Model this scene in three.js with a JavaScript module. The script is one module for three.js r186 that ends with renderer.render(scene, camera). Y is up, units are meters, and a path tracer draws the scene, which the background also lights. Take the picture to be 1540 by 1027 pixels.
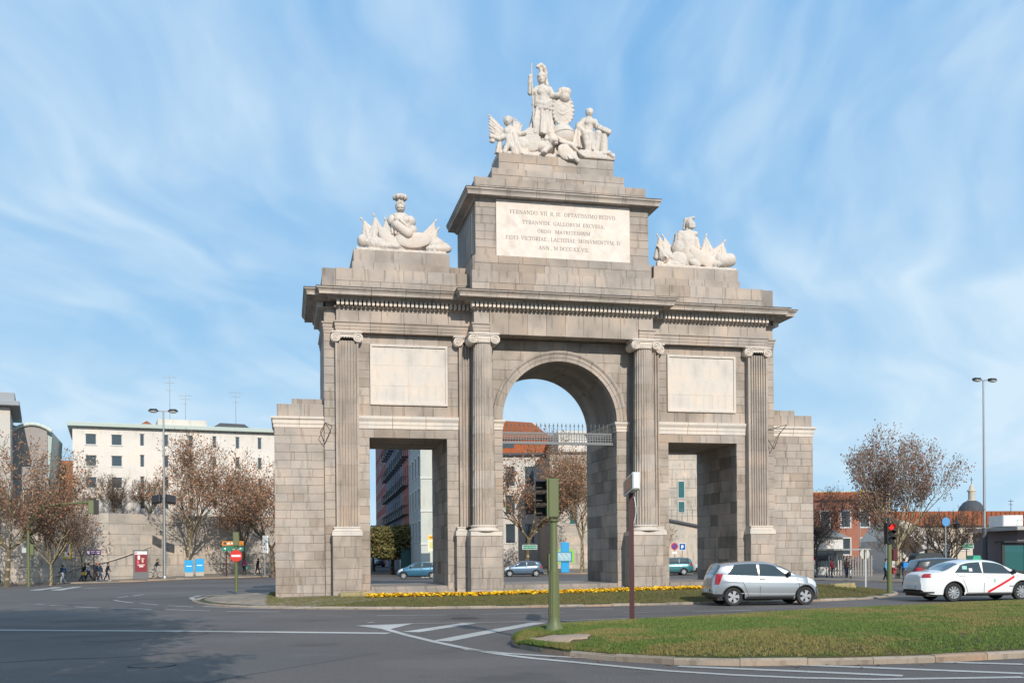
import * as THREE from 'three';
import { mergeGeometries } from 'three/addons/utils/BufferGeometryUtils.js';

// ---------------------------------------------------------------- camera, sky, sun, exposure
const scene = new THREE.Scene();
const YAW = Math.atan(340 / 1535), ROLL = Math.atan(60 / 7270);
const camera = new THREE.PerspectiveCamera(2 * Math.atan(832.3 / 1535) * 180 / Math.PI, 1540 / 1664.6, 0.1, 4000);
camera.position.set(-11.16, 1.68, 40.91);
camera.rotation.order = 'YXZ';
camera.rotation.y = -YAW;
camera.rotation.z = -ROLL;
camera.setViewOffset(1540, 1664.6, 0, 0, 1540, 1027);
camera.updateProjectionMatrix();

const renderer = new THREE.WebGLRenderer({ antialias: true });
renderer.setSize(1024, 682);
renderer.toneMapping = THREE.LinearToneMapping;
renderer.toneMappingExposure = 1.0;
renderer.shadowMap.enabled = true;

const SUN_AZ = 0.13, SUN_EL = 0.52;       // radians: a low winter sun behind the viewer, a little to the right
const sunDir = new THREE.Vector3(Math.sin(SUN_AZ) * Math.cos(SUN_EL), Math.sin(SUN_EL), Math.cos(SUN_AZ) * Math.cos(SUN_EL));
const sun = new THREE.DirectionalLight(new THREE.Color().setRGB(1, 0.925, 0.815), 4.1);
sun.position.copy(sunDir).multiplyScalar(120);
sun.target.position.set(0, 0, -10);
sun.castShadow = true;
sun.shadow.mapSize.set(4096, 4096);
Object.assign(sun.shadow.camera, { left: -90, right: 90, top: 90, bottom: -90, near: 1, far: 400 });
sun.shadow.radius = 0.8;
scene.add(sun, sun.target);

// ---------------------------------------------------------------- numbers
function rng(seed) { let s = seed >>> 0; return () => { s = (s + 0x6d2b79f5) | 0; let t = Math.imul(s ^ (s >>> 15), 1 | s); t = (t + Math.imul(t ^ (t >>> 7), 61 | t)) ^ t; return ((t ^ (t >>> 14)) >>> 0) / 4294967296; }; }
const R0 = rng(20240611);
const rr = (a, b, r = R0) => a + (b - a) * r();
const clamp = (v, a, b) => Math.min(b, Math.max(a, v));
const sstep = (a, b, t) => { t = clamp((t - a) / (b - a), 0, 1); return t * t * (3 - 2 * t); };
const mix = (a, b, t) => a + (b - a) * t;
function hash2(x, y, s) { let h = Math.imul(x | 0, 374761393) ^ Math.imul(y | 0, 668265263) ^ Math.imul(s | 0, 2147483647 & 974634777); h = Math.imul(h ^ (h >>> 13), 1274126177); return ((h ^ (h >>> 16)) >>> 0) / 4294967296; }
function vnoise(x, y, s, per = 0) {
  const xi = Math.floor(x), yi = Math.floor(y), fx = x - xi, fy = y - yi, u = fx * fx * (3 - 2 * fx), v = fy * fy * (3 - 2 * fy);
  const w = per ? (k) => ((k % per) + per) % per : (k) => k;
  const a = hash2(w(xi), w(yi), s), b = hash2(w(xi + 1), w(yi), s), c = hash2(w(xi), w(yi + 1), s), d = hash2(w(xi + 1), w(yi + 1), s);
  return mix(mix(a, b, u), mix(c, d, u), v);
}
function fbm(x, y, s, oct = 4, per = 0) { let a = 0, k = 0.5, t = 0; for (let i = 0; i < oct; i++) { a += k * vnoise(x, y, s + i, per); t += k; x *= 2; y *= 2; per *= 2; k *= 0.5; } return a / t; }

// ---------------------------------------------------------------- sky: blue air with thin cirrus, the same all round
{
  const w = 3072, h = 1536, data = new Float32Array(w * h * 4);
  for (let j = 0; j < h; j++) for (let i = 0; i < w; i++) {
    const v = (j + 0.5) / h, el = (v - 0.5) * Math.PI, az = ((i + 0.5) / w - 0.5) * 2 * Math.PI;
    const y = Math.sin(el), ch = Math.cos(el), x = ch * Math.cos(az), z = ch * Math.sin(az);
    const up = Math.max(y, 0), o = (j * w + i) * 4, t = Math.pow(1 - up, 3.4);
    let r = mix(0.06, 0.48, t), g = mix(0.345, 0.77, t), b = mix(0.77, 0.96, t);
    if (y > -0.02) {
      const q = 1 / (up + 0.2), px = x * q, pz = z * q;               // a cloud deck seen in perspective
      const w1 = fbm(px * 1.1 + 7, pz * 1.1, 11, 3) - 0.5, w2 = fbm(px * 1.1, pz * 1.1 + 3, 17, 3) - 0.5, wx = px + 0.55 * w1, wz = pz + 0.55 * w2;
      const a = 0.5, ca = Math.cos(a), sa = Math.sin(a), ux = wx * ca + wz * sa, uz = -wx * sa + wz * ca;
      const broad = fbm(wx * 0.9 + 2.3, wz * 0.9 + 9.1, 31, 4), streak = 0.5 * fbm(ux * 2.7, uz * 1.25, 23, 6) + 0.5 * fbm(wx * 2.2 + 4, wz * 2.2, 29, 5), fine = fbm(ux * 12 + 4 * streak, uz * 4.2 + 2 * broad, 41, 6);
      let c = sstep(0.24, 0.74, broad * 0.58 + streak * 0.30 + fine * 0.12) * (0.36 + 0.42 * streak + 0.52 * fine) + 0.17 * sstep(0.40, 0.72, streak * 0.45 + fine * 0.55) + 0.06; c = c * 0.86 + 0.05;
      c = clamp(c * 0.92, 0, 0.9) * sstep(-0.02, 0.10, y);
      c = clamp(c + 0.25 * Math.exp(-up * 9), 0, 0.92);
      r = mix(r, 0.69, c); g = mix(g, 0.855, c); b = mix(b, 0.985, c);
    }
    data[o] = r; data[o + 1] = g; data[o + 2] = b; data[o + 3] = 1;
  }
  const sky = new THREE.DataTexture(data, w, h, THREE.RGBAFormat, THREE.FloatType);
  sky.mapping = THREE.EquirectangularReflectionMapping; sky.magFilter = THREE.LinearFilter; sky.minFilter = THREE.LinearFilter; sky.needsUpdate = true;
  scene.background = sky; scene.environment = sky;
}

// ---------------------------------------------------------------- textures and materials
function tex(size, metres, fn, srgb = true) {
  const d = new Uint8Array(size * size * 4);
  for (let y = 0; y < size; y++) for (let x = 0; x < size; x++) {
    const c = fn(x / size, y / size, x, y), o = (y * size + x) * 4;
    if (typeof c === 'number') { d[o] = d[o + 1] = d[o + 2] = clamp(c, 0, 1) * 255; } else for (let k = 0; k < 3; k++) d[o + k] = clamp(c[k], 0, 1) * 255;
    d[o + 3] = 255;
  }
  const t = new THREE.DataTexture(d, size, size); t.wrapS = t.wrapT = THREE.RepeatWrapping; t.magFilter = THREE.LinearFilter; t.minFilter = THREE.LinearMipmapLinearFilter; t.generateMipmaps = true;
  t.repeat.set(1 / metres, 1 / metres); if (srgb) t.colorSpace = THREE.SRGBColorSpace; t.needsUpdate = true; return t;
}
const grainy = (seed, lo, cells, amt, streakAmt = 0) => (u, v, x, y) => {
  const a = fbm(u * cells, v * cells, seed, 5, cells), b = hash2(x, y, seed + 9), c = fbm(u * cells * 6, v * cells, seed + 50, 4, cells);
  const s = lo + amt * (a - 0.5) * 2 + 0.11 * (b - 0.5) - streakAmt * sstep(0.55, 0.75, c);
  return [s, s - 0.006 - 0.03 * sstep(0.5, 0.75, a), s - 0.012 - 0.05 * sstep(0.5, 0.75, a)];
};
const T = {
  granite: tex(1024, 7.3, grainy(3, 0.90, 9, 0.17, 0.10)),
  marble: tex(512, 4.1, grainy(7, 0.94, 6, 0.09, 0.03)),
  concrete: tex(1024, 9, grainy(13, 0.88, 8, 0.14, 0.12)),
  asphalt: tex(2048, 19, (u, v, x, y) => { const a = fbm(u * 4, v * 4, 61, 6, 4), p = fbm(u * 9, v * 9, 65, 5, 9), b = hash2(x, y, 5), c = hash2(x >> 1, y >> 1, 15); const s = 0.84 + 0.15 * (a - 0.5) - 0.09 * sstep(0.60, 0.70, p) + 0.05 * sstep(0.58, 0.66, 1 - p) + 0.16 * (b - 0.5) + 0.1 * (c - 0.5); return [s, s * 0.985, s * 0.975]; }),
  soil: tex(512, 6.1, (u, v, x, y) => { const a = fbm(u * 8, v * 8, 71, 5, 8), b = hash2(x, y, 6); const s = 0.75 + 0.35 * (a - 0.5) + 0.25 * (b - 0.5), k = sstep(0.4, 0.65, a); return [s * mix(0.8, 1.0, k), s * mix(0.95, 0.88, k), s * mix(0.6, 0.66, k)]; }),
  plaster: tex(512, 11, grainy(19, 0.93, 5, 0.07, 0.05)),
  bark: tex(512, 2.2, (u, v, x, y) => { const a = fbm(u * 7, v * 4, 81, 4, 7), p = sstep(0.45, 0.6, a); const s = mix(0.55, 0.95, p) + 0.12 * (hash2(x, y, 8) - 0.5); return [s, s * 0.96, s * 0.86]; }),
  fine: tex(256, 0.5, (u, v, x, y) => 0.5 + 0.35 * (hash2(x, y, 4) - 0.5) + 0.5 * (fbm(u * 16, v * 16, 91, 3, 16) - 0.5), false),
};
const lin = (r, g, b) => new THREE.Color().setRGB(r, g, b);
function mat(r, g, b, rough = 0.85, more = {}) { const m = new THREE.MeshStandardMaterial({ color: lin(r, g, b), roughness: rough, ...more }); return m; }
const vmat = (rough, more = {}) => new THREE.MeshStandardMaterial({ color: 0xffffff, vertexColors: true, roughness: rough, ...more });
const M = {
  granite: vmat(0.88, { map: T.granite, bumpMap: T.fine, bumpScale: 0.004 }),
  graniteCore: mat(0.37, 0.33, 0.30, 0.9, { map: T.granite }),
  limestone: mat(0.70, 0.645, 0.585, 0.8, { map: T.marble }),
  statue: mat(0.67, 0.615, 0.56, 0.75, { map: T.marble, bumpMap: T.fine, bumpScale: 0.006 }),
  steel: mat(0.36, 0.37, 0.38, 0.45, { metalness: 0.6 }),
  darkMetal: mat(0.035, 0.037, 0.04, 0.5, { metalness: 0.3 }),
  black: mat(0.012, 0.012, 0.013, 0.55),
  rubber: mat(0.022, 0.022, 0.023, 0.8),
  green: mat(0.125, 0.145, 0.06, 0.5),
  iron: mat(0.16, 0.165, 0.17, 0.5, { metalness: 0.4 }),
  white: mat(0.78, 0.78, 0.76, 0.5),
  glass: new THREE.MeshPhysicalMaterial({ color: lin(0.035, 0.05, 0.055), roughness: 0.06, clearcoat: 1, clearcoatRoughness: 0.02 }),
  brown: mat(0.065, 0.016, 0.018, 0.45),
};

// ---------------------------------------------------------------- naming and adding
const taken = new Map();
function numbered(name) { const n = taken.get(name) ?? 0; taken.set(name, n + 1); return n ? name + '_' + String(n).padStart(3, '0') : name; }
function shadows(o) { o.traverse((c) => { if (c.isMesh) { c.castShadow = true; c.receiveShadow = true; } }); return o; }
function thing(name, label, category, pos = [0, 0, 0], turn = 0, group) { const o = new THREE.Group(); o.name = numbered(name); o.position.set(...pos); o.rotation.y = turn; o.userData = { label, category, kind: 'thing' }; if (group) o.userData.group = group; scene.add(o); return o; }
function part(name, geo, m, parent, label) { const g = Array.isArray(geo) ? merge(geo) : geo; const o = new THREE.Mesh(g, m); o.name = name; o.castShadow = o.receiveShadow = true; if (label) o.userData.label = label; parent.add(o); return o; }
function struct(name, geo, m, label) { const o = new THREE.Mesh(Array.isArray(geo) ? merge(geo) : geo, m); o.name = numbered(name); o.userData = { kind: 'structure', label, category: name.split('_').pop() }; o.castShadow = o.receiveShadow = true; scene.add(o); return o; }
function copyOf(root, pos, turn, label) { const r = root.clone(); r.name = numbered(root.name.replace(/_\d{3}$/, '')); r.userData = { ...root.userData }; r.position.set(...pos); r.rotation.y = turn; if (label) r.userData.label = label; scene.add(r); return r; }

// ---------------------------------------------------------------- geometry helpers (uv always in metres)
function uvBox(g) {
  const n = g.index ? g.toNonIndexed() : g, p = n.attributes.position, nn = n.attributes.normal, uv = new Float32Array(p.count * 2);
  for (let i = 0; i < p.count; i += 3) {
    let ax = 0, ay = 0, az = 0; for (let k = 0; k < 3; k++) { ax += Math.abs(nn.getX(i + k)); ay += Math.abs(nn.getY(i + k)); az += Math.abs(nn.getZ(i + k)); }
    for (let k = 0; k < 3; k++) { const x = p.getX(i + k), y = p.getY(i + k), z = p.getZ(i + k), o = (i + k) * 2; if (ay > ax && ay > az) { uv[o] = x; uv[o + 1] = z; } else if (ax > az) { uv[o] = z; uv[o + 1] = y; } else { uv[o] = x; uv[o + 1] = y; } }
  }
  n.setAttribute('uv', new THREE.BufferAttribute(uv, 2)); return n;
}
function clean(g) { const n = g.index ? g.toNonIndexed() : g; if (!n.attributes.normal) n.computeVertexNormals(); if (!n.attributes.uv) uvBox(n); for (const k of Object.keys(n.attributes)) if (!['position', 'normal', 'uv', 'color'].includes(k)) n.deleteAttribute(k); return n; }
function merge(list) { const l = list.map(clean); const col = l.some((g) => g.attributes.color); if (col) for (const g of l) if (!g.attributes.color) tint(g, 1, 1, 1); return l.length === 1 ? l[0] : mergeGeometries(l); }
function tint(g, r, gg, b) { const n = g.attributes.position.count, c = new Float32Array(n * 3); for (let i = 0; i < n; i++) { c[i * 3] = r; c[i * 3 + 1] = gg; c[i * 3 + 2] = b; } g.setAttribute('color', new THREE.BufferAttribute(c, 3)); return g; }
function bx(x0, x1, y0, y1, z0, z1) { const g = new THREE.BoxGeometry(x1 - x0, y1 - y0, z1 - z0); g.translate((x0 + x1) / 2, (y0 + y1) / 2, (z0 + z1) / 2); return uvBox(g); }
function box(w, h, d, x = 0, y = 0, z = 0) { return bx(x - w / 2, x + w / 2, y, y + h, z - d / 2, z + d / 2); }
// a box with chamfered edges all round
function cbox(x0, x1, y0, y1, z0, z1, c = 0.02) {
  const s = new THREE.Shape([[x0 + c, y0 + c], [x1 - c, y0 + c], [x1 - c, y1 - c], [x0 + c, y1 - c]].map((p) => new THREE.Vector2(...p)));
  const g = new THREE.ExtrudeGeometry(s, { depth: z1 - z0 - 2 * c, bevelEnabled: true, bevelSize: c, bevelThickness: c, bevelSegments: 1, curveSegments: 1 });
  g.translate(0, 0, z0 + c); return uvBox(g);
}
function tube(a, b, r0, r1 = r0, seg = 8) {
  const A = new THREE.Vector3(...a), B = new THREE.Vector3(...b), d = B.clone().sub(A), g = new THREE.CylinderGeometry(r1, r0, d.length(), seg, 1);
  g.applyQuaternion(new THREE.Quaternion().setFromUnitVectors(new THREE.Vector3(0, 1, 0), d.normalize())); g.translate((A.x + B.x) / 2, (A.y + B.y) / 2, (A.z + B.z) / 2); return clean(g);
}
function path(points, r, seg = 8, n = 24) { return clean(new THREE.TubeGeometry(new THREE.CatmullRomCurve3(points.map((p) => new THREE.Vector3(...p))), n, r, seg)); }
function lathe(pts, seg = 24, x = 0, y = 0, z = 0) { const g = new THREE.LatheGeometry(pts.map((p) => new THREE.Vector2(...p)), seg); g.translate(x, y, z); return uvBox(g); }
function ball(r, x, y, z, sx = 1, sy = 1, sz = 1, seg = 12) { const g = new THREE.SphereGeometry(r, seg, Math.max(6, seg * 0.7 | 0)); g.scale(sx, sy, sz); g.translate(x, y, z); return clean(g); }
function prism(pts, z0, z1, bevel = 0) { const s = new THREE.Shape(pts.map((p) => new THREE.Vector2(...p))); const g = new THREE.ExtrudeGeometry(s, { depth: z1 - z0 - 2 * bevel, bevelEnabled: bevel > 0, bevelSize: bevel, bevelThickness: bevel, bevelSegments: 1, curveSegments: 10 }); g.translate(0, 0, z0 + bevel); return uvBox(g); }
function moved(g, x, y, z, ry = 0, rx = 0, rz = 0) { const m = new THREE.Matrix4().makeRotationFromEuler(new THREE.Euler(rx, ry, rz)); m.setPosition(x, y, z); g.applyMatrix4(m); return g; }
function raw(tris, uvs) { const g = new THREE.BufferGeometry(); g.setAttribute('position', new THREE.BufferAttribute(new Float32Array(tris), 3)); g.computeVertexNormals(); if (uvs) g.setAttribute('uv', new THREE.BufferAttribute(new Float32Array(uvs), 2)); else uvBox(g); return g; }
// grid surface from a function (u,v in 0..1) -> [x,y,z]
function sheet(nu, nv, fn, flip = false) {
  const P = [], I = [], U = [];
  for (let j = 0; j <= nv; j++) for (let i = 0; i <= nu; i++) { const p = fn(i / nu, j / nv); P.push(...p); U.push(p[0], p[2]); }
  for (let j = 0; j < nv; j++) for (let i = 0; i < nu; i++) { const a = j * (nu + 1) + i, b = a + 1, c = a + nu + 1, d = c + 1; if (flip) I.push(a, b, c, b, d, c); else I.push(a, c, b, b, c, d); }
  const g = new THREE.BufferGeometry(); g.setAttribute('position', new THREE.BufferAttribute(new Float32Array(P), 3)); g.setAttribute('uv', new THREE.BufferAttribute(new Float32Array(U), 2)); g.setIndex(I); g.computeVertexNormals(); return g;
}
// lettering and print on a canvas, for signs
function print(w, h, draw, rough = 0.6) { const c = document.createElement('canvas'); c.width = w; c.height = h; const x = c.getContext('2d'); draw(x, w, h); const t = new THREE.CanvasTexture(c); t.colorSpace = THREE.SRGBColorSpace; t.magFilter = THREE.LinearFilter; return new THREE.MeshStandardMaterial({ map: t, roughness: rough }); }
function board(w, h, x, y, z) { const g = new THREE.PlaneGeometry(w, h); g.translate(x, y, z); return g; }

// ---------------------------------------------------------------- the lie of the land
function gy(x, z) {
  return -0.13 * clamp((26 - z) / 18, 0, 1) - 0.37 * clamp((-8 - z) / 42, 0, 1) - 0.35 * sstep(14, 24, x) * sstep(-5, 10, -z) * (1 - sstep(40, 60, -z))
    - 0.25 * sstep(18, 30, -x) * sstep(20, 45, -z) + 0.010 * clamp(-62 - z, 0, 120);
}
// ================================================================ the monumental gate
const gate = thing('monumental_gate', 'granite triumphal gate with central arch, two side doorways and inscribed attic', 'gate');
const blocks = [];                         // every ashlar block, with the part that it belongs to
const TONES = [[0.515, 0.45, 0.385, 6], [0.535, 0.47, 0.405, 5], [0.56, 0.497, 0.433, 3], [0.495, 0.435, 0.375, 4], [0.475, 0.425, 0.375, 2], [0.475, 0.40, 0.325, 2], [0.42, 0.345, 0.275, 0.7], [0.58, 0.52, 0.455, 1]];
const TSUM = TONES.reduce((a, t) => a + t[3], 0);
function tone(r) { let k = r() * TSUM; for (const t of TONES) { k -= t[3]; if (k <= 0) { const v = rr(0.97, 1.03, r), q = 0.55; return [mix(0.512, t[0], q) * v, mix(0.448, t[1], q) * v, mix(0.384, t[2], q) * v * 1.025]; } } return TONES[0]; }
const FRONT = (z) => (a, b, c) => [a, b, z + c];
const FACE_WEST = (x) => (a, b, c) => [x - c, b, a];
// brown weather stains that spread over several blocks
function stain(a, b, map) { const p = map(a, b, 0), n = fbm(p[0] * 0.55 + 3, p[1] * 0.45 + p[2] * 0.5, 777, 4); return sstep(0.56, 0.70, n) + 0.35 * sstep(0.5, 0.62, fbm(p[0] * 1.3, p[1] * 1.3, 787, 3)); }
const uvShift = rng(77); let soot = false;   // soot: some blocks of the passages carry smoke stains
function blockGeo(a0, a1, b0, b1, map, r, depth = 0.14, c = 0.009, g = 0.0035) {
  const j = () => rr(-0.003, 0.003, r), f = rr(-0.005, 0.006, r);
  a0 += g; a1 -= g; b0 += g; b1 -= g;
  const O = [[a0, b0], [a1, b0], [a1, b1], [a0, b1]], In = [[a0 + c, b0 + c], [a1 - c, b0 + c], [a1 - c, b1 - c], [a0 + c, b1 - c]].map((p) => [p[0] + j(), p[1] + j()]);
  const tr = [], q = (A, B, C, D) => tr.push(...A, ...B, ...C, ...A, ...C, ...D);
  const F = In.map((p) => map(p[0], p[1], f + j())), E = O.map((p) => map(p[0], p[1], f - c)), K = O.map((p) => map(p[0], p[1], -depth));
  q(F[0], F[1], F[2], F[3]);
  for (let i = 0; i < 4; i++) { const n = (i + 1) % 4; q(E[i], E[n], F[n], F[i]); q(K[i], K[n], E[n], E[i]); }
  const geo = raw(tr), uv = geo.attributes.uv, du = uvShift() * 7, dv = uvShift() * 7; for (let i = 0; i < uv.count; i++) uv.setXY(i, uv.getX(i) + du * 0.02, uv.getY(i) + dv * 0.02);
  return geo;
}
function addBlock(owner, a0, a1, b0, b1, map, r, depth, keep = true) { const g = blockGeo(a0, a1, b0, b1, map, r, depth), t = tone(r), k = soot && r() < 0.3 ? rr(0.55, 0.8, r) : 1, st = stain((a0 + a1) / 2, (b0 + b1) / 2, map); tint(g, t[0] * k * (1 - 0.12 * st), t[1] * k * (1 - 0.155 * st), t[2] * k * (1 - 0.19 * st)); blocks.push({ owner, g, area: (a1 - a0) * (b1 - b0), keep }); }
function addPoly(owner, pts, map, r, area) {   // a block of any outline, as beside the arch ring
  const c = pts.reduce((s, p) => [s[0] + p[0] / pts.length, s[1] + p[1] / pts.length], [0, 0]);
  pts = pts.map((p) => [p[0] + Math.sign(c[0] - p[0]) * 0.006, p[1] + Math.sign(c[1] - p[1]) * 0.006]);
  const tri = THREE.ShapeUtils.triangulateShape(pts.map((p) => new THREE.Vector2(...p)), []), tr = [], f = rr(-0.006, 0.008, r);
  for (const t of tri) for (const i of t) tr.push(...map(pts[i][0], pts[i][1], f));
  for (let i = 0; i < pts.length; i++) { const p = pts[i], n = pts[(i + 1) % pts.length]; const A = map(p[0], p[1], -0.14), B = map(n[0], n[1], -0.14), C = map(n[0], n[1], f), D = map(p[0], p[1], f); tr.push(...A, ...B, ...C, ...A, ...C, ...D); }
  const g = raw(tr); tint(g, ...tone(r)); blocks.push({ owner, g, area, keep: true });
}
// courses of blocks over [a0,a1] x [b0,b1]; len is the usual block length
function courses(owner, a0, a1, b0, b1, map, seed, h = 0.335, len = 0.72, keep = true, depth = 0.14) {
  const r = rng(seed * 7919 + 13), n = Math.max(1, Math.round((b1 - b0) / h)), hh = (b1 - b0) / n;
  for (let k = 0; k < n; k++) {
    const y0 = b0 + k * hh, y1 = y0 + hh, W = a1 - a0; let m = Math.max(1, Math.round(W / len + rr(-0.35, 0.35, r)));
    const cuts = [a0]; for (let i = 1; i < m; i++) cuts.push(a0 + W * (i + rr(-0.22, 0.22, r) + (k % 2 ? 0.2 : -0.2)) / m); cuts.push(a1);
    for (let i = 0; i < m; i++) addBlock(owner, cuts[i], cuts[i + 1], y0, y1, map, r, depth, keep);
  }
}
// mitred mouldings: profile [out, y], path [x, z] with the outside to its left-hand normal (-dz, dx)
function mouldPiece(prof, A, B, offA, offB) {
  const a = prof.map(([o, y]) => [A[0] + offA[0] * o, y, A[1] + offA[1] * o]), b = prof.map(([o, y]) => [B[0] + offB[0] * o, y, B[1] + offB[1] * o]), tr = [];
  const n = prof.length; for (let i = 0; i < n; i++) { const k = (i + 1) % n; tr.push(...a[i], ...b[i], ...b[k], ...a[i], ...b[k], ...a[k]); }
  for (const t of THREE.ShapeUtils.triangulateShape(prof.map((p) => new THREE.Vector2(...p)), [])) { for (const i of t) tr.push(...a[i]); for (const i of [t[0], t[2], t[1]]) tr.push(...b[i]); }
  return raw(tr);
}
function mould(prof, pth, closed, maxLen = 1.4, gap = 0.007) {
  const n = pth.length, out = [], N = (i) => { const p = pth[i % n], q = pth[(i + 1) % n], d = Math.hypot(q[0] - p[0], q[1] - p[1]); return [-(q[1] - p[1]) / d, (q[0] - p[0]) / d]; };
  const last = closed ? n : n - 1;
  const miter = (i, e) => { if (!closed && (i === 0 || i === n - 1)) return N(i === 0 ? 0 : n - 2); const a = N((i - 1 + n) % n), b = N(i % n), k = 1 + a[0] * b[0] + a[1] * b[1]; return [(a[0] + b[0]) / k, (a[1] + b[1]) / k]; };
  for (let i = 0; i < last; i++) {
    const p = pth[i], q = pth[(i + 1) % n], L = Math.hypot(q[0] - p[0], q[1] - p[1]), m = Math.max(1, Math.round(L / maxLen)), nn = N(i);
    for (let k = 0; k < m; k++) {
      const s0 = k / m + (k ? gap / L : 0), s1 = (k + 1) / m - (k < m - 1 ? gap / L : 0), A = [mix(p[0], q[0], s0), mix(p[1], q[1], s0)], B = [mix(p[0], q[0], s1), mix(p[1], q[1], s1)];
      out.push(mouldPiece(prof, A, B, k ? nn : miter(i), k < m - 1 ? nn : miter((i + 1) % n)));
    }
  }
  return out;
}
const mTone = rng(501);
function mouldParts(name, prof, pth, closed, owner, material, maxLen) { for (const g of mould(prof, pth, closed, maxLen)) { if (material === M.granite) tint(g, ...tone(mTone)); part(name, g, material, owner); } }

const DEPTH = -4.4, BASE = -0.15;
// ---- core of the gate: one slab pierced by the three openings
const bodyShape = new THREE.Shape();
{
  const s = bodyShape, top = 10.44; s.moveTo(-9.63, BASE); s.lineTo(-7.9, BASE); s.lineTo(-7.9, 6.36); s.lineTo(-4.74, 6.36); s.lineTo(-4.74, BASE); s.lineTo(-2.47, BASE); s.lineTo(-2.47, 7.18);
  s.absarc(0, 7.18, 2.47, Math.PI, 0, true); s.lineTo(2.47, BASE); s.lineTo(4.74, BASE); s.lineTo(4.74, 6.36); s.lineTo(7.9, 6.36); s.lineTo(7.9, BASE); s.lineTo(9.63, BASE); s.lineTo(9.63, top); s.lineTo(-9.63, top); s.closePath();
}
const bodyGeo = new THREE.ExtrudeGeometry(bodyShape, { depth: -DEPTH - 0.02, bevelEnabled: false, curveSegments: 40 }); bodyGeo.translate(0, 0, DEPTH);
const body = part('wall', uvBox(bodyGeo), M.graniteCore, gate);

// ---- low wings at either end
const wings = [];
for (const s of [-1, 1]) {
  const lo = s < 0 ? -11.58 : 9.66, hi = s < 0 ? -9.66 : 11.58;
  const w = part('wing_wall', [bx(lo + 0.03, hi - 0.03, BASE, 7.13, -4.0, -0.18), bx(lo + 0.13, hi - 0.02, 7.13, 7.63, -3.9, -0.27), bx(s < 0 ? -10.85 : 9.68, s < 0 ? -9.68 : 10.85, 7.62, 7.86, -3.5, -0.55)], M.graniteCore, gate);
  courses(w, lo, hi, BASE, 6.72, FRONT(-0.15), 11 + s, 0.335, 0.66);
  courses(w, lo + 0.1, hi, 7.15, 7.65, FRONT(-0.24), 15 + s, 0.5, 0.62);
  courses(w, s < 0 ? -10.9 : 9.68, s < 0 ? -9.68 : 10.9, 7.64, 7.9, FRONT(-0.5), 17 + s, 0.26, 0.6);
  const pr = [[-0.05, 6.71], [0.03, 6.71], [0.03, 6.84], [0.06, 6.86], [0.06, 7.0], [0.12, 7.06], [0.12, 7.14], [-0.05, 7.14]];
  mouldParts('limestone_band', pr, s < 0 ? [[lo, -3.9], [lo, -0.16], [hi, -0.16]] : [[lo, -0.16], [hi, -0.16], [hi, -3.9]], false, w, M.limestone, 1.0);
  wings.push(w);
}
// ---- walls of the bays
for (const s of [-1, 1]) {
  const X = (a, b) => (s < 0 ? [-b, -a] : [a, b]), f = FRONT(0), c = (a, b, y0, y1, seed, h, len) => courses(body, ...X(a, b), y0, y1, f, seed + (s > 0 ? 400 : 0), h, len);
  c(9.16, 9.65, BASE, 10.46, 21, 0.335, 0.6); c(7.88, 8.34, BASE, 6.34, 22, 0.335, 0.6); c(4.2, 4.76, BASE, 6.34, 23, 0.335, 0.6); c(2.45, 3.02, BASE, 6.74, 24, 0.335, 0.7);
  c(4.2, 8.34, 6.34, 6.70, 25, 0.36, 0.98); c(4.2, 8.34, 7.20, 7.66, 26, 0.46, 0.95); c(4.2, 4.70, 7.66, 10.06, 27, 0.335, 0.6); c(7.86, 8.34, 7.66, 10.06, 28, 0.335, 0.6); c(4.2, 8.34, 10.06, 10.46, 29, 0.4, 0.9);
  // limestone string course
  const pr = [[-0.05, 6.70], [0.035, 6.70], [0.035, 6.84], [0.055, 6.86], [0.055, 6.98], [0.09, 7.04], [0.12, 7.10], [0.12, 7.20], [-0.05, 7.20]];
  mouldParts('limestone_band', pr, X(4.28, 8.3).map((x) => [x, 0.0]), false, body, M.limestone, 1.45);
  // impost of the arch, returned into the opening
  const ip = [[-0.05, 6.75], [0.03, 6.75], [0.03, 6.86], [0.05, 6.88], [0.05, 6.98], [0.09, 7.04], [0.12, 7.08], [0.12, 7.16], [-0.05, 7.16]];
  mouldParts('impost', ip, s < 0 ? [[-3.0, 0], [-2.47, 0], [-2.47, -4.3]] : [[2.47, -4.3], [2.47, 0], [3.0, 0]], false, body, M.limestone, 6);
  // blank limestone panel in its frame
  const [p0, p1] = X(4.72, 7.84), pan = new THREE.Group(); pan.name = 'blank_panel'; gate.add(pan);
  const xm = mix(p0, p1, s < 0 ? 0.49 : 0.47);
  const R = rng(61 + s);
  for (const [a, b, y0, y1] of s < 0 ? [[p0, xm, 9.24, 9.98], [xm, p1, 9.26, 9.98], [p0, xm, 8.42, 9.24], [xm, p1, 8.42, 9.26], [p0, xm, 7.74, 8.42], [xm, p1, 7.74, 8.42]] : [[p0, p1, 8.38, 9.98], [p0, xm + 0.6, 7.74, 8.38], [xm + 0.6, p1, 7.74, 8.38]]) {
    const g = blockGeo(a + (a === p0 ? 0.09 : 0), b - (b === p1 ? 0.09 : 0), y0, y1, FRONT(0.02), R, 0.1, 0.002, 0.0012); part('panel_slab', g, M.limestone, pan);
  }
  const fr = [[-0.04, 0], [0.075, 0], [0.075, 0.05], [0.05, 0.09], [0.04, 0.1], [-0.04, 0.1]];
  part('panel_frame', [bx(p0, p1, 9.98, 10.07, -0.05, 0.075), bx(p0, p1, 7.65, 7.74, -0.05, 0.075), bx(p0, p0 + 0.09, 7.74, 9.98, -0.05, 0.072), bx(p1 - 0.09, p1, 7.74, 9.98, -0.05, 0.072)], M.limestone, pan);
}
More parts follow.
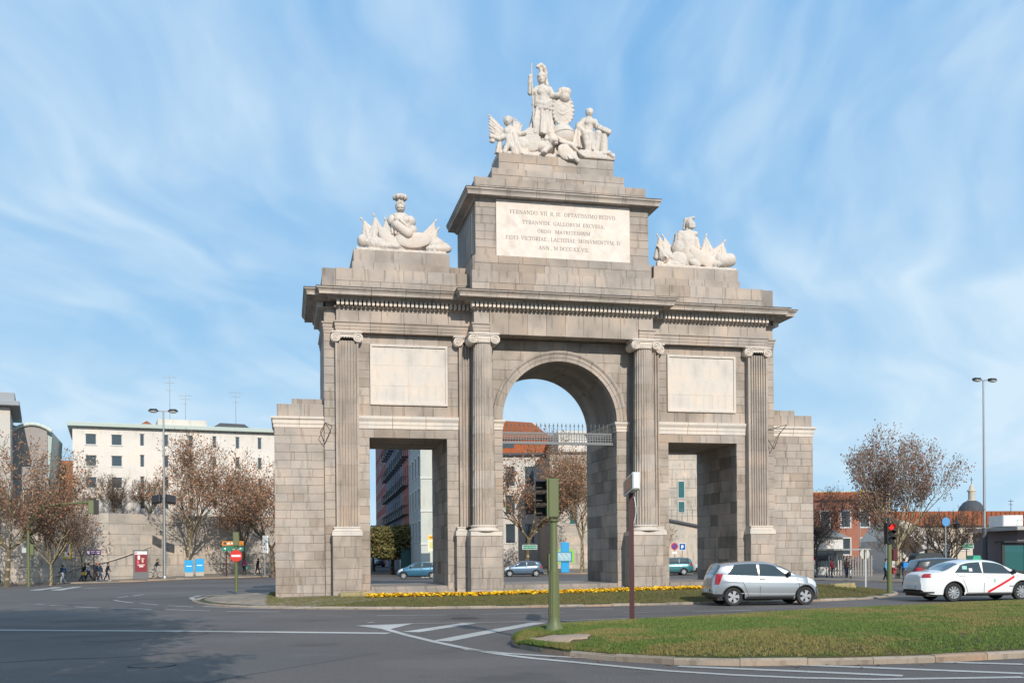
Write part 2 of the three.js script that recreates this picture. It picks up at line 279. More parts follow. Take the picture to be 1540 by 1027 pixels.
// ---- spandrels round the arch ring
{
  const r = rng(8081), h = 0.41, n = 8, hh = (10.44 - 7.16) / n, Ro = 2.83;
  for (let k = 0; k < n; k++) {
    const y0 = 7.16 + k * hh, y1 = y0 + hh; let x = -3.02 + (k % 2 ? 0.0 : 0.0); const cuts = [x]; while (x < 3.02 - 0.5) { x += rr(0.5, 0.85, r); if (x > 2.75) x = 3.02; cuts.push(x); } if (cuts.at(-1) < 3.02) cuts.push(3.02);
    const arc = (q) => (Math.abs(q) < Ro ? 7.18 + Math.sqrt(Ro * Ro - q * q) : -1);
    for (let i = 0; i < cuts.length - 1; i++) {
      const a = cuts[i], b = cuts[i + 1], lo = []; let any = false, min = 9;
      if (arc(a) <= y0 && arc(b) <= y0 && arc((a + b) / 2) <= y0) { addBlock(body, a, b, y0, y1, FRONT(0), r, 0.14); continue; }
      const S = 14; for (let q = 0; q <= S; q++) { const xx = mix(a, b, q / S), yy = Math.max(y0, arc(xx)); if (yy < y1 - 0.015) { any = true; lo.push([xx, yy]); } }
      if (!any || lo.length < 2) continue;
      const pts = [...lo, [lo.at(-1)[0], y1], [lo[0][0], y1]]; addPoly(body, pts, FRONT(0), r, (b - a) * hh * 0.6);
    }
  }
  // arch ring of moulded voussoirs
  const V = 15, prof = [[2.45, -0.3], [2.45, 0.05], [2.6, 0.05], [2.6, 0.075], [2.72, 0.075], [2.74, 0.1], [2.8, 0.14], [2.87, 0.14], [2.87, -0.1]];
  for (let v = 0; v < V; v++) {
    const t0 = Math.PI * v / V + 0.0018, t1 = Math.PI * (v + 1) / V - 0.0018, S = 4, tr = [], at = (p, t) => [p[0] * Math.cos(t), 7.18 + p[0] * Math.sin(t), p[1]];
    for (let q = 0; q < S; q++) { const ta = mix(t0, t1, q / S), tb = mix(t0, t1, (q + 1) / S); for (let i = 0; i < prof.length - 1; i++) { const A = at(prof[i], ta), B = at(prof[i], tb), C = at(prof[i + 1], tb), D = at(prof[i + 1], ta); tr.push(...A, ...C, ...B, ...A, ...D, ...C); } }
    for (const t of THREE.ShapeUtils.triangulateShape(prof.map((p) => new THREE.Vector2(...p)), [])) for (const e of [t0, t1]) for (const i of t) tr.push(...at(prof[i], e));
    const g = raw(tr); tint(g, ...tone(r)); part('voussoir', g, M.granite, body);
  }
}
// ---- masonry of the jambs that show inside the openings
const FACE_EAST = (x) => (a, b, c) => [x + c, b, -a];
soot = true;
const lining = part('passage_lining', (() => { const g = []; g.push(sheet(40, 1, (u, v) => { const t = Math.PI * u; return [2.462 * Math.cos(t), 7.18 + 2.462 * Math.sin(t), mix(DEPTH + 0.01, -0.05, v)]; })); return g; })(), mat(0.45, 0.395, 0.35, 0.9, { map: T.granite }), gate, 'granite lining of the passages with smoke-stained blocks');
for (const [a, b] of [[-7.88, -4.76], [4.76, 7.88]]) part('soffit_slab', bx(a, b, 6.335, 6.358, DEPTH + 0.01, -0.03), lining.material, gate);
for (const [x, top, seed] of [[-4.76, 6.34, 31], [2.45, 6.74, 32], [7.88, 6.34, 33]]) { courses(lining, DEPTH, -0.02, BASE, top, FACE_WEST(x), seed, 0.5, 0.95, false, 0.02); courses(lining, 0.02, -DEPTH, BASE, top, FACE_EAST(x === 2.45 ? -2.45 : x < 0 ? -7.88 : 4.76), seed + 50, 0.5, 0.95, false, 0.02); }
soot = false;
courses(body, DEPTH, -0.02, BASE, 10.4, FACE_WEST(-9.65), 34, 0.5, 0.9, false, 0.02);

// ---- pedestals, bases, pilasters and columns
function pedestal(x0, x1, z1, top, seed, wide = 0.06) {
  const p = part('pedestal', bx(x0 + 0.02, x1 - 0.02, BASE, top, -0.3, z1 - 0.03), M.graniteCore, gate);
  courses(p, x0, x1, BASE, top, FRONT(z1), seed, 0.42, Math.max(0.8, (x1 - x0) * 0.62), true, 0.1);
  courses(p, -0.02, z1 - 0.02, BASE, top, FACE_WEST(x0), seed + 300, 0.42, 0.9, false, 0.02);
  return p;
}
function flutedDrum(cx, cz, y0, y1, rad) {
  const N = 24, S = 5, P = [], I = [], rows = 2;
  for (let j = 0; j <= rows; j++) { const y = mix(y0, y1, j / rows), R = rad(y); for (let i = 0; i < N * S; i++) { const ph = (i % S) / S, d = ph > 0.1 ? 0.135 * Math.sin(Math.PI * (ph - 0.1) / 0.9 * 1) : 0, t = 2 * Math.PI * i / (N * S), r = R * (1 - d * 0.95); P.push(cx + r * Math.cos(t), y, cz + r * Math.sin(t)); } }
  const K = N * S; for (let j = 0; j < rows; j++) for (let i = 0; i < K; i++) { const a = j * K + i, b = j * K + (i + 1) % K, c = a + K, d = b + K; I.push(a, c, b, b, c, d); }
  const g = new THREE.BufferGeometry(); g.setAttribute('position', new THREE.BufferAttribute(new Float32Array(P), 3)); g.setIndex(I); g.computeVertexNormals(); return uvBox(g);
}
function flutedSlab(x0, x1, y0, y1, z1, n) {
  const pts = [[x0, -0.1], [x0, z1]], w = x1 - x0, m = w * 0.07, fw = (w - 2 * m) / n;
  for (let i = 0; i < n; i++) { const a = x0 + m + i * fw; for (const [t, d] of [[0.14, 0], [0.2, 0.045], [0.34, 0.072], [0.5, 0.08], [0.66, 0.072], [0.8, 0.045], [0.86, 0]]) pts.push([a + t * fw, z1 - d]); }
  pts.push([x1, z1], [x1, -0.1]); const tr = []; for (let i = 0; i < pts.length - 1; i++) { const p = pts[i], q = pts[i + 1]; tr.push(p[0], y0, p[1], q[0], y0, q[1], q[0], y1, q[1], p[0], y0, p[1], q[0], y1, q[1], p[0], y1, p[1]); }
  return raw(tr);
}
function ionic(cx, y, z0, z1, w, owner, half = 0) {     // half: -1 / 1 keeps one volute only
  const g = [], vr = 0.205, vx = w / 2 - vr * 0.98, zc = (z0 + z1) / 2;
  const a0 = half ? (half < 0 ? cx - w / 2 : cx - 0.1) : cx - w / 2 + 0.03, a1 = half ? (half < 0 ? cx + 0.1 : cx + w / 2) : cx + w / 2 - 0.03;
  g.push(cbox(a0, a1, y + 0.37, y + 0.44, z0, z1 + 0.03, 0.012), bx(a0 + 0.06, a1 - 0.06, y + 0.22, y + 0.37, z0, z1 - 0.04));
  g.push(cbox(a0 + 0.1, a1 - 0.1, y + 0.32, y + 0.365, z0, z1 + 0.0, 0.01));
  for (let i = 0; i < 7; i++) { const x = mix(cx - w * 0.24, cx + w * 0.24, i / 6); if (!half || (x - cx) * half > -0.02) g.push(ball(0.038, x, y + 0.215, z1 - 0.035, 0.8, 1.25, 0.7, 8)); }
  for (const s of half ? [half] : [-1, 1]) {
    const x = cx + s * vx, yv = y + 0.19; const d = new THREE.CylinderGeometry(vr * 0.93, vr * 0.93, z1 - z0 - 0.02, 22); d.rotateX(Math.PI / 2); d.translate(x, yv, zc); g.push(clean(d));
    const sp = []; for (let k = 0; k <= 46; k++) { const t = k / 46, R = mix(vr, 0.035, Math.pow(t, 0.8)), th = Math.PI / 2 - s * -1 * t * Math.PI * 4.6; sp.push([x + R * Math.cos(th) * 1, yv + R * Math.sin(th), z1 + 0.006]); }
    g.push(path(sp, 0.021, 6, 70), ball(0.04, x, yv, z1 + 0.005, 1, 1, 0.6, 10));
  }
  return part('capital', g, M.limestone, owner);
}
const colR = rng(909);
const pedCap = (x0, x1, z1, y, owner) => part('base_moulding', [cbox(x0 - 0.03, x1 + 0.03, y, y + 0.17, -0.1, z1 + 0.03, 0.012), cbox(x0 + 0.0, x1 - 0.0, y + 0.17, y + 0.235, -0.1, z1 - 0.01, 0.025), cbox(x0 + 0.06, x1 - 0.06, y + 0.235, y + 0.30, -0.1, z1 - 0.08, 0.012), cbox(x0 + 0.04, x1 - 0.04, y + 0.30, y + 0.36, -0.1, z1 - 0.055, 0.025)], M.limestone, owner);
for (const s of [-1, 1]) {
  const X = (a, b) => (s < 0 ? [-b, -a] : [a, b]);
  // outer pilaster
  const [a, b] = X(8.25, 9.38), pp = pedestal(a, b, 0.55, 2.42, 41 + s); pedCap(a, b, 0.55, 2.42, pp);
  const ps = new THREE.Group(); ps.name = 'pilaster'; gate.add(ps); const [c, d] = X(8.31, 9.21);
  for (let k = 0; k < 9; k++) { const y0 = 2.78 + k * 0.8156 + 0.002, y1 = 2.78 + (k + 1) * 0.8156 - 0.002, g = flutedSlab(c, d, y0, y1, 0.3 + rr(-0.002, 0.002), 7); tint(g, ...tone(colR)); part('shaft_block', g, M.granite, ps); }
  ionic((c + d) / 2, 10.04, 0, 0.36, 1.28, ps);
  // inner pilaster, half behind the column
  const [e, f] = X(4.02, 4.46), pi = pedestal(e, f, 0.42, 2.40, 51 + s); pedCap(e, f, 0.42, 2.40, pi);
  const pq = new THREE.Group(); pq.name = 'pilaster'; gate.add(pq); const [g0, g1] = X(3.72, 4.27);
  for (let k = 0; k < 9; k++) { const y0 = 2.76 + k * 0.8178 + 0.002, y1 = 2.76 + (k + 1) * 0.8178 - 0.002, g = flutedSlab(g0, g1, y0, y1, 0.22, 4); tint(g, ...tone(colR)); part('shaft_block', g, M.granite, pq); }
  ionic(s * 3.87, 10.03, 0, 0.3, 1.28, pq, s);
  // column on its pedestal
  const [h, i] = X(2.75, 4.03), pc = pedestal(h, i, 1.2, 2.38, 61 + s);
  const cx = s * 3.4, cz = 0.72, col = new THREE.Group(); col.name = 'column'; gate.add(col);
  part('column_base', [cbox(h - 0.0, i + 0.0, 2.38, 2.55, 0.05, 1.23, 0.012), lathe([[0.05, 2.55], [0.6, 2.55], [0.63, 2.585], [0.63, 2.62], [0.6, 2.655], [0.53, 2.68], [0.5, 2.72], [0.53, 2.745], [0.56, 2.765], [0.55, 2.80], [0.5, 2.82], [0.05, 2.82]], 36, cx, 0, cz)], M.limestone, col);
  const rad = (y) => { const t = (y - 2.82) / 7.2; return mix(0.475, 0.385, t * t * 0.6 + t * 0.4); };
  for (let k = 0; k < 10; k++) { const y0 = 2.82 + k * 0.725 + 0.002, y1 = 2.82 + (k + 1) * 0.725 - 0.002, g = flutedDrum(cx, cz, y0, y1, rad); tint(g, ...tone(colR)); part('drum', g, M.granite, col); }
  part('necking', lathe([[0.1, 10.06], [0.40, 10.06], [0.42, 10.09], [0.40, 10.12], [0.47, 10.2], [0.1, 10.24]], 36, cx, 0, cz), M.limestone, col);
  ionic(cx, 10.02, 0.3, 1.12, 1.3, col);
}
// ---- entablature, breaking forward over the columns
const PLAN = [[-9.65, DEPTH + 0.1], [-9.65, 0.02], [-9.19, 0.02], [-9.19, 0.3], [-3.8, 0.3], [-3.8, 0.92], [3.8, 0.92], [3.8, 0.3], [9.19, 0.3], [9.19, 0.02], [9.65, 0.02], [9.65, DEPTH + 0.1]];
const inset = (pl, d) => pl.map(([x, z]) => [x - Math.sign(x) * d, z > -1 ? z - d : z]);
const ent = part('entablature', [bx(-9.57, 9.57, 10.42, 12.0, DEPTH + 0.03, -0.06), bx(-9.1, 9.1, 10.47, 11.97, -0.2, 0.14), bx(-3.7, 3.7, 10.48, 11.96, -0.1, 0.74)], M.graniteCore, gate);
const archPath1 = PLAN.slice(0, 5).concat([[-3.8, 0.92], [-3.15, 0.92]]), archPath2 = [[3.15, 0.92]].concat(PLAN.slice(6));
const architrave = [[-0.25, 10.46], [0, 10.46], [0, 10.57], [0.02, 10.572], [0.02, 10.69], [0.04, 10.692], [0.04, 10.80], [0.075, 10.83], [0.085, 10.835], [0.085, 10.885], [-0.25, 10.885]];
for (const p of [archPath1, archPath2]) mouldParts('architrave_block', architrave, p, false, ent, M.granite, 1.3);
// frieze blocks, and the plain lintel between the columns
const friezeProf = [[-0.22, 10.89], [-0.03, 10.89], [-0.03, 11.41], [-0.22, 11.41]];
for (const p of [archPath1, archPath2]) mouldParts('frieze_block', friezeProf, p, false, ent, M.granite, 0.95);
{ const r = rng(717); for (let k = 0; k < 8; k++) addBlock(ent, -3.14 + k * 0.785, -3.14 + (k + 1) * 0.785, 10.46, 11.41, FRONT(0.9), r, 0.6); }
mouldParts('bed_moulding', [[-0.2, 11.41], [0.02, 11.41], [0.06, 11.45], [0.06, 11.47], [-0.2, 11.47]], PLAN, false, ent, M.granite, 1.3);
mouldParts('bed_moulding', [[-0.2, 11.68], [0.30, 11.68], [0.32, 11.76], [0.35, 11.80], [-0.2, 11.80]], PLAN, false, ent, M.granite, 2.4);
mouldParts('cornice_block', [[-0.3, 11.80], [0.62, 11.785], [0.62, 11.775], [0.655, 11.775], [0.655, 11.885], [0.67, 11.89], [0.69, 11.93], [0.74, 11.97], [0.755, 11.985], [0.755, 12.03], [-0.3, 12.06]], PLAN, false, ent, M.granite, 1.25);
part('lead_flashing', mould([[-0.2, 12.075], [0.2, 12.05], [0.70, 12.034], [0.775, 12.032], [0.775, 12.055], [0.2, 12.075], [-0.2, 12.1]], PLAN, false, 30, 0), mat(0.06, 0.055, 0.055, 0.7), ent);
{ // dentils
  const ds = [bx(-0.02, 0.02, 0, 0.001, 0, 0.001)]; ds.length = 0;
  const runs = [[[-9.1, 0.3], [-3.95, 0.3]], [[-3.85, 0.92], [3.85, 0.92]], [[3.95, 0.3], [9.1, 0.3]]];
  for (const [p, q] of runs) { const n = Math.round((q[0] - p[0]) / 0.17); for (let i = 0; i <= n; i++) { const x = mix(p[0], q[0], i / n); ds.push(bx(x - 0.055, x + 0.055, 11.475, 11.678, p[1] - 0.1, p[1] + 0.27)); } }
  for (let z = DEPTH + 0.2; z < 0; z += 0.17) for (const s of [-1, 1]) ds.push(bx(s * 9.78 - 0.13, s * 9.78 + 0.13, 11.475, 11.678, z, z + 0.11));
  const d = part('dentil_course', ds, M.limestone, ent); d.userData.kind = 'stuff';
}
// ---- attics over the side bays, with trophy pedestals
for (const s of [-1, 1]) {
  const X = (a, b) => (s < 0 ? [-b, -a] : [a, b]);
  const at = part('side_attic', [bx(...X(3.75, 9.66), 12.04, 13.04, -4.2, -0.06), bx(...X(4.46, 8.4), 13.04, 14.05, -3.6, -0.83), bx(...X(3.7, 4.46), 13.04, 13.45, -3.6, -0.65)], M.graniteCore, gate);
  courses(at, ...X(3.8, 9.16), 12.05, 13.06, FRONT(0), 71 + s, 0.5, 0.95); courses(at, ...X(9.16, 9.7), 12.05, 13.04, FRONT(-0.1), 75 + s, 0.5, 0.6);
  courses(at, ...X(4.4, 8.46), 13.06, 13.55, FRONT(-0.74), 81 + s, 0.5, 0.9); courses(at, ...X(4.46, 8.4), 13.55, 14.07, FRONT(-0.8), 85 + s, 0.5, 1.0); courses(at, ...X(3.7, 4.4), 13.06, 13.47, FRONT(-0.62), 87 + s, 0.42, 0.4);
}
// ---- central attic with the inscription
const attic = part('central_attic', [bx(-3.76, 3.76, 12.04, 13.6, -4.0, 0.82), bx(-3.6, 3.6, 13.5, 15.96, -3.9, 0.70), bx(-3.58, 3.58, 16.2, 16.87, -3.6, 0.44), bx(-2.78, 2.78, 16.85, 17.42, -3.2, 0.04), bx(-2.42, 2.42, 17.4, 18.17, -2.9, -0.26)], M.graniteCore, gate);
courses(attic, -3.84, 3.84, 12.05, 13.0, FRONT(0.9), 91, 0.475, 0.92); courses(attic, -3.72, 3.72, 13.0, 13.64, FRONT(0.85), 92, 0.32, 0.95);
courses(attic, -3.66, -2.82, 13.64, 15.9, FRONT(0.75), 93, 0.323, 0.8); courses(attic, 2.82, 3.66, 13.64, 15.9, FRONT(0.75), 94, 0.323, 0.8);
courses(attic, -3.64, 3.64, 16.22, 16.88, FRONT(0.5), 95, 0.33, 1.2); courses(attic, -2.84, 2.84, 16.88, 17.44, FRONT(0.1), 96, 0.28, 1.3); courses(attic, -2.48, 2.48, 17.44, 18.2, FRONT(-0.2), 97, 0.38, 1.25);
courses(attic, -3.9, 0.83, 12.05, 13.6, FACE_WEST(-3.79), 98, 0.4, 1, false, 0.02);
const atPlan = [[-3.64, -3.95], [-3.64, 0.73], [3.64, 0.73], [3.64, -3.95]];
mouldParts('attic_cornice', [[-0.2, 15.88], [0.02, 15.88], [0.08, 15.95], [0.36, 15.97], [0.36, 15.96], [0.38, 15.96], [0.38, 16.06], [0.41, 16.12], [0.45, 16.15], [0.45, 16.22], [-0.2, 16.25]], atPlan, false, attic, M.granite, 1.3);
part('lead_flashing', mould([[-0.15, 16.245], [0.2, 16.235], [0.465, 16.224], [0.465, 16.244], [-0.15, 16.275]], atPlan, false, 30, 0), mat(0.06, 0.055, 0.055, 0.7), attic);
part('side_panel', [bx(-3.66, -3.6, 13.75, 15.6, -3.0, -0.25)], M.graniteCore, attic); part('panel_frame', bx(-3.70, -3.6, 13.85, 15.5, 0.06, 0.16), M.limestone, attic);
{
  const pm = print(2048, 836, (x, w, h) => {
    x.fillStyle = '#dccfc4'; x.fillRect(0, 0, w, h); const r = rng(4242);
    for (let i = 0; i < 900; i++) { x.fillStyle = `rgba(${r() < 0.5 ? '150,130,112' : '240,232,222'},${0.02 + r() * 0.05})`; const s = 8 + r() * 90; x.beginPath(); x.ellipse(r() * w, r() * h, s * (0.6 + r()), s * 0.5, r() * 3, 0, 7); x.fill(); }
    for (let i = 0; i < 4; i++) { x.fillStyle = 'rgba(120,85,70,0.16)'; x.beginPath(); x.ellipse(w * (0.1 + 0.24 * i + r() * 0.1), 6, 80 + r() * 120, 12 + r() * 16, 0, 0, 7); x.fill(); }
    x.strokeStyle = 'rgba(140,120,105,0.55)'; x.lineWidth = 2; for (const [a, b, c, d] of [[520, 0, 520, 140], [1190, 0, 1190, 120], [190, 640, 300, 600]]) { x.beginPath(); x.moveTo(a, b); x.lineTo(c, d); x.stroke(); }
    x.fillStyle = '#665c56'; x.textAlign = 'center'; x.textBaseline = 'middle';
    const L = [['FERNANDO  VII  R. H.  OPTATISSIMO REDVO.', 172, 80, 1650], ['TYRANNIDE  GALLORVM  EXCVSSA.', 316, 76, 1270], ['ORDO   MATRITENSVM', 440, 70, 820], ['FIDEI· VICTORIAE . LAETITIAE· MONVMENTVM. D.', 556, 76, 1780], ['ANN . M DCCC·XX.VII.', 686, 78, 780]];
    for (const [s, y, size, width] of L) { x.font = `${size}px serif`; const k = width / x.measureText(s).width; x.save(); x.translate(w / 2, y); x.scale(k, 1); x.fillText(s, 0, 0); x.restore(); }
  }, 0.7);
  const g = board(5.62, 2.26, 0, 14.78, 0.815); part('inscription_slab', bx(-2.82, 2.82, 13.645, 15.915, 0.6, 0.811), M.limestone, attic); part('inscription', g, pm, attic);
}
// ---- ashlar: the 300 largest blocks one by one, the rest joined
{
  const list = blocks.filter((b) => b.keep).sort((a, b) => b.area - a.area), one = new Set(list.slice(0, 290));
  const rest = new Map();
  for (const b of blocks) if (one.has(b)) part('stone_block', b.g, M.granite, b.owner); else { if (!rest.has(b.owner)) rest.set(b.owner, []); rest.get(b.owner).push(b.g); }
  for (const [owner, gs] of rest) { const m = part('small_stone_blocks', gs, M.granite, owner); m.userData.kind = 'stuff'; }
  console.log('blocks', blocks.length);
}
// ---- steps and floor between the piers, railing in the arch, iron brackets
part('floor_slab', [bx(-7.86, -4.78, -0.2, 0.40, -4.3, 0.02), bx(-2.43, 2.43, -0.2, 0.40, -4.3, 0.02), bx(4.78, 7.86, -0.2, 0.40, -4.3, 0.02)], M.graniteCore, gate);
for (const [a, b] of [[-8.1, -4.55], [-2.6, 2.6], [4.55, 8.1]]) { const g1 = cbox(a, b, -0.2, 0.26, 0.02, 0.42, 0.015), g2 = cbox(a, b, -0.2, 0.12, 0.42, 0.82, 0.015); for (const g of [g1, g2]) { tint(g, 0.36, 0.33, 0.29); part('step', g, M.granite, gate); } }
{
  const rail = part('iron_railing', (() => {
    const g = [bx(-2.45, 2.45, 6.27, 6.33, -0.45, -0.39), bx(-2.45, 2.45, 6.66, 6.72, -0.45, -0.39), bx(-2.45, 2.45, 6.22, 6.26, -0.5, -0.34)];
    for (const y of [6.42, 6.52, 6.6]) g.push(bx(-2.44, 2.44, y, y + 0.025, -0.43, -0.41));
    for (let x = -2.4; x < 2.42; x += 0.115) g.push(bx(x, x + 0.025, 6.33, 6.66, -0.44, -0.415));
    return g;
  })(), M.iron, gate);
  const sp = merge([tube([0, 6.72, -0.42], [0, 6.98, -0.42], 0.014, 0.012, 5), lathe([[0.001, 6.96], [0.035, 6.99], [0.001, 7.14]], 5, 0, 0, -0.42)]);
  for (let i = 0; i < 27; i++) { const m = part('spike', sp, M.iron, rail); m.position.x = -2.36 + i * 0.1815; }
}
for (const s of [-1, 1]) {
  const x = s * 9.52, z = 0.03, pts = s < 0 ? [[-0.08, 6.9], [0.16, 6.72], [-0.12, 6.05], [-0.3, 6.5], [-0.08, 6.9]] : [[-0.25, 6.95], [0.55, 7.15], [0.35, 6.75], [-0.05, 6.1], [-0.22, 6.6]];
  const g = []; for (let i = 0; i < pts.length - 1; i++) g.push(tube([x + pts[i][0], pts[i][1], z + 0.3 * (i % 2)], [x + pts[i + 1][0], pts[i + 1][1], z + 0.3 * ((i + 1) % 2)], 0.014, 0.014, 5));
  part('iron_bracket', g, M.darkMetal, gate);
}
// ================================================================ sculptor: smooth union of distance fields, meshed by surface nets
const V3 = (a) => ({ x: a[0], y: a[1], z: a[2] });
const pad = (lo, hi, m) => [lo.map((v) => v - m), hi.map((v) => v + m)];
function cap(a, b, ra, rb = ra, k = 0.04) {
  const d = [b[0] - a[0], b[1] - a[1], b[2] - a[2]], L = d[0] * d[0] + d[1] * d[1] + d[2] * d[2] || 1e-9, m = Math.max(ra, rb);
  return { k, bb: pad([0, 1, 2].map((i) => Math.min(a[i], b[i])), [0, 1, 2].map((i) => Math.max(a[i], b[i])), m), f: (x, y, z) => { const px = x - a[0], py = y - a[1], pz = z - a[2], t = clamp((px * d[0] + py * d[1] + pz * d[2]) / L, 0, 1); return Math.hypot(px - d[0] * t, py - d[1] * t, pz - d[2] * t) - mix(ra, rb, t); } };
}
function limb(pts, k = 0.05) { const o = []; for (let i = 0; i < pts.length - 1; i++) o.push(cap(pts[i].slice(0, 3), pts[i + 1].slice(0, 3), pts[i][3], pts[i + 1][3], k)); return o; }
function ell(c, r, k = 0.04, rz = 0, ry = 0) {
  const cz = Math.cos(-rz), sz = Math.sin(-rz), cy = Math.cos(-ry), sy = Math.sin(-ry), m = Math.max(...r);
  return { k, bb: pad(c, c, m), f: (x, y, z) => { let px = x - c[0], py = y - c[1], pz = z - c[2]; let q = px * cy + pz * sy; pz = -px * sy + pz * cy; px = q; q = px * cz - py * sz; py = px * sz + py * cz; px = q; const k0 = Math.hypot(px / r[0], py / r[1], pz / r[2]), k1 = Math.hypot(px / r[0] ** 2, py / r[1] ** 2, pz / r[2] ** 2); return k1 < 1e-6 ? -Math.min(...r) : k0 * (k0 - 1) / k1; } };
}
function slab(c, h, round, k = 0.04, rz = 0, ry = 0, rx = 0) {
  const q = new THREE.Matrix4().makeRotationFromEuler(new THREE.Euler(rx, ry, rz)).invert().elements, m = Math.hypot(...h) + round;
  return { k, bb: pad(c, c, m), f: (x, y, z) => { const a = x - c[0], b = y - c[1], e = z - c[2]; const dx = Math.abs(q[0] * a + q[4] * b + q[8] * e) - h[0], dy = Math.abs(q[1] * a + q[5] * b + q[9] * e) - h[1], dz = Math.abs(q[2] * a + q[6] * b + q[10] * e) - h[2]; return Math.hypot(Math.max(dx, 0), Math.max(dy, 0), Math.max(dz, 0)) + Math.min(Math.max(dx, dy, dz), 0) - round; } };
}
// hanging cloth: a leaning cone with folds
function drape(a, b, ra, rb, folds, amp, k = 0.06, squash = 1, ph = 0) {
  const y0 = Math.min(a[1], b[1]), y1 = Math.max(a[1], b[1]), m = Math.max(ra, rb) * (1 + amp) * Math.max(1, squash);
  return { k, bb: pad([Math.min(a[0], b[0]), y0, Math.min(a[2], b[2])], [Math.max(a[0], b[0]), y1, Math.max(a[2], b[2])], m), f: (x, y, z) => { const t = clamp((y - a[1]) / (b[1] - a[1]), 0, 1), px = x - mix(a[0], b[0], t), pz = (z - mix(a[2], b[2], t)) / squash, th = Math.atan2(pz, px), r = mix(ra, rb, t) * (1 + amp * (0.4 + 0.6 * t) * (Math.cos(folds * th + ph + t * 1.3) + 0.4 * Math.cos(folds * 1.7 * th + 2 - t * 2))); return Math.max((Math.hypot(px, pz) - r) * 0.75, (y0 - y) * 0.9, (y - y1) * 0.9); } };
}
function carve(prims, cell, rough = 0) {
  const lo = [1e9, 1e9, 1e9], hi = [-1e9, -1e9, -1e9]; for (const p of prims) for (let i = 0; i < 3; i++) { lo[i] = Math.min(lo[i], p.bb[0][i]); hi[i] = Math.max(hi[i], p.bb[1][i]); }
  for (let i = 0; i < 3; i++) { lo[i] -= 3 * cell; hi[i] += 3 * cell; }
  const n = [0, 1, 2].map((i) => Math.ceil((hi[i] - lo[i]) / cell) + 1), F = new Float32Array(n[0] * n[1] * n[2]).fill(1), id = (i, j, k) => (k * n[1] + j) * n[0] + i;
  for (const p of prims) {
    const m = p.k + 2.5 * cell, s = [0, 1, 2].map((i) => clamp(Math.floor((p.bb[0][i] - m - lo[i]) / cell), 0, n[i] - 1)), e = [0, 1, 2].map((i) => clamp(Math.ceil((p.bb[1][i] + m - lo[i]) / cell), 0, n[i] - 1));
    for (let k = s[2]; k <= e[2]; k++) for (let j = s[1]; j <= e[1]; j++) for (let i = s[0]; i <= e[0]; i++) { const d = p.f(lo[0] + i * cell, lo[1] + j * cell, lo[2] + k * cell), q = id(i, j, k), a = F[q]; if (p.cut) { F[q] = Math.max(a, -d); continue; } const h = Math.max(p.k - Math.abs(a - d), 0) / p.k; F[q] = Math.min(a, d) - h * h * p.k * 0.25; }
  }
  if (rough) for (let k = 0; k < n[2]; k++) for (let j = 0; j < n[1]; j++) for (let i = 0; i < n[0]; i++) { const q = id(i, j, k); if (Math.abs(F[q]) < 4 * cell) F[q] += rough * (fbm(i * cell * 13 + k * cell * 7, j * cell * 10 - k * cell * 6, 321, 4) - 0.5); }
  const vid = new Int32Array(F.length).fill(-1), P = [], I = [], E = [[0, 0, 0, 1, 0, 0], [0, 1, 0, 1, 1, 0], [0, 0, 1, 1, 0, 1], [0, 1, 1, 1, 1, 1], [0, 0, 0, 0, 1, 0], [1, 0, 0, 1, 1, 0], [0, 0, 1, 0, 1, 1], [1, 0, 1, 1, 1, 1], [0, 0, 0, 0, 0, 1], [1, 0, 0, 1, 0, 1], [0, 1, 0, 0, 1, 1], [1, 1, 0, 1, 1, 1]];
  for (let k = 0; k < n[2] - 1; k++) for (let j = 0; j < n[1] - 1; j++) for (let i = 0; i < n[0] - 1; i++) {
    let c = 0, sx = 0, sy = 0, sz = 0;
    const v0 = F[id(i, j, k)] < 0, same = (F[id(i + 1, j, k)] < 0) === v0 && (F[id(i, j + 1, k)] < 0) === v0 && (F[id(i, j, k + 1)] < 0) === v0 && (F[id(i + 1, j + 1, k)] < 0) === v0 && (F[id(i + 1, j, k + 1)] < 0) === v0 && (F[id(i, j + 1, k + 1)] < 0) === v0 && (F[id(i + 1, j + 1, k + 1)] < 0) === v0;
    if (same) continue;
    for (const q of E) { const a = F[id(i + q[0], j + q[1], k + q[2])], b = F[id(i + q[3], j + q[4], k + q[5])]; if ((a < 0) !== (b < 0)) { const t = a / (a - b); sx += mix(q[0], q[3], t); sy += mix(q[1], q[4], t); sz += mix(q[2], q[5], t); c++; } }
    vid[id(i, j, k)] = P.length / 3; P.push(lo[0] + (i + sx / c) * cell, lo[1] + (j + sy / c) * cell, lo[2] + (k + sz / c) * cell);
  }
  const quad = (a, b, c, d, f) => { if (a < 0 || b < 0 || c < 0 || d < 0) return; if (f) I.push(a, b, c, a, c, d); else I.push(a, c, b, a, d, c); };
  for (let k = 1; k < n[2] - 1; k++) for (let j = 1; j < n[1] - 1; j++) for (let i = 1; i < n[0] - 1; i++) {
    const a = F[id(i, j, k)] < 0;
    if (a !== F[id(i + 1, j, k)] < 0) quad(vid[id(i, j - 1, k - 1)], vid[id(i, j, k - 1)], vid[id(i, j, k)], vid[id(i, j - 1, k)], a);
    if (a !== F[id(i, j + 1, k)] < 0) quad(vid[id(i - 1, j, k - 1)], vid[id(i - 1, j, k)], vid[id(i, j, k)], vid[id(i, j, k - 1)], a);
    if (a !== F[id(i, j, k + 1)] < 0) quad(vid[id(i - 1, j - 1, k)], vid[id(i, j - 1, k)], vid[id(i, j, k)], vid[id(i - 1, j, k)], a);
  }
  const g = new THREE.BufferGeometry(); g.setAttribute('position', new THREE.BufferAttribute(new Float32Array(P), 3)); g.setIndex(I); g.computeVertexNormals();
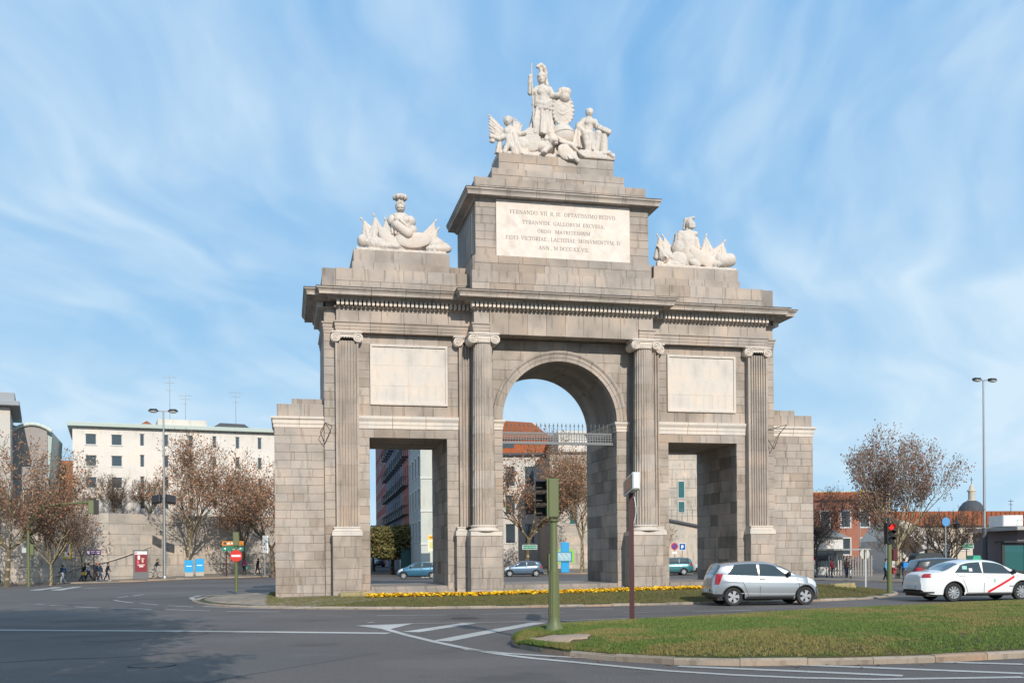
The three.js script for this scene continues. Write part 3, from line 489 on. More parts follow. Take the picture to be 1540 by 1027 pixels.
  const uv = new Float32Array(P.length / 3 * 2); for (let i = 0; i < P.length / 3; i++) { uv[i * 2] = P[i * 3] + P[i * 3 + 2] * 0.7; uv[i * 2 + 1] = P[i * 3 + 1] + P[i * 3 + 2] * 0.3; } g.setAttribute('uv', new THREE.BufferAttribute(uv, 2)); return g;
}
// ================================================================ sculpture on the roof
{
  const Z = -0.85;
  const crown = thing('sculpture_group', 'pale stone crowning group with helmeted standing woman, globe, lion and winged figure', 'sculpture', [0, 18.2, Z]);
  const o = (x, y, z = 0) => [x, y - 18.2, z];
  const st = (name, prims, cell, rough = 0.015) => { if (/woman|figure/.test(name)) prims = prims.map((p) => ({ ...p, k: p.k * 0.7, bb: [p.bb[0].map((v) => v - 0.03), p.bb[1].map((v) => v + 0.03)], f: (x, y, z) => p.f(x, y, z) - 0.026 })); return part(name, carve(prims, cell, rough * 2.2), M.statue, crown); };
  // rocky base under everything
  st('rock_base', [slab(o(0, 18.28, -0.3), [2.38, 0.06, 0.75], 0.05), slab(o(-0.5, 18.75, -0.35), [0.75, 0.5, 0.4], 0.12), ell(o(-0.55, 19.2, -0.2), [0.62, 0.42, 0.42]), ell(o(0.55, 18.7, -0.35), [0.85, 0.55, 0.5]), ell(o(-1.5, 18.7, -0.4), [0.6, 0.5, 0.4]), ell(o(1.6, 18.75, -0.4), [0.7, 0.55, 0.4]), ell(o(-0.15, 19.45, -0.25), [0.35, 0.25, 0.3]), drape(o(-0.85, 19.75, -0.2), o(-1.25, 18.4, 0.0), 0.14, 0.62, 7, 0.12, 0.08, 0.6), ell(o(1.0, 18.95, -0.2), [0.4, 0.6, 0.4]), ell(o(-1.35, 18.75, 0.1), [0.4, 0.42, 0.35])], 0.04, 0.05);
  // standing helmeted woman
  st('standing_woman', [
    drape(o(-0.40, 20.75, 0.0), o(-0.50, 19.25, 0.05), 0.28, 0.50, 10, 0.17, 0.04, 0.8), drape(o(-0.30, 21.25, -0.2), o(-0.42, 19.3, -0.22), 0.30, 0.56, 8, 0.13, 0.05, 0.5, 2), drape(o(-0.42, 20.9, 0), o(-0.38, 20.35, 0.05), 0.24, 0.34, 7, 0.10, 0.06, 0.82, 1),
    ...limb([[...o(-0.70, 20.62, 0.16), 0.07], [...o(-0.40, 20.50, 0.27), 0.085], [...o(-0.12, 20.72, 0.18), 0.07]], 0.05), ...limb([[...o(-0.74, 20.52, 0.1), 0.06], [...o(-0.42, 20.36, 0.28), 0.075], [...o(-0.08, 20.58, 0.18), 0.06]], 0.05),
    cap(o(-0.42, 20.75, 0), o(-0.40, 21.12, 0.0), 0.25, 0.29, 0.08), ell(o(-0.55, 21.06, 0.19), [0.12, 0.12, 0.1], 0.05), ell(o(-0.27, 21.08, 0.19), [0.12, 0.12, 0.1], 0.05), cap(o(-0.66, 21.22, 0), o(-0.14, 21.26, 0), 0.125, 0.125, 0.08), cap(o(-0.45, 21.25, 0.02), o(-0.47, 21.52, 0.05), 0.095, 0.09, 0.05),
    ell(o(-0.49, 21.63, 0.09), [0.135, 0.175, 0.16], 0.03), ell(o(-0.53, 21.60, 0.245), [0.025, 0.05, 0.03], 0.02), ell(o(-0.50, 21.50, 0.19), [0.06, 0.04, 0.05], 0.03),
    // helmet, peak and crest
    ell(o(-0.46, 21.74, 0.05), [0.17, 0.17, 0.20], 0.02), cap(o(-0.60, 21.74, 0.2), o(-0.42, 21.76, 0.24), 0.03, 0.03, 0.02), cap(o(-0.50, 21.86, 0.08), o(-0.52, 22.05, 0.10), 0.07, 0.06, 0.03),
    ...limb([[...o(-0.66, 22.14, 0.12), 0.05], [...o(-0.50, 22.21, 0.1), 0.075], [...o(-0.36, 22.14, 0.04), 0.08], [...o(-0.28, 21.96, -0.04), 0.075], [...o(-0.26, 21.74, -0.12), 0.06], [...o(-0.2, 21.5, -0.1), 0.07]], 0.03),
    // arms
    ...limb([[...o(-0.68, 21.2, 0), 0.11], [...o(-0.98, 21.03, 0.08), 0.08], [...o(-1.0, 21.42, 0.16), 0.06], [...o(-0.99, 21.62, 0.18), 0.06]], 0.05), ell(o(-0.99, 21.66, 0.19), [0.07, 0.085, 0.07], 0.03),
    ...limb([[...o(-0.12, 21.24, 0), 0.12], [...o(-0.03, 20.98, 0.1), 0.1], [...o(0.16, 20.96, 0.22), 0.07], [...o(0.28, 21.1, 0.26), 0.05]], 0.05), drape(o(-0.62, 21.15, 0), o(-0.72, 20.6, 0.0), 0.12, 0.14, 6, 0.15, 0.05),
    ...limb([[...o(-0.18, 21.3, -0.1), 0.08], [...o(-0.05, 21.0, -0.2), 0.12], [...o(0.0, 20.2, -0.25), 0.16], [...o(-0.05, 19.5, -0.2), 0.2]], 0.06),
  ], 0.024);
  part('spear', [tube(o(-0.95, 22.22, 0.22), o(-0.88, 19.35, 0.3), 0.022, 0.026, 8)], M.statue, crown);
  // crowned oval escutcheon on a globe
  st('escutcheon', [ell(o(0.43, 20.44, 0.05), [0.44, 0.64, 0.12], 0.03), ...Array.from({ length: 22 }, (_, i) => { const t = i / 22 * Math.PI * 2; return ell(o(0.43 + 0.45 * Math.cos(t), 20.44 + 0.62 * Math.sin(t), 0.06), [0.075, 0.075, 0.075], 0.025); }), ...limb([[...o(0.2, 20.3, 0.15), 0.03], [...o(0.4, 20.2, 0.18), 0.03], [...o(0.6, 20.34, 0.15), 0.03]], 0.02), ...limb([[...o(0.25, 20.6, 0.15), 0.025], [...o(0.43, 20.68, 0.17), 0.025], [...o(0.62, 20.6, 0.15), 0.025]], 0.02), ell(o(0.43, 20.44, 0.16), [0.14, 0.18, 0.04], 0.02)], 0.024);
  st('crown', [...Array.from({ length: 12 }, (_, i) => { const t = i / 12 * Math.PI * 2; return ell(o(0.49 + 0.22 * Math.cos(t), 21.16, 0.1 + 0.2 * Math.sin(t)), [0.09, 0.15, 0.09], 0.03); }), ell(o(0.49, 21.2, 0.1), [0.24, 0.16, 0.22], 0.03), cap(o(0.49, 21.02, 0.1), o(0.49, 20.98, 0.1), 0.26, 0.26, 0.02), ell(o(0.49, 21.37, 0.1), [0.045, 0.06, 0.045], 0.02)], 0.024);
  st('globe', [ell(o(0.43, 19.36, 0.0), [0.51, 0.5, 0.48], 0.03)], 0.035, 0);
  part('globe_band', (() => { const g = new THREE.TorusGeometry(0.49, 0.03, 6, 40); g.rotateX(1.35); g.rotateZ(0.15); g.translate(...o(0.43, 19.36, 0)); return clean(g); })(), M.statue, crown);
  // lion below the globe
  st('lion', [ell(o(-0.12, 18.98, 0.42), [0.2, 0.2, 0.2], 0.05), ell(o(-0.03, 18.9, 0.6), [0.12, 0.1, 0.12], 0.04), ell(o(0.0, 18.78, 0.58), [0.09, 0.05, 0.1], 0.03), ell(o(-0.11, 18.93, 0.62), [0.03, 0.03, 0.03], 0.02), ...Array.from({ length: 16 }, (_, i) => { const t = i / 16 * Math.PI * 2; return ell(o(-0.17 + 0.22 * Math.cos(t), 19.0 + 0.22 * Math.sin(t), 0.34 + 0.03 * (i % 3)), [0.085, 0.085, 0.1], 0.025); }), ell(o(-0.4, 18.75, 0.2), [0.42, 0.26, 0.26], 0.06), ...limb([[...o(-0.25, 18.7, 0.35), 0.12], [...o(-0.42, 18.5, 0.6), 0.1], [...o(-0.62, 18.34, 0.72), 0.09]], 0.05), ell(o(-0.55, 18.32, 0.75), [0.13, 0.09, 0.13], 0.04)], 0.026);
  // oval tablet leaning in front
  st('tablet', [ell(o(-0.98, 18.98, 0.3), [0.40, 0.5, 0.09], 0.02, 0.12), ...Array.from({ length: 4 }, (_, i) => slab(o(-0.98, 19.2 - i * 0.12, 0.38), [0.18 - i * 0.03, 0.012, 0.012], 0.006, 0.01))], 0.024, 0.004);
  // winged figure with child
  st('winged_figure', [ell(o(-1.98, 19.72, 0.15), [0.14, 0.17, 0.15], 0.03), ell(o(-1.94, 19.80, 0.1), [0.18, 0.14, 0.18], 0.02), ell(o(-2.02, 19.69, 0.29), [0.03, 0.04, 0.03], 0.02), cap(o(-1.92, 19.58, 0.1), o(-1.88, 19.45, 0.06), 0.08, 0.09), cap(o(-1.86, 19.35, 0.05), o(-1.75, 18.95, 0.05), 0.2, 0.22, 0.08), drape(o(-1.75, 19.2, 0.05), o(-1.55, 18.25, 0.12), 0.26, 0.42, 8, 0.12, 0.07), ...limb([[...o(-2.02, 19.38, 0.1), 0.09], [...o(-2.15, 19.1, 0.3), 0.075], [...o(-2.3, 18.95, 0.4), 0.06]], 0.04), ...limb([[...o(-1.7, 19.36, 0.1), 0.09], [...o(-1.5, 19.15, 0.3), 0.08], [...o(-1.3, 19.2, 0.4), 0.06]], 0.04), ell(o(-2.08, 19.17, 0.42), [0.1, 0.11, 0.1], 0.03), ...limb([[...o(-2.05, 19.05, 0.4), 0.09], [...o(-2.0, 18.75, 0.42), 0.11], [...o(-2.1, 18.5, 0.45), 0.08], [...o(-2.2, 18.28, 0.5), 0.07]], 0.04), ...limb([[...o(-2.0, 18.72, 0.42), 0.09], [...o(-1.85, 18.5, 0.5), 0.07], [...o(-1.8, 18.28, 0.5), 0.06]], 0.04), ...limb([[...o(-2.15, 18.98, 0.4), 0.07], [...o(-2.4, 18.85, 0.4), 0.065], [...o(-2.66, 18.93, 0.38), 0.07]], 0.04), ell(o(-2.70, 18.93, 0.38), [0.1, 0.08, 0.08], 0.03), ell(o(-2.68, 18.77, 0.34), [0.1, 0.07, 0.07], 0.03), drape(o(-2.35, 18.8, 0.3), o(-2.42, 18.3, 0.3), 0.06, 0.12, 5, 0.2)], 0.026);
  const feathers = (bx0, by0, tx, ty, n, side) => { const p = [], dx = tx - bx0, dy = ty - by0, L = Math.hypot(dx, dy), qx = side * dy / L, qy = -side * dx / L; for (let i = 0; i < n; i++) { const e = 1 - 0.085 * i, w = 0.072 * i; p.push(cap(o(bx0 + qx * w * 0.8, by0 + qy * w * 0.8, -0.02), o(bx0 + dx * e + qx * w * 1.25, by0 + dy * e + qy * w * 1.25, -0.06 + 0.02 * (i % 2)), 0.062, 0.034, 0.012)); } return p; };
  st('wing', feathers(-1.95, 19.25, -2.74, 20.02, 7, -1).concat(feathers(-1.72, 19.25, -1.66, 19.98, 5, 1)), 0.024);
  // seated figure with broken column
  st('seated_figure', [ell(o(1.60, 20.40, 0.1), [0.13, 0.165, 0.145], 0.03), ell(o(1.62, 20.47, 0.05), [0.145, 0.13, 0.155], 0.02), ell(o(1.575, 20.38, 0.245), [0.025, 0.04, 0.03], 0.02), cap(o(1.6, 20.25, 0.07), o(1.6, 20.14, 0.05), 0.075, 0.085), cap(o(1.36, 20.06, 0.03), o(1.86, 20.06, 0.03), 0.11, 0.11, 0.06), cap(o(1.6, 20.0, 0.03), o(1.55, 19.55, 0.02), 0.22, 0.19, 0.08), ell(o(1.5, 19.95, 0.2), [0.1, 0.09, 0.08], 0.05), ell(o(1.72, 19.95, 0.2), [0.1, 0.09, 0.08], 0.05), ell(o(1.55, 19.38, 0.05), [0.3, 0.2, 0.25], 0.08), ...limb([[...o(1.42, 19.38, 0.15), 0.16], [...o(1.3, 19.3, 0.52), 0.13], [...o(1.36, 18.85, 0.56), 0.1], [...o(1.38, 18.5, 0.55), 0.085]], 0.05), ...limb([[...o(1.7, 19.38, 0.15), 0.16], [...o(1.86, 19.36, 0.5), 0.13], [...o(1.82, 18.9, 0.52), 0.1], [...o(1.74, 18.52, 0.55), 0.085]], 0.05), drape(o(1.58, 19.4, 0.35), o(1.56, 18.6, 0.42), 0.16, 0.24, 7, 0.2), ...limb([[...o(1.34, 20.04, 0.03), 0.1], [...o(1.12, 19.75, 0.12), 0.085], [...o(1.3, 19.5, 0.32), 0.065]], 0.05), drape(o(1.2, 19.95, 0.0), o(1.05, 18.8, 0.1), 0.12, 0.28, 7, 0.16), ...limb([[...o(1.86, 20.03, 0.03), 0.1], [...o(2.0, 19.75, 0.1), 0.08], [...o(2.12, 19.62, 0.22), 0.065]], 0.05), slab(o(1.6, 18.42, 0.35), [0.55, 0.1, 0.25], 0.05)], 0.026);
  st('broken_column', [cap(o(2.2, 18.4, 0.1), o(2.22, 19.45, 0.1), 0.22, 0.18, 0.04), slab(o(2.2, 19.66, 0.12), [0.26, 0.06, 0.2], 0.05, 0.04, -0.35), slab(o(2.25, 18.42, 0.3), [0.28, 0.1, 0.25], 0.05), ...limb([[...o(2.05, 18.5, 0.62), 0.08], [...o(2.3, 18.56, 0.62), 0.08], [...o(2.46, 18.42, 0.6), 0.07]], 0.03)], 0.03);
  // cloth and shield hanging over the plinth
  st('hanging_cloth', [drape(o(0.55, 18.95, 0.35), o(0.66, 18.08, 0.72), 0.3, 0.26, 8, 0.14, 0.05, 0.6), ell(o(0.36, 18.42, 0.68), [0.3, 0.36, 0.1], 0.03, 0.7), ...limb([[...o(0.2, 18.9, 0.5), 0.07], [...o(0.6, 18.72, 0.72), 0.07], [...o(0.98, 18.42, 0.7), 0.06], [...o(1.15, 18.3, 0.72), 0.05]], 0.03), slab(o(0.78, 18.12, 0.75), [0.14, 0.06, 0.05], 0.03, 0.03, -0.5), ...limb([[...o(0.12, 19.2, 0.3), 0.05], [...o(0.18, 19.05, 0.45), 0.07], [...o(0.4, 18.9, 0.5), 0.1]], 0.03)], 0.026);
}
// military trophies over the side bays
function flag(p, base, tip, w, z, side) { // a rolled standard fanning out to its cloth
  const dx = tip[0] - base[0], dy = tip[1] - base[1]; p.push(cap([base[0], base[1], z], [tip[0], tip[1], z], 0.03, 0.022, 0.015), ell([tip[0], tip[1], z], [0.05, 0.09, 0.04], 0.02, -Math.atan2(dx, dy)));
  for (let i = 0; i < 5; i++) { const t = i / 4; p.push(cap([base[0] + dx * 0.88, base[1] + dy * 0.88, z + 0.02], [base[0] + side * w * t + dx * 0.05, base[1] + dy * (0.16 - 0.12 * t) + 0.12, z + 0.09 * (i % 2)], 0.05, 0.125, 0.014)); }
}
{
  const t = thing('stone_trophy', 'pale stone military trophy with plumed round-topped helmet and long oval shield', 'trophy', [-6.43, 14.07, -1.35], 0);
  const q = (x, y) => [x + 6.43, y - 14.07]; const st = (n, p, c = 0.026, r = 0.012) => part(n, carve(p, c, r * 2.2), M.statue, t);
  st('cuirass', [ell([...q(-6.4, 15.40), -0.05], [0.47, 0.47, 0.33], 0.03), cap([...q(-6.4, 15.2), -0.05], [...q(-6.38, 14.6), 0], 0.36, 0.42, 0.06), ell([...q(-6.8, 15.5), 0], [0.17, 0.24, 0.22], 0.02, -0.35), ell([...q(-5.98, 15.5), 0], [0.17, 0.24, 0.22], 0.02, 0.35), ell([...q(-6.55, 15.5), 0.2], [0.17, 0.15, 0.12], 0.03), ell([...q(-6.24, 15.5), 0.2], [0.17, 0.15, 0.12], 0.03), ...limb([[...q(-6.72, 15.72), 0.16, 0.03], [...q(-6.5, 15.45), 0.33, 0.03], [...q(-6.2, 15.2), 0.32, 0.03]], 0.008), ...Array.from({ length: 7 }, (_, i) => cap([...q(-6.78 + i * 0.13, 15.1), 0.26], [...q(-6.8 + i * 0.135, 14.86), 0.34], 0.05, 0.055, 0.01))]);
  st('helmet', [ell([...q(-6.43, 16.08), 0.02], [0.21, 0.26, 0.23], 0.015), cap([...q(-6.6, 16.1), 0.17], [...q(-6.43, 16.2), 0.27], 0.03, 0.03, 0.01), cap([...q(-6.43, 16.2), 0.27], [...q(-6.26, 16.1), 0.17], 0.03, 0.03, 0.01), slab([...q(-6.43, 16.0), 0.22], [0.13, 0.012, 0.05], 0.01, 0.006), slab([...q(-6.43, 15.92), 0.2], [0.13, 0.012, 0.05], 0.01, 0.006), cap([...q(-6.43, 16.25), 0], [...q(-6.43, 16.38), 0], 0.13, 0.16, 0.02), ell([...q(-6.43, 16.47), 0.02], [0.29, 0.13, 0.27], 0.02), ...Array.from({ length: 9 }, (_, i) => ell([...q(-6.43 + 0.24 * Math.cos(i / 9 * 6.283), 16.45), 0.02 + 0.22 * Math.sin(i / 9 * 6.283)], [0.075, 0.11, 0.075], 0.012))]);
  const F = []; flag(F, q(-7.1, 14.4), q(-8.02, 15.52), 0.75, -0.1, -1); flag(F, q(-6.95, 14.35), q(-7.53, 15.68), 0.75, 0, -1); flag(F, q(-6.75, 14.35), q(-7.07, 15.5), 0.55, 0.1, -1); flag(F, q(-5.75, 14.35), q(-4.94, 15.62), 0.8, -0.05, 1); flag(F, q(-5.6, 14.35), q(-4.85, 15.25), 0.55, 0.1, 1); flag(F, q(-6.6, 14.5), q(-7.95, 14.95), 0.3, -0.1, -1);
  st('banners', F, 0.028);
  st('shield', [ell([...q(-5.88, 14.62), 0.36], [0.7, 0.33, 0.08], 0.02, 0.12), ell([...q(-7.0, 14.68), 0.28], [0.5, 0.26, 0.09], 0.03, -0.9)]);
  st('drum', [cap([...q(-6.62, 15.2), 0.36], [...q(-6.15, 14.85), 0.4], 0.19, 0.19, 0.02), ell([...q(-5.95, 15.05), 0.25], [0.2, 0.22, 0.2], 0.04)]);
  st('arms_heap', [slab([...q(-6.43, 14.12), 0.0], [1.82, 0.035, 0.45], 0.03), ell([...q(-8.0, 14.55), 0.1], [0.22, 0.25, 0.25], 0.05), ell([...q(-7.45, 14.4), 0.2], [0.4, 0.3, 0.3], 0.06), ell([...q(-5.0, 14.5), 0.1], [0.42, 0.36, 0.3], 0.06), ell([...q(-4.55, 14.45), 0.1], [0.18, 0.2, 0.2], 0.05), cap([...q(-7.2, 14.3), 0.4], [...q(-6.6, 14.3), 0.45], 0.14, 0.12, 0.04), cap([...q(-5.3, 14.3), 0.35], [...q(-4.5, 14.35), 0.3], 0.12, 0.16, 0.04), ell([...q(-6.4, 14.5), 0], [1.2, 0.4, 0.35], 0.08)], 0.03, 0.03);
}
{
  const t = thing('stone_trophy', 'pale stone military trophy with crested visored helmet, cloak and slanting shield', 'trophy', [6.5, 14.07, -1.35], 0);
  const q = (x, y) => [x - 6.5, y - 14.07]; const st = (n, p, c = 0.026, r = 0.012) => part(n, carve(p, c, r * 2.2), M.statue, t);
  st('cuirass', [ell([...q(6.25, 15.4), -0.05], [0.44, 0.42, 0.3], 0.06), cap([...q(6.25, 15.3), -0.05], [...q(6.3, 14.6), 0], 0.36, 0.42, 0.1), drape([...q(5.85, 15.7), -0.05], [...q(5.75, 14.7), 0], 0.16, 0.26, 7, 0.12), cap([...q(6.66, 15.5), -0.05], [...q(6.75, 15.1), 0], 0.13, 0.12), cap([...q(6.3, 15.75), -0.02], [...q(6.32, 15.95), 0], 0.17, 0.14, 0.04), cap([...q(5.9, 15.72), 0], [...q(6.6, 15.72), 0.05], 0.12, 0.12, 0.06)]);
  st('helmet', [ell([...q(6.36, 16.12), 0.02], [0.2, 0.25, 0.22], 0.03), slab([...q(6.4, 16.05), 0.18], [0.12, 0.1, 0.03], 0.03), cap([...q(6.2, 16.36), -0.05], [...q(6.52, 16.42), 0.08], 0.075, 0.06, 0.03), cap([...q(6.18, 16.35), -0.05], [...q(6.14, 15.95), -0.12], 0.07, 0.06, 0.03)]);
  const F = []; flag(F, q(5.5, 14.4), q(4.83, 15.56), 0.7, 0.05, -1); flag(F, q(5.7, 14.5), q(5.14, 15.6), 0.6, -0.1, -1); flag(F, q(6.95, 14.5), q(7.19, 15.75), 0.7, -0.1, 1); flag(F, q(7.1, 14.4), q(8.02, 15.5), 0.95, 0.0, 1); flag(F, q(5.6, 14.3), q(4.75, 15.05), 0.6, 0.2, -1); flag(F, q(7.0, 14.4), q(7.0, 15.4), 0.3, 0.1, -1);
  st('banners', F, 0.028);
  st('shield', [ell([...q(6.75, 14.6), 0.38], [0.66, 0.27, 0.07], 0.02, -0.62), ell([...q(5.72, 14.45), 0.3], [0.4, 0.4, 0.12], 0.03), ell([...q(6.45, 14.35), 0.35], [0.3, 0.16, 0.1], 0.03, -0.4)]);
  st('drum', [cap([...q(7.72, 14.55), 0.15], [...q(8.15, 14.6), 0.2], 0.3, 0.3, 0.02), { ...ell([...q(8.5, 14.66), 0.25], [0.18, 0.2, 0.2], 0.02), cut: true }]);
  part('cannon', [tube([...q(5.35, 14.6), 0.05], [...q(5.02, 14.42), 0.42], 0.12, 0.14, 16), (() => { const g = new THREE.TorusGeometry(0.12, 0.05, 8, 20); g.translate(0, 0, 0); return moved(clean(g), ...q(5.0, 14.41), 0.45, -0.5, 0.3); })()], M.statue, t);
  part('cannon_mouth', moved(clean(new THREE.CylinderGeometry(0.085, 0.085, 0.02, 14)), ...q(4.985, 14.40), 0.475, -0.5, Math.PI / 2 + 0.3), M.graniteCore, t);
  st('arms_heap', [slab([...q(6.5, 14.12), 0.0], [1.82, 0.035, 0.45], 0.03), ell([...q(5.3, 14.45), 0.05], [0.5, 0.35, 0.3], 0.06), ell([...q(7.3, 14.45), 0.0], [0.6, 0.36, 0.3], 0.06), ell([...q(5.75, 15.0), 0.2], [0.3, 0.34, 0.22], 0.05), ell([...q(7.45, 14.35), 0.35], [0.25, 0.16, 0.15], 0.04), cap([...q(4.8, 14.25), 0.3], [...q(5.6, 14.25), 0.35], 0.12, 0.12, 0.05), ell([...q(6.4, 14.5), 0], [1.2, 0.4, 0.35], 0.08)], 0.03, 0.03);
}
// ================================================================ ground, road, islands
struct('ground', (() => { const g = new THREE.PlaneGeometry(3000, 3000, 1, 1); g.rotateX(-Math.PI / 2); g.translate(0, -1.6, -400); return uvBox(g); })(), mat(0.20, 0.185, 0.16, 0.95, { map: T.concrete }), 'wide pale paved city ground reaching the horizon');
const roadMat = mat(0.166, 0.149, 0.141, 0.86, { map: T.asphalt, bumpMap: T.fine, bumpScale: 0.006 });
const road = struct('road', sheet(120, 130, (u, v) => { const x = -110 + u * 260, z = -200 + v * 262; return [x, gy(x, z), z]; }), roadMat, 'worn grey asphalt roadway round the traffic island');
const paint = mat(0.62, 0.62, 0.60, 0.75, { map: T.asphalt });
function ribbon(pts, w, lift = 0.007) {     // a painted stripe that follows the road surface
  const n = pts.length, tr = [], L = [], Rr = [];
  const dense = []; for (let i = 0; i < n - 1; i++) { const m = Math.max(1, Math.ceil(Math.hypot(pts[i + 1][0] - pts[i][0], pts[i + 1][1] - pts[i][1]) / 0.6)); for (let k = 0; k < m; k++) dense.push([mix(pts[i][0], pts[i + 1][0], k / m), mix(pts[i][1], pts[i + 1][1], k / m)]); } dense.push(pts[n - 1]);
  for (let i = 0; i < dense.length; i++) { const a = dense[Math.max(0, i - 1)], b = dense[Math.min(dense.length - 1, i + 1)], d = Math.hypot(b[0] - a[0], b[1] - a[1]) || 1, nx = -(b[1] - a[1]) / d * w / 2, nz = (b[0] - a[0]) / d * w / 2, p = dense[i]; L.push([p[0] + nx, gy(p[0] + nx, p[1] + nz) + lift, p[1] + nz]); Rr.push([p[0] - nx, gy(p[0] - nx, p[1] - nz) + lift, p[1] - nz]); }
  for (let i = 0; i < dense.length - 1; i++) tr.push(...L[i], ...L[i + 1], ...Rr[i + 1], ...L[i], ...Rr[i + 1], ...Rr[i]);
  return raw(tr);
}
const MARKS = {"stop":[[-19.08,13.18],[-17.96,13.98],[-13.13,16.22],[-9.66,18.09],[-8.97,18.47]],"edge":[[-8.95,16.65],[-8.67,19.03],[-8.33,21.21],[-8.02,22.82],[-7.68,24.1],[-7.32,25.0],[-6.6,26.25],[-5.94,27.28],[-5.26,28.0],[-4.56,28.54],[-3.69,28.98],[-1.74,29.31]],"edge2":[[-8.06,23.02],[-7.55,24.01],[-6.93,24.78],[-6.32,25.35],[-5.26,26.08],[-4.51,26.61],[-3.84,27.19]],"s1":[[-5.55,26.81],[-4.2,27.87],[-3.13,28.74]],"s2":[[-4.69,26.45],[-2.93,27.82],[-1.46,28.97]],"s3":[[-2.46,26.84],[-0.68,28.01]],"top":[[-9.09,15.56],[-8.05,15.11],[-6.38,15.34],[-4.66,15.43],[-2.08,15.04]],"h1":[[-8.47,18.25],[-7.65,17.02],[-6.65,15.52]],"h2":[[-8.2,21.02],[-6.91,18.95],[-4.92,15.93]],"d1":[[-8.59,10.9],[-6.58,11.36]],"d2":[[-5.6,11.39],[-4.04,11.45],[-3.03,11.47]],"d3":[[-2.23,9.85],[-0.95,9.7]],"d4":[[0.54,12.59],[2.54,12.4]],"d5":[[-1.36,11.98],[-0.07,12.54]],"d6":[[-9.12,14.4],[-8.94,14.18]],"e1":[[-20.59,-1.39],[-20.19,-0.95]],"e2":[[-19.86,-0.31],[-19.07,0.52]],"e3":[[-18.7,1.16],[-17.64,2.54]],"e4":[[-17.24,2.69],[-15.68,4.2]],"e5":[[-15.2,4.6],[-13.6,6.06]],"e6":[[-13.08,6.46],[-11.38,7.49]],"e7":[[-14.09,2.73],[-12.97,4.35],[-11.62,5.33]],"e8":[[-11.17,5.71],[-10.63,5.94]],"f1":[[-18.41,-6.75],[-18.2,-8.19]],"f2":[[-18.06,-8.61],[-17.93,-11.19]],"f3":[[-18.22,-4.29],[-17.87,-3.18],[-16.98,-1.04]],"f4":[[-16.69,-0.65],[-15.81,1.04]],"f5":[[-15.38,1.73],[-14.4,3.09]],"z1":[[-25.81,-24.67],[-27.73,-36.79],[-29.04,-46.67]],"z2":[[-24.35,-23.34],[-25.74,-33.38],[-27.31,-45.41]],"z3":[[-23.92,-29.64],[-23.53,-32.87],[-22.56,-33.8]],"k1":[[-14.17,-7.94],[-15.02,-7.53],[-15.21,-5.38],[-14.72,-1.87],[-13.91,1.03],[-12.81,3.0]]};
const WIDTH = { stop: 0.42, edge: 0.17, edge2: 0.17, s1: 0.20, s2: 0.20, s3: 0.20, top: 0.12, h1: 0.42, h2: 0.42, k1: 0.22, z1: 0.7, z2: 0.7, z3: 0.5 };
for (const [k, p] of Object.entries(MARKS)) part('painted_line', ribbon(p, WIDTH[k] ?? 0.13), paint, road);
part('painted_line', raw([[-9.5, 15.45], [-8.05, 15.2], [-8.88, 17.3]].flatMap((p) => [p[0], gy(p[0], p[1]) + 0.008, p[1]])), paint, road);
// patches and sealed cracks in the asphalt
const patchMat = mat(0.085, 0.08, 0.079, 0.9, { map: T.asphalt }), paleMat = mat(0.15, 0.141, 0.137, 0.9, { map: T.asphalt });
{
  const r = rng(3131);
  for (let i = 0; i < 7; i++) { const x = rr(-18, 4, r), z = rr(12, 30, r); if (z < 20 && x > -7) continue; const pts = [[x, z]]; let a = rr(0, 6.28, r); for (let k = 0; k < 9; k++) { a += rr(-0.5, 0.5, r); const q = pts.at(-1); pts.push([q[0] + 0.5 * Math.cos(a), q[1] + 0.5 * Math.sin(a)]); } part('sealed_crack', ribbon(pts, 0.05, 0.004), patchMat, road); }
  part('asphalt_patch', ribbon([[-16, 30], [-10.5, 22.5]], 2.3, 0.003), paleMat, road); part('asphalt_patch', ribbon([[-25, 6], [-13, 11.5], [-4, 13.2]], 1.4, 0.003), paleMat, road);
}
const KGAP = 0.004; for (const [x, z] of [[-13.2, 24.3], [-6.4, 13.3]]) { const g = new THREE.CylinderGeometry(0.33, 0.33, 0.012, 28); g.translate(x, gy(x, z) + 0.006, z); const m = part('manhole_cover', uvBox(clean(g)), mat(0.075, 0.07, 0.068, 0.6, { metalness: 0.4, map: T.asphalt }), road); part('manhole_rim', (() => { const r2 = new THREE.TorusGeometry(0.34, 0.02, 4, 30); r2.rotateX(Math.PI / 2); r2.scale(1, 0.4, 1); r2.translate(x, gy(x, z) + 0.008, z); return clean(r2); })(), patchMat, m); }
const kerbMat = vmat(0.9, { map: T.granite });
const resample = (pts, step, closed = false) => { const c = new THREE.CatmullRomCurve3(pts.map((p) => new THREE.Vector3(p[0], 0, p[1])), closed, 'catmullrom', 0.5), n = Math.max(4, Math.round(c.getLength() / step)); return c.getSpacedPoints(n).map((p) => [p.x, p.z]); };
const KT = rng(606);
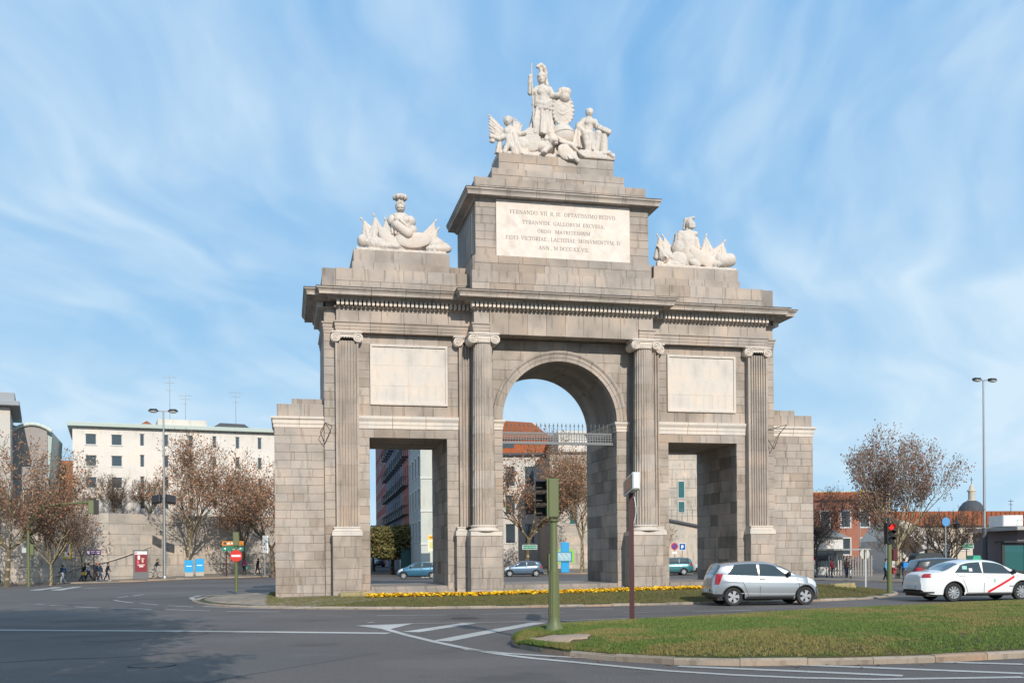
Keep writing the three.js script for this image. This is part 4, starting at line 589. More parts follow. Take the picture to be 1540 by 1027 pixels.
function kerbs(owner, pts, h, w = 0.26, warm = 1) {
  for (let i = 0; i < pts.length - 1; i++) {
    const y = gy((pts[i][0] + pts[i + 1][0]) / 2, (pts[i][1] + pts[i + 1][1]) / 2) + rr(-0.006, 0.006, KT), prof = [[-w, y - 0.3], [0, y - 0.3], [0, y + h - 0.03], [-0.03, y + h], [-w, y + h + 0.005]];
    const d = Math.hypot(pts[i + 1][0] - pts[i][0], pts[i + 1][1] - pts[i][1]), n = [-(pts[i + 1][1] - pts[i][1]) / d, (pts[i + 1][0] - pts[i][0]) / d], e = KGAP / d;
    const A = [mix(pts[i][0], pts[i + 1][0], e), mix(pts[i][1], pts[i + 1][1], e)], B = [mix(pts[i][0], pts[i + 1][0], 1 - e), mix(pts[i][1], pts[i + 1][1], 1 - e)], m = (k) => { const a = pts[Math.max(0, k - 1)], b = pts[Math.min(pts.length - 1, k + 1)], L = Math.hypot(b[0] - a[0], b[1] - a[1]); return [-(b[1] - a[1]) / L, (b[0] - a[0]) / L]; };
    const g = mouldPiece(prof, A, B, m(i), m(i + 1)), v = rr(0.85, 1.12, KT), t = rr(0, 1, KT) < 0.25 ? [0.40, 0.29, 0.21] : [0.40, 0.335, 0.27]; tint(g, t[0] * v * warm, t[1] * v, t[2] * v); part('kerb_stone', g, kerbMat, owner);
  }
}
const turf = mat(0.135, 0.125, 0.05, 0.95, { map: T.soil });
// ---- grassy island beside the viewer
const NF = resample([[40, 19], [22, 24], [10, 26.6], [3, 27.1], [-0.05, 27.23], [-1.81, 27.43], [-3.35, 27.28], [-4.31, 27.08], [-5.23, 26.8], [-6.0, 26.03], [-6.54, 25.36], [-6.89, 24.16], [-7.09, 23.03]], 1.0);
const NB = resample([[-7.09, 23.03], [-6.93, 21.71], [-6.33, 20.33], [-5.49, 19.28], [-3.2, 18.3], [0, 17.0], [5, 15.0], [10, 13.7], [16, 12.9], [26, 12.2], [40, 12]], 1.0);
const NF2 = [...NF].reverse(), lerpPath = (p, t) => { const k = t * (p.length - 1), i = Math.min(p.length - 2, Math.floor(k)); return [mix(p[i][0], p[i + 1][0], k - i), mix(p[i][1], p[i + 1][1], k - i)]; };
const byX = (p, t) => lerpPath(p, t);
function nearLand(u, v) { const a = byX(NF2, u), b = byX(NB, u), x = mix(a[0], b[0], v), z = mix(a[1], b[1], v), w = Math.hypot(a[0] - b[0], a[1] - b[1]), d = Math.min(v, 1 - v) * w, e = Math.min(d, Math.hypot(x + 7.09, z - 23.03)); return [x, gy(x, z) + 0.085 + 0.23 * (1 - Math.exp(-e / 1.0)) + 0.03 * (fbm(x * 0.8, z * 0.8, 55, 3) - 0.5), z]; }
const nearIsland = struct('lawn', sheet(360, 50, (u, v) => nearLand(u, 0.005 + v * 0.99), true), turf, 'raised grassy traffic island with stone kerb beside the road');
kerbs(nearIsland, NF2, 0.105); kerbs(nearIsland, [...NB].reverse(), 0.105);
part('bare_earth', (() => { const N = 30, tr = [], P = (k, q = 1) => { const t = k / N * 6.283, R = q * (1 + 0.16 * Math.sin(3 * t + 1) + 0.1 * Math.sin(7 * t)), p = nearLand(0.040 + 0.025 * R * Math.cos(t), 0.36 + 0.21 * R * Math.sin(t)); return [p[0], p[1] + (q < 0.95 ? 0.016 : -0.03), p[2]]; }; for (let i = 0; i < N; i++) for (const [q0, q1] of [[0, 0.4], [0.4, 0.92], [0.92, 1]]) tr.push(...P(i, q0), ...P(i + 1, q1), ...P(i, q1), ...P(i, q0), ...P(i + 1, q0), ...P(i + 1, q1)); return raw(tr); })(), mat(0.52, 0.385, 0.285, 0.95, { map: T.concrete }), nearIsland);
// ---- island that carries the gate
const AK = [[-14.83, -1.94], [-14.32, 1.25], [-13.22, 3.5], [-11.39, 5.4], [-8.64, 6.9], [-5.49, 7.65], [-2.26, 7.95], [1.2, 8.0], [5.5, 7.9], [8.61, 7.3], [10.88, 6.1], [13.6, 3.1], [15.3, -1], [14.8, -5], [12, -8.2], [8, -9.9], [0, -10.6], [-8, -9.9], [-12, -8.4], [-14.2, -5.6]];
const AKs = resample(AK, 1.0, true);
function gateLand(u, v) { const p = lerpPath(AKs, u), x = p[0] * (1 - v), z = mix(p[1], -1.2, v), d = Math.hypot(p[0] - x, p[1] - z); return [x, gy(x, z) + 0.075 + (0.17 + 0.012 * clamp(x, -4, 14)) * sstep(0, 5, d), z]; }
const gateIsland = struct('traffic_island', sheet(140, 16, (u, v) => gateLand(u, 0.01 + v * 0.985), true), turf, 'oval lawn island with low stone kerb under the gate');
kerbs(gateIsland, AKs, 0.075, 0.3);
part('paving', sheet(24, 10, (u, v) => { const s = mix(-0.135, 0.115, u), p = lerpPath(AKs, (s + 1) % 1), k = mix(0.03, 0.36, v), x = p[0] * (1 - k), z = mix(p[1], -1.2, k), g = gateLand((s + 1) % 1, (k - 0.01) / 0.985); return [x, g[1] + 0.008, z]; }, true), mat(0.36, 0.30, 0.235, 0.9, { map: T.concrete }), gateIsland);
// ---- grass, flowers, fallen leaves (nobody could count them)
function tuft(blades, h, spread, seed) {
  const r = rng(seed), tr = []; for (let i = 0; i < blades; i++) { const a = rr(0, 6.28, r), d = rr(0, spread, r), x = d * Math.cos(a), z = d * Math.sin(a), hh = h * rr(0.6, 1.15, r), lx = rr(-0.5, 0.5, r) * hh, lz = rr(-0.5, 0.5, r) * hh, wx = 0.006 * Math.cos(a + 1), wz = 0.006 * Math.sin(a + 1); tr.push(x - wx, 0, z - wz, x + wx, 0, z + wz, x + lx, hh, z + lz); } return raw(tr);
}
const bladeMat = new THREE.MeshPhysicalMaterial({ color: 0xffffff, roughness: 0.8, transmission: 0.25, thickness: 0 });
function scatter(name, label, category, n, geo, material, place, colour, scale = [0.7, 1.3]) {
  const m = new THREE.InstancedMesh(geo, material, n), r = rng(name.length * 977 + n), o = new THREE.Object3D(); let k = 0, guard = 0;
  while (k < n && guard++ < n * 8) { const p = place(r); if (!p) continue; o.position.set(...p); o.rotation.set(rr(-0.15, 0.15, r), rr(0, 6.28, r), rr(-0.15, 0.15, r)); o.scale.setScalar(rr(scale[0], scale[1], r)); o.updateMatrix(); m.setMatrixAt(k, o.matrix); m.setColorAt(k, colour(p, r)); k++; }
  m.count = k; m.name = numbered(name); m.userData = { label, category, kind: 'stuff' }; m.castShadow = m.receiveShadow = true; scene.add(m); return m;
}
const grassTone = (p, r) => { const a = fbm(p[0] * 0.55, p[2] * 0.8, 401, 3), b = fbm(p[0] * 2.4, p[2] * 2.4, 431, 2), t = clamp(sstep(0.38, 0.66, a * 0.6 + b * 0.4) + rr(-0.25, 0.25, r), 0, 1), v = rr(0.75, 1.2, r); return lin(mix(0.135, 0.30, t) * v, mix(0.215, 0.245, t) * v, mix(0.034, 0.078, t) * v); };
scatter('grass', 'short patchy green and straw coloured grass on the kerbed island', 'grass', 60000, tuft(9, 0.034, 0.06, 5), bladeMat, (r) => { const u = rr(0.0, 0.75, r), wd = Math.hypot(byX(NF2, u)[0] - byX(NB, u)[0], byX(NF2, u)[1] - byX(NB, u)[1]), v = rr(0.17 / (wd + 0.4), 1 - 0.2 / (wd + 0.5), r), p = nearLand(u, v); if (p[0] > 11 || Math.hypot((u - 0.040) / 0.0255, (v - 0.36) / 0.215) < 1) return null; return p; }, grassTone);
scatter('grass', 'dry olive grass on the island below the gate', 'grass', 32000, tuft(9, 0.055, 0.09, 6), bladeMat, (r) => { const u = r(), v = 0.03 + 0.6 * r(), p = gateLand(u, v); if (p[2] < -10 || (Math.abs(p[0]) < 11.5 && p[2] < 1.0 && p[2] > -4.3) || p[0] < -11.9 || (p[2] < -5.5 && p[2] > -6.5)) return null; return p; }, (p, r) => { const t = clamp(fbm(p[0] * 0.7, p[2] * 0.7, 471, 3) + rr(-0.2, 0.2, r), 0, 1), v = rr(0.8, 1.2, r); return lin(mix(0.13, 0.22, t) * v, mix(0.14, 0.175, t) * v, mix(0.035, 0.06, t) * v); });
{
  const fl = merge([(() => { const tr = []; for (let i = 0; i < 5; i++) { const a = i / 5 * 6.283, b = a + 0.55, c = a - 0.55; tr.push(0, 0.1, 0, 0.05 * Math.cos(c), 0.115, 0.05 * Math.sin(c), 0.06 * Math.cos(a), 0.12, 0.06 * Math.sin(a), 0, 0.1, 0, 0.06 * Math.cos(a), 0.12, 0.06 * Math.sin(a), 0.05 * Math.cos(b), 0.115, 0.05 * Math.sin(b)); } const g = raw(tr); g.rotateX(0.5); return g; })()]);
  const fm = new THREE.MeshStandardMaterial({ color: 0xffffff, roughness: 0.7 });
  const yel = (p, r) => { const k = r(); return k < 0.74 ? lin(0.84, 0.53, 0.012) : k < 0.9 ? lin(0.78, 0.38, 0.01) : lin(0.26, 0.08, 0.02); };
  const strip = (r) => { const x = rr(-8.2, 9.4, r), t = (x + 8.2) / 17.6, z = 2.45 - 0.25 * t + 0.35 * Math.sin(t * 3.1) + rr(-0.5, 0.5, r), y = gy(x, z) + 0.075 + (0.17 + 0.012 * clamp(x, -4, 14)) * 0.95; return [x, y + rr(-0.03, 0.06, r), z]; };
  scatter('flower_bed', 'long band of orange yellow pansies before the gate steps', 'flowers', 7500, fl, fm, strip, yel, [0.6, 1.05]);
  scatter('flower_bed', 'thin band of yellow pansies behind the gate', 'flowers', 2600, fl, fm, (r) => { const x = rr(-9, 9.5, r), z = -6.0 + rr(-0.3, 0.3, r); return [x, gy(x, z) + 0.25 + rr(-0.02, 0.05, r), z]; }, yel, [0.6, 1.0]);
  scatter('foliage', 'low green leaves among the yellow pansies', 'leaves', 6000, tuft(6, 0.11, 0.07, 9), bladeMat, (r) => { const p = strip(r); return [p[0], p[1] - 0.03, p[2]]; }, (p, r) => lin(0.07, rr(0.10, 0.15, r), 0.03));
  const leaf = raw([0, 0, 0, 0.05, 0.012, 0.02, 0.03, 0.004, 0.07, 0, 0, 0, 0.03, 0.004, 0.07, -0.03, 0.015, 0.05, 0, 0, 0, -0.03, 0.015, 0.05, -0.05, 0.004, 0.0]);
  scatter('fallen_leaves', 'dry brown leaves lying along the kerb', 'leaves', 90, leaf, fm, (r) => { const i = Math.floor(rr(3, NF.length - 2, r)), p = NF[i], k = rr(0.05, 0.5, r) * r(), z = p[1] + k + 0.03; return [p[0] + rr(-0.5, 0.5, r), gy(p[0], z) + 0.012, z]; }, (p, r) => lin(rr(0.2, 0.36, r), rr(0.09, 0.16, r), 0.05), [0.6, 1.3]);
}
// ================================================================ cars
function pchip(pts) {
  const n = pts.length, h = [], d = [], m = []; for (let i = 0; i < n - 1; i++) { h.push(pts[i + 1][0] - pts[i][0]); d.push((pts[i + 1][1] - pts[i][1]) / h[i]); }
  for (let i = 0; i < n; i++) m.push(i === 0 ? d[0] : i === n - 1 ? d[n - 2] : d[i - 1] * d[i] <= 0 ? 0 : 2 * d[i - 1] * d[i] / (d[i - 1] + d[i]));
  return (x) => { if (x <= pts[0][0]) return pts[0][1]; if (x >= pts[n - 1][0]) return pts[n - 1][1]; let i = 0; while (x > pts[i + 1][0]) i++; const t = (x - pts[i][0]) / h[i], t2 = t * t, t3 = t2 * t; return (2 * t3 - 3 * t2 + 1) * pts[i][1] + (t3 - 2 * t2 + t) * h[i] * m[i] + (-2 * t3 + 3 * t2) * pts[i + 1][1] + (t3 - t2) * h[i] * m[i + 1]; };
}
const CARS = {
  hatch: { L: 3.72, W: 0.80, wb: [-1.20, 1.28], wr: 0.31, sill: 0.26,
    top: [[-1.86, 0.62], [-1.845, 0.90], [-1.79, 1.04], [-1.66, 1.26], [-1.56, 1.405], [-1.25, 1.45], [-0.6, 1.485], [-0.1, 1.475], [0.3, 1.40], [0.7, 1.24], [1.02, 1.06], [1.2, 1.005], [1.5, 0.915], [1.74, 0.77], [1.86, 0.55]],
    belt: [[-1.86, 0.60], [-1.65, 1.03], [-1.0, 1.005], [0, 0.965], [0.9, 0.93], [1.5, 0.82], [1.86, 0.5]], plan: [[-1.86, 0.72], [-1.7, 0.83], [-1.2, 0.97], [0, 1], [1.2, 0.97], [1.55, 0.88], [1.76, 0.7], [1.86, 0.52]], bot: [[-1.86, 0.42], [-1.7, 0.3], [-1.4, 0.26], [1.5, 0.24], [1.75, 0.27], [1.86, 0.36]],
    wins: [[-1.36, -1.10, -0.36, -0.40], [-0.27, -0.25, 0.78, 0.22]], rear: [-1.78, -1.58], front: [0.36, 0.98], pillars: [-0.315, 1.05], handle: [-1.02, -0.22] },
  sedan: { L: 4.48, W: 0.85, wb: [-1.28, 1.32], wr: 0.33, sill: 0.24,
    top: [[-2.24, 0.70], [-2.22, 0.93], [-2.1, 1.02], [-1.75, 1.07], [-1.5, 1.13], [-1.05, 1.34], [-0.6, 1.44], [-0.1, 1.46], [0.35, 1.42], [0.75, 1.28], [1.25, 1.02], [1.4, 0.97], [1.9, 0.86], [2.12, 0.74], [2.24, 0.5]],
    belt: [[-2.24, 0.68], [-2.0, 0.95], [-1.0, 0.985], [0, 0.955], [1.2, 0.92], [1.8, 0.80], [2.24, 0.46]], plan: [[-2.24, 0.70], [-2.1, 0.82], [-1.7, 0.94], [-1.2, 0.985], [0, 1], [1.4, 0.97], [1.9, 0.86], [2.14, 0.68], [2.24, 0.5]], bot: [[-2.24, 0.42], [-2.1, 0.30], [-1.8, 0.25], [1.9, 0.22], [2.12, 0.25], [2.24, 0.34]],
    wins: [[-1.22, -0.95, -0.22, -0.27], [-0.12, -0.1, 1.08, 0.62]], rear: [-1.62, -1.02], front: [0.66, 1.22], pillars: [-0.17, 1.2], handle: [-0.95, -0.02] },
  van: { L: 4.85, W: 0.92, wb: [-1.42, 1.5], wr: 0.33, sill: 0.28,
    top: [[-2.42, 0.7], [-2.40, 1.05], [-2.3, 1.2], [-2.12, 1.58], [-1.9, 1.70], [-1.0, 1.74], [0.2, 1.72], [0.8, 1.60], [1.3, 1.26], [1.6, 1.06], [2.0, 0.96], [2.3, 0.8], [2.42, 0.5]],
    belt: [[-2.42, 0.68], [-2.1, 1.08], [-1.0, 1.08], [0.5, 1.04], [1.5, 0.98], [2.0, 0.86], [2.42, 0.46]], plan: [[-2.42, 0.78], [-2.25, 0.88], [-1.7, 0.98], [0, 1], [1.5, 0.97], [2.1, 0.86], [2.32, 0.7], [2.42, 0.5]], bot: [[-2.42, 0.42], [-2.2, 0.3], [2.1, 0.26], [2.42, 0.36]],
    wins: [[-2.02, -1.86, -1.02, -1.02], [-0.93, -0.93, 0.05, 0.02], [0.14, 0.13, 1.25, 0.78]], rear: [-2.26, -2.08], front: [0.9, 1.5], pillars: [-0.98, 0.09], handle: [-0.85, 0.2] },
};
for (const k of ['top', 'belt', 'plan', 'bot']) for (const p of CARS.sedan[k]) if (p[0] < -1.28) p[0] = -1.28 + (p[0] + 1.28) * 1.16;
const carCache = new Map();
function carShape(kind) {
  if (carCache.has(kind)) return carCache.get(kind);
  const s = CARS[kind], top = pchip(s.top), beltF = pchip(s.belt), plan = pchip(s.plan), bot = pchip(s.bot), x0 = s.top[0][0], x1 = s.top.at(-1)[0];
  const belt = (x) => Math.min(beltF(x), top(x) - 0.015), Ra = s.wr + 0.055;
  const bottom = (x) => { let b = bot(x); for (const w of s.wb) { const d = Math.abs(x - w); if (d < Ra) b = Math.max(b, s.wr + Math.sqrt(Ra * Ra - d * d)); } return Math.min(b, belt(x) - 0.03); };
  const shapeLow = (x, y) => { const t = clamp((y - 0.2) / (belt(x) - 0.2), 0, 1); return 0.925 + 0.075 * Math.sin(Math.PI * Math.min(1, t * 0.75 + 0.12)) - 0.03 * sstep(0.75, 1, t) + 0.006 * sstep(0.70, 0.74, t); };
  const half = (x) => s.W * plan(x), zb = (x) => half(x) * shapeLow(x, belt(x)), cor = (x) => Math.min(0.07, (top(x) - belt(x)) * 0.55);
  const tumble = 0.30;
  const sideZ = (x, y) => (y <= belt(x) ? half(x) * shapeLow(x, y) : zb(x) - tumble * (y - belt(x)) - 0.02 * sstep(0, 0.08, y - belt(x)));
  const S = (x, t) => {
    const b = belt(x), T2 = top(x), c = cor(x);
    if (t <= 0.5) { const y = mix(bottom(x), b, t / 0.5); return [x, y, sideZ(x, y)]; }
    if (t <= 0.78) { const y = mix(b, T2 - c, (t - 0.5) / 0.28); return [x, y, sideZ(x, y)]; }
    const q = (t - 0.78) / 0.22, zc = sideZ(x, T2 - c), a = Math.pow(1 - q, 1.15); return [x, T2 - c * Math.pow(a, 3.2), zc * a];
  };
  const NX = 130, NT = 26, xs = (u) => { const k = u * 2 - 1; return mix(x0, x1, 0.5 + 0.5 * Math.sign(k) * (1 - Math.pow(1 - Math.abs(k), 1.25))); };
  const half1 = (m) => sheet(NX, NT, (u, v) => { const p = S(xs(u), v); return [p[0], p[1], p[2] * m]; }, m > 0);
  const ends = []; for (const x of [x0, x1]) for (const m of [-1, 1]) for (let i = 0; i < NT; i++) { const a = S(x, i / NT), b = S(x, (i + 1) / NT); ends.push(a[0], a[1], a[2] * m, b[0], b[1], b[2] * m, b[0], b[1], 0, a[0], a[1], a[2] * m, b[0], b[1], 0, a[0], a[1], 0); }
  const bodyG = merge([half1(1), half1(-1), raw(ends)]);
  const patch = (m, fx, fy, nu, nv, lift) => sheet(nu, nv, (u, v) => { const y0 = fy(u, v), x = fx(u, v), y = y0; return [x, y, (sideZ(x, y) + lift) * m]; }, m > 0);
  const win = (w, m, lift = 0.006) => patch(m, (u, v) => mix(mix(w[0], w[1], v), mix(w[2], w[3], v), u), (u, v) => { const x = mix(mix(w[0], w[1], v), mix(w[2], w[3], v), u); return mix(belt(x) + 0.02, Math.max(belt(x) + 0.03, top(x) - cor(x) - 0.02), v); }, 16, 5, lift);
  const roofGlass = (r, inset) => merge([1, -1].map((m) => sheet(12, 8, (u, v) => { const x = mix(r[0], r[1], u), p = S(x, mix(inset, 1, v)); return [p[0] + (r[0] < 0 ? -0.006 : 0.006), p[1] + 0.006, p[2] * m]; }, m > 0)));
  const line = (pts, m, w = 0.012) => { const tr = []; for (let i = 0; i < pts.length - 1; i++) { const a = pts[i], b = pts[i + 1], d = Math.hypot(b[0] - a[0], b[1] - a[1]), nx = -(b[1] - a[1]) / d * w / 2, ny = (b[0] - a[0]) / d * w / 2; const q = (x, y) => [x, y, (sideZ(x, y) + 0.009) * m]; tr.push(...q(a[0] + nx, a[1] + ny), ...q(b[0] + nx, b[1] + ny), ...q(b[0] - nx, b[1] - ny), ...q(a[0] + nx, a[1] + ny), ...q(b[0] - nx, b[1] - ny), ...q(a[0] - nx, a[1] - ny)); } return raw(tr); };
  const seams = []; for (const m of [1, -1]) { const [p0, p1] = s.pillars, rw = s.wb[0]; seams.push(line([[p0, belt(p0) + 0.02], [p0 + 0.01, 0.6], [p0 - 0.0, s.sill + 0.07]], m), line([[p1 - 0.05, belt(p1)], [p1 + 0.02, 0.7], [p1 - 0.08, s.sill + 0.07]], m), line([[rw + 0.1, belt(rw)], [rw + 0.34, 0.75], [rw + 0.44, 0.5], [rw + 0.5, s.sill + 0.07]], m), line([[rw + 0.5, s.sill + 0.07], [0, s.sill + 0.065], [p1 - 0.08, s.sill + 0.07]], m)); }
  const out = { s, S, top, belt, sideZ, patch, line, bodyG, seams: merge(seams), wins: s.wins.map((w) => [win(w, 1), win(w, -1)]), rear: roofGlass(s.rear, 0.80), front: roofGlass(s.front, 0.79), x0, x1,
    trim: s.wins.map((w) => merge([1, -1].map((m) => win([w[0] - 0.03, w[1] - 0.03, w[2] + 0.03, w[3] + 0.03], m, 0.003)))),
    sideAt: (x, y, m) => [x, y, sideZ(x, y) * m] };
  carCache.set(kind, out); return out;
}
const tyreG = {}, rimMat = mat(0.55, 0.55, 0.56, 0.3, { metalness: 0.7 });
function wheelGeo(r, spokes) {
  const key = r + '/' + spokes; if (tyreG[key]) return tyreG[key];
  const w = 0.095, ty = new THREE.LatheGeometry([[r * 0.64, -w], [r * 0.9, -w], [r * 0.985, -w * 0.8], [r, -w * 0.4], [r, w * 0.4], [r * 0.985, w * 0.8], [r * 0.9, w], [r * 0.64, w * 0.9], [r * 0.62, 0.02]].map((p) => new THREE.Vector2(...p)), 36); ty.rotateX(Math.PI / 2);
  const g = [(() => { const q = new THREE.LatheGeometry([[r * 0.56, 0.05], [r * 0.62, w * 0.85], [r * 0.66, w * 0.92]].map((p) => new THREE.Vector2(...p)), 30); q.rotateX(Math.PI / 2); return clean(q); })(), (() => { const q = new THREE.CylinderGeometry(r * 0.17, r * 0.17, 0.05, 16); q.rotateX(Math.PI / 2); q.translate(0, 0, w * 0.66); return clean(q); })()];
  for (let i = 0; i < spokes; i++) { const a = i / spokes * 6.283, wd = spokes > 7 ? 0.10 : 0.2; const q = prism([[r * 0.1, -r * wd * 0.55], [r * 0.62, -r * wd], [r * 0.62, r * wd], [r * 0.1, r * wd * 0.55]], w * 0.5, w * 0.8); q.rotateZ(a); g.push(clean(q)); }
  const back = new THREE.CylinderGeometry(r * 0.62, r * 0.62, 0.02, 24); back.rotateX(Math.PI / 2);
  return (tyreG[key] = { tyre: clean(ty), rim: merge(g), back: clean(back) });
}
const plateMat = mat(0.62, 0.62, 0.60, 0.5), lampRed = new THREE.MeshPhysicalMaterial({ color: lin(0.34, 0.006, 0.01), roughness: 0.2, clearcoat: 1 }), lampWhite = new THREE.MeshPhysicalMaterial({ color: lin(0.6, 0.62, 0.62), roughness: 0.1, clearcoat: 1 });
function car(name, label, kind, paintMat, pos, turn, opt = {}) {
  const c = carShape(kind), s = c.s, t = thing(name, label, 'car', [pos[0], gy(pos[0], pos[1]), pos[1]], turn, opt.group);
  part('body', c.bodyG, paintMat, t); part('underbody', bx(c.x0 + 0.14, c.x1 - 0.14, 0.19, 0.62, -s.W * 0.78, s.W * 0.78), M.black, t);
  c.wins.forEach((w, i) => { part('window_trim', c.trim[i], M.black, t); for (const g of w) part('side_window', g, M.glass, t); });
  part('rear_window', c.rear, M.glass, t); part('windscreen', c.front, M.glass, t);
  part('door_seams', c.seams, M.black, t);
  const wg = wheelGeo(s.wr, opt.spokes ?? 5);
  for (const x of s.wb) for (const m of [1, -1]) { const w = new THREE.Group(); w.name = 'wheel'; w.position.set(x, s.wr, m * (s.W * 0.94 - 0.1)); w.rotation.y = m > 0 ? 0 : Math.PI; t.add(w); part('tyre', wg.tyre, M.rubber, w); part('brake_disc', wg.back, M.black, w); const rm = part('rim', wg.rim, rimMat, w); rm.rotation.z = x; }
  for (const m of [1, -1]) {
    for (const hx of s.handle) { const y = c.belt(hx) - 0.09, p = c.sideAt(hx, y, m); part('door_handle', cbox(p[0] - 0.1, p[0] + 0.1, y - 0.018, y + 0.018, p[2] - 0.03, p[2] + 0.03, 0.01), opt.handle ?? M.black, t); }
    const mx = s.wins.at(-1)[2] - 0.12, my = c.belt(mx) + 0.05, mp = c.sideAt(mx, my, m); part('wing_mirror', [ball(0.11, mp[0] + 0.02, my + 0.05, mp[2] + m * 0.1, 0.65, 0.75, 0.95, 12), tube([mp[0], my, mp[2] - m * 0.04], [mp[0], my + 0.03, mp[2] + m * 0.07], 0.025)], opt.mirror ?? M.black, t);
    const [ta, tb, tc, td] = opt.tail ?? [c.x0 + 0.05, c.x0 + 0.3, 0.78, 1.0]; part('tail_light', c.patch(m, (u, v) => mix(ta + 0.06 * v, tb - (opt.taper ?? 0) * (1 - v), u), (u, v) => Math.min(mix(tc, td, v), c.top(mix(ta + 0.06 * v, tb, u)) - 0.03), 8, 8, 0.012), lampRed, t);
    const hx0 = c.x1 - 0.5, hx1 = c.x1 - 0.12; part('headlight', c.patch(m, (u, v) => mix(hx0, hx1, u), (u, v) => { const x = mix(hx0, hx1, u); return mix(c.belt(x) - 0.12, c.top(x) - 0.03, v); }, 8, 6, 0.012), lampWhite, t);
    part('arch_lip', s.wb.map((x) => c.line(Array.from({ length: 13 }, (_, i) => { const a = Math.PI * i / 12, R = s.wr + 0.055; return [x + R * Math.cos(a), Math.max(0.3, s.wr + R * Math.sin(a))]; }), m, 0.03)), M.black, t);
    part('sill_trim', c.patch(m, (u, v) => mix(s.wb[0] + 0.42, s.wb[1] - 0.42, u), (u, v) => mix(s.sill - 0.02, s.sill + 0.05, v), 12, 1, 0.008), M.black, t);
    part('bumper', c.patch(m, (u, v) => mix(c.x0 + 0.004, c.x0 + 0.4, u), (u, v) => mix(0.30, opt.bumper ?? 0.44, v), 8, 2, 0.010), M.black, t);
  }
  const rz = c.sideZ(c.x0, 0.5); part('rear_bumper', cbox(c.x0 - 0.035, c.x0 + 0.1, 0.31, opt.bumper ?? 0.44, -rz, rz, 0.03), M.black, t); part('number_plate', bx(c.x0 - 0.05, c.x0 - 0.02, 0.46, 0.57, -0.26, 0.26), plateMat, t);
  if (opt.more) opt.more(t, c);
  return t;
}
const coat = (r, g, b, metal = 0.35, rough = 0.35) => new THREE.MeshPhysicalMaterial({ color: lin(r, g, b), metalness: metal, roughness: rough, clearcoat: 1, clearcoatRoughness: 0.04 });
const CAR_TURN = -0.10;
car('hatchback_car', 'small silver hatchback with tall red tail lights driving past the gate', 'hatch', coat(0.43, 0.45, 0.475, 0.7, 0.3), [4.55, 8.95], CAR_TURN, { tail: [-1.80, -1.53, 0.72, 1.07], taper: 0.14, bumper: 0.40, more: (t, c) => { part('aerial', tube([-1.35, 1.43, 0.1], [-1.62, 1.70, 0.1], 0.008, 0.004, 5), M.black, t); part('side_crease', c.line([[-0.95, 0.42], [-0.2, 0.40], [0.9, 0.385]], 1, 0.02), coat(0.75, 0.76, 0.78, 0.4, 0.3), t); } });
car('taxi_car', 'white saloon taxi with red diagonal stripe on its front door', 'sedan', coat(0.74, 0.75, 0.75, 0, 0.35), [12.8, 8.95], CAR_TURN + 0.04, {
  spokes: 10, tail: [-2.36, -2.0, 0.84, 0.98], handle: coat(0.74, 0.75, 0.75, 0, 0.35), mirror: M.black, bumper: 0.355, more: (t, c) => {
    part('door_stripe', c.patch(1, (u, v) => mix(-0.02, 1.02, u) + 0.0, (u, v) => mix(0.32, 0.86, u) + mix(-0.045, 0.045, v), 16, 1, 0.007), mat(0.62, 0.008, 0.02, 0.4), t);
    part('city_crest', c.patch(1, (u, v) => mix(0.20, 0.29, u), (u, v) => mix(0.66, 0.78, v), 1, 1, 0.007), print(32, 48, (x, w, h) => { x.fillStyle = '#7fb4cf'; x.fillRect(0, 0, w, h); x.fillStyle = '#2d6f99'; x.fillRect(6, 10, 20, 30); x.fillStyle = '#d9c56a'; x.fillRect(8, 2, 16, 8); }), t);
    part('window_sticker', c.patch(1, (u, v) => mix(-0.92, -0.74, u), (u, v) => mix(1.12, 1.24, v), 1, 1, 0.011), mat(0.30, 0.55, 0.50), t); part('window_sticker', c.patch(1, (u, v) => mix(-0.68, -0.55, u), (u, v) => mix(1.05, 1.16, v), 1, 1, 0.011), mat(0.6, 0.6, 0.62), t); part('roof_lamp', [prism([[-0.16, 1.455], [0.16, 1.455], [0.12, 1.58], [-0.12, 1.58]], -0.2, 0.2, 0.015)], mat(0.05, 0.30, 0.20, 0.4), t);
    part('door_lettering', c.patch(1, (u, v) => mix(0.80, 1.0, u), (u, v) => mix(0.50, 0.545, v), 1, 1, 0.007), mat(0.28, 0.27, 0.26), t);
  } });
car('hatchback_car', 'black hatchback half hidden behind the white taxi', 'hatch', coat(0.015, 0.016, 0.018, 0.2), [16.6, 2.4], -0.2, { tail: [-1.82, -1.5, 0.62, 1.08] });
car('hatchback_car', 'bright blue car on the road seen through a doorway', 'hatch', coat(0.02, 0.11, 0.19, 0.3), [0.1, -47.8], Math.PI - 0.12);
car('hatchback_car', 'grey blue hatchback on the road seen through the central arch', 'hatch', coat(0.08, 0.13, 0.19, 0.4), [10.5, -52.4], Math.PI - 0.1);
car('van_car', 'teal people carrier parked beyond the doorway by the parking sign', 'van', coat(0.03, 0.15, 0.165, 0.35), [25.6, -54.0], Math.PI - 0.15, { tail: [-2.34, -2.0, 0.95, 1.14] });
car('hatchback_car', 'white car parked behind the teal people carrier', 'hatch', coat(0.7, 0.7, 0.7, 0), [31.8, -58.0], Math.PI - 0.2);
car('van_car', 'dark off-road car seen from behind in the side street', 'van', coat(0.03, 0.034, 0.032, 0.2), [5.0, -92], Math.PI / 2 + 0.05, { tail: [-2.38, -2.05, 0.9, 1.2] });
car('hatchback_car', 'dark small car further up the side street', 'hatch', coat(0.02, 0.02, 0.025, 0.2), [1.6, -104], -Math.PI / 2);
car('van_car', 'grey van parked in the side street beneath the evergreen', 'van', coat(0.10, 0.11, 0.115, 0.3), [8.6, -112], -Math.PI / 2);

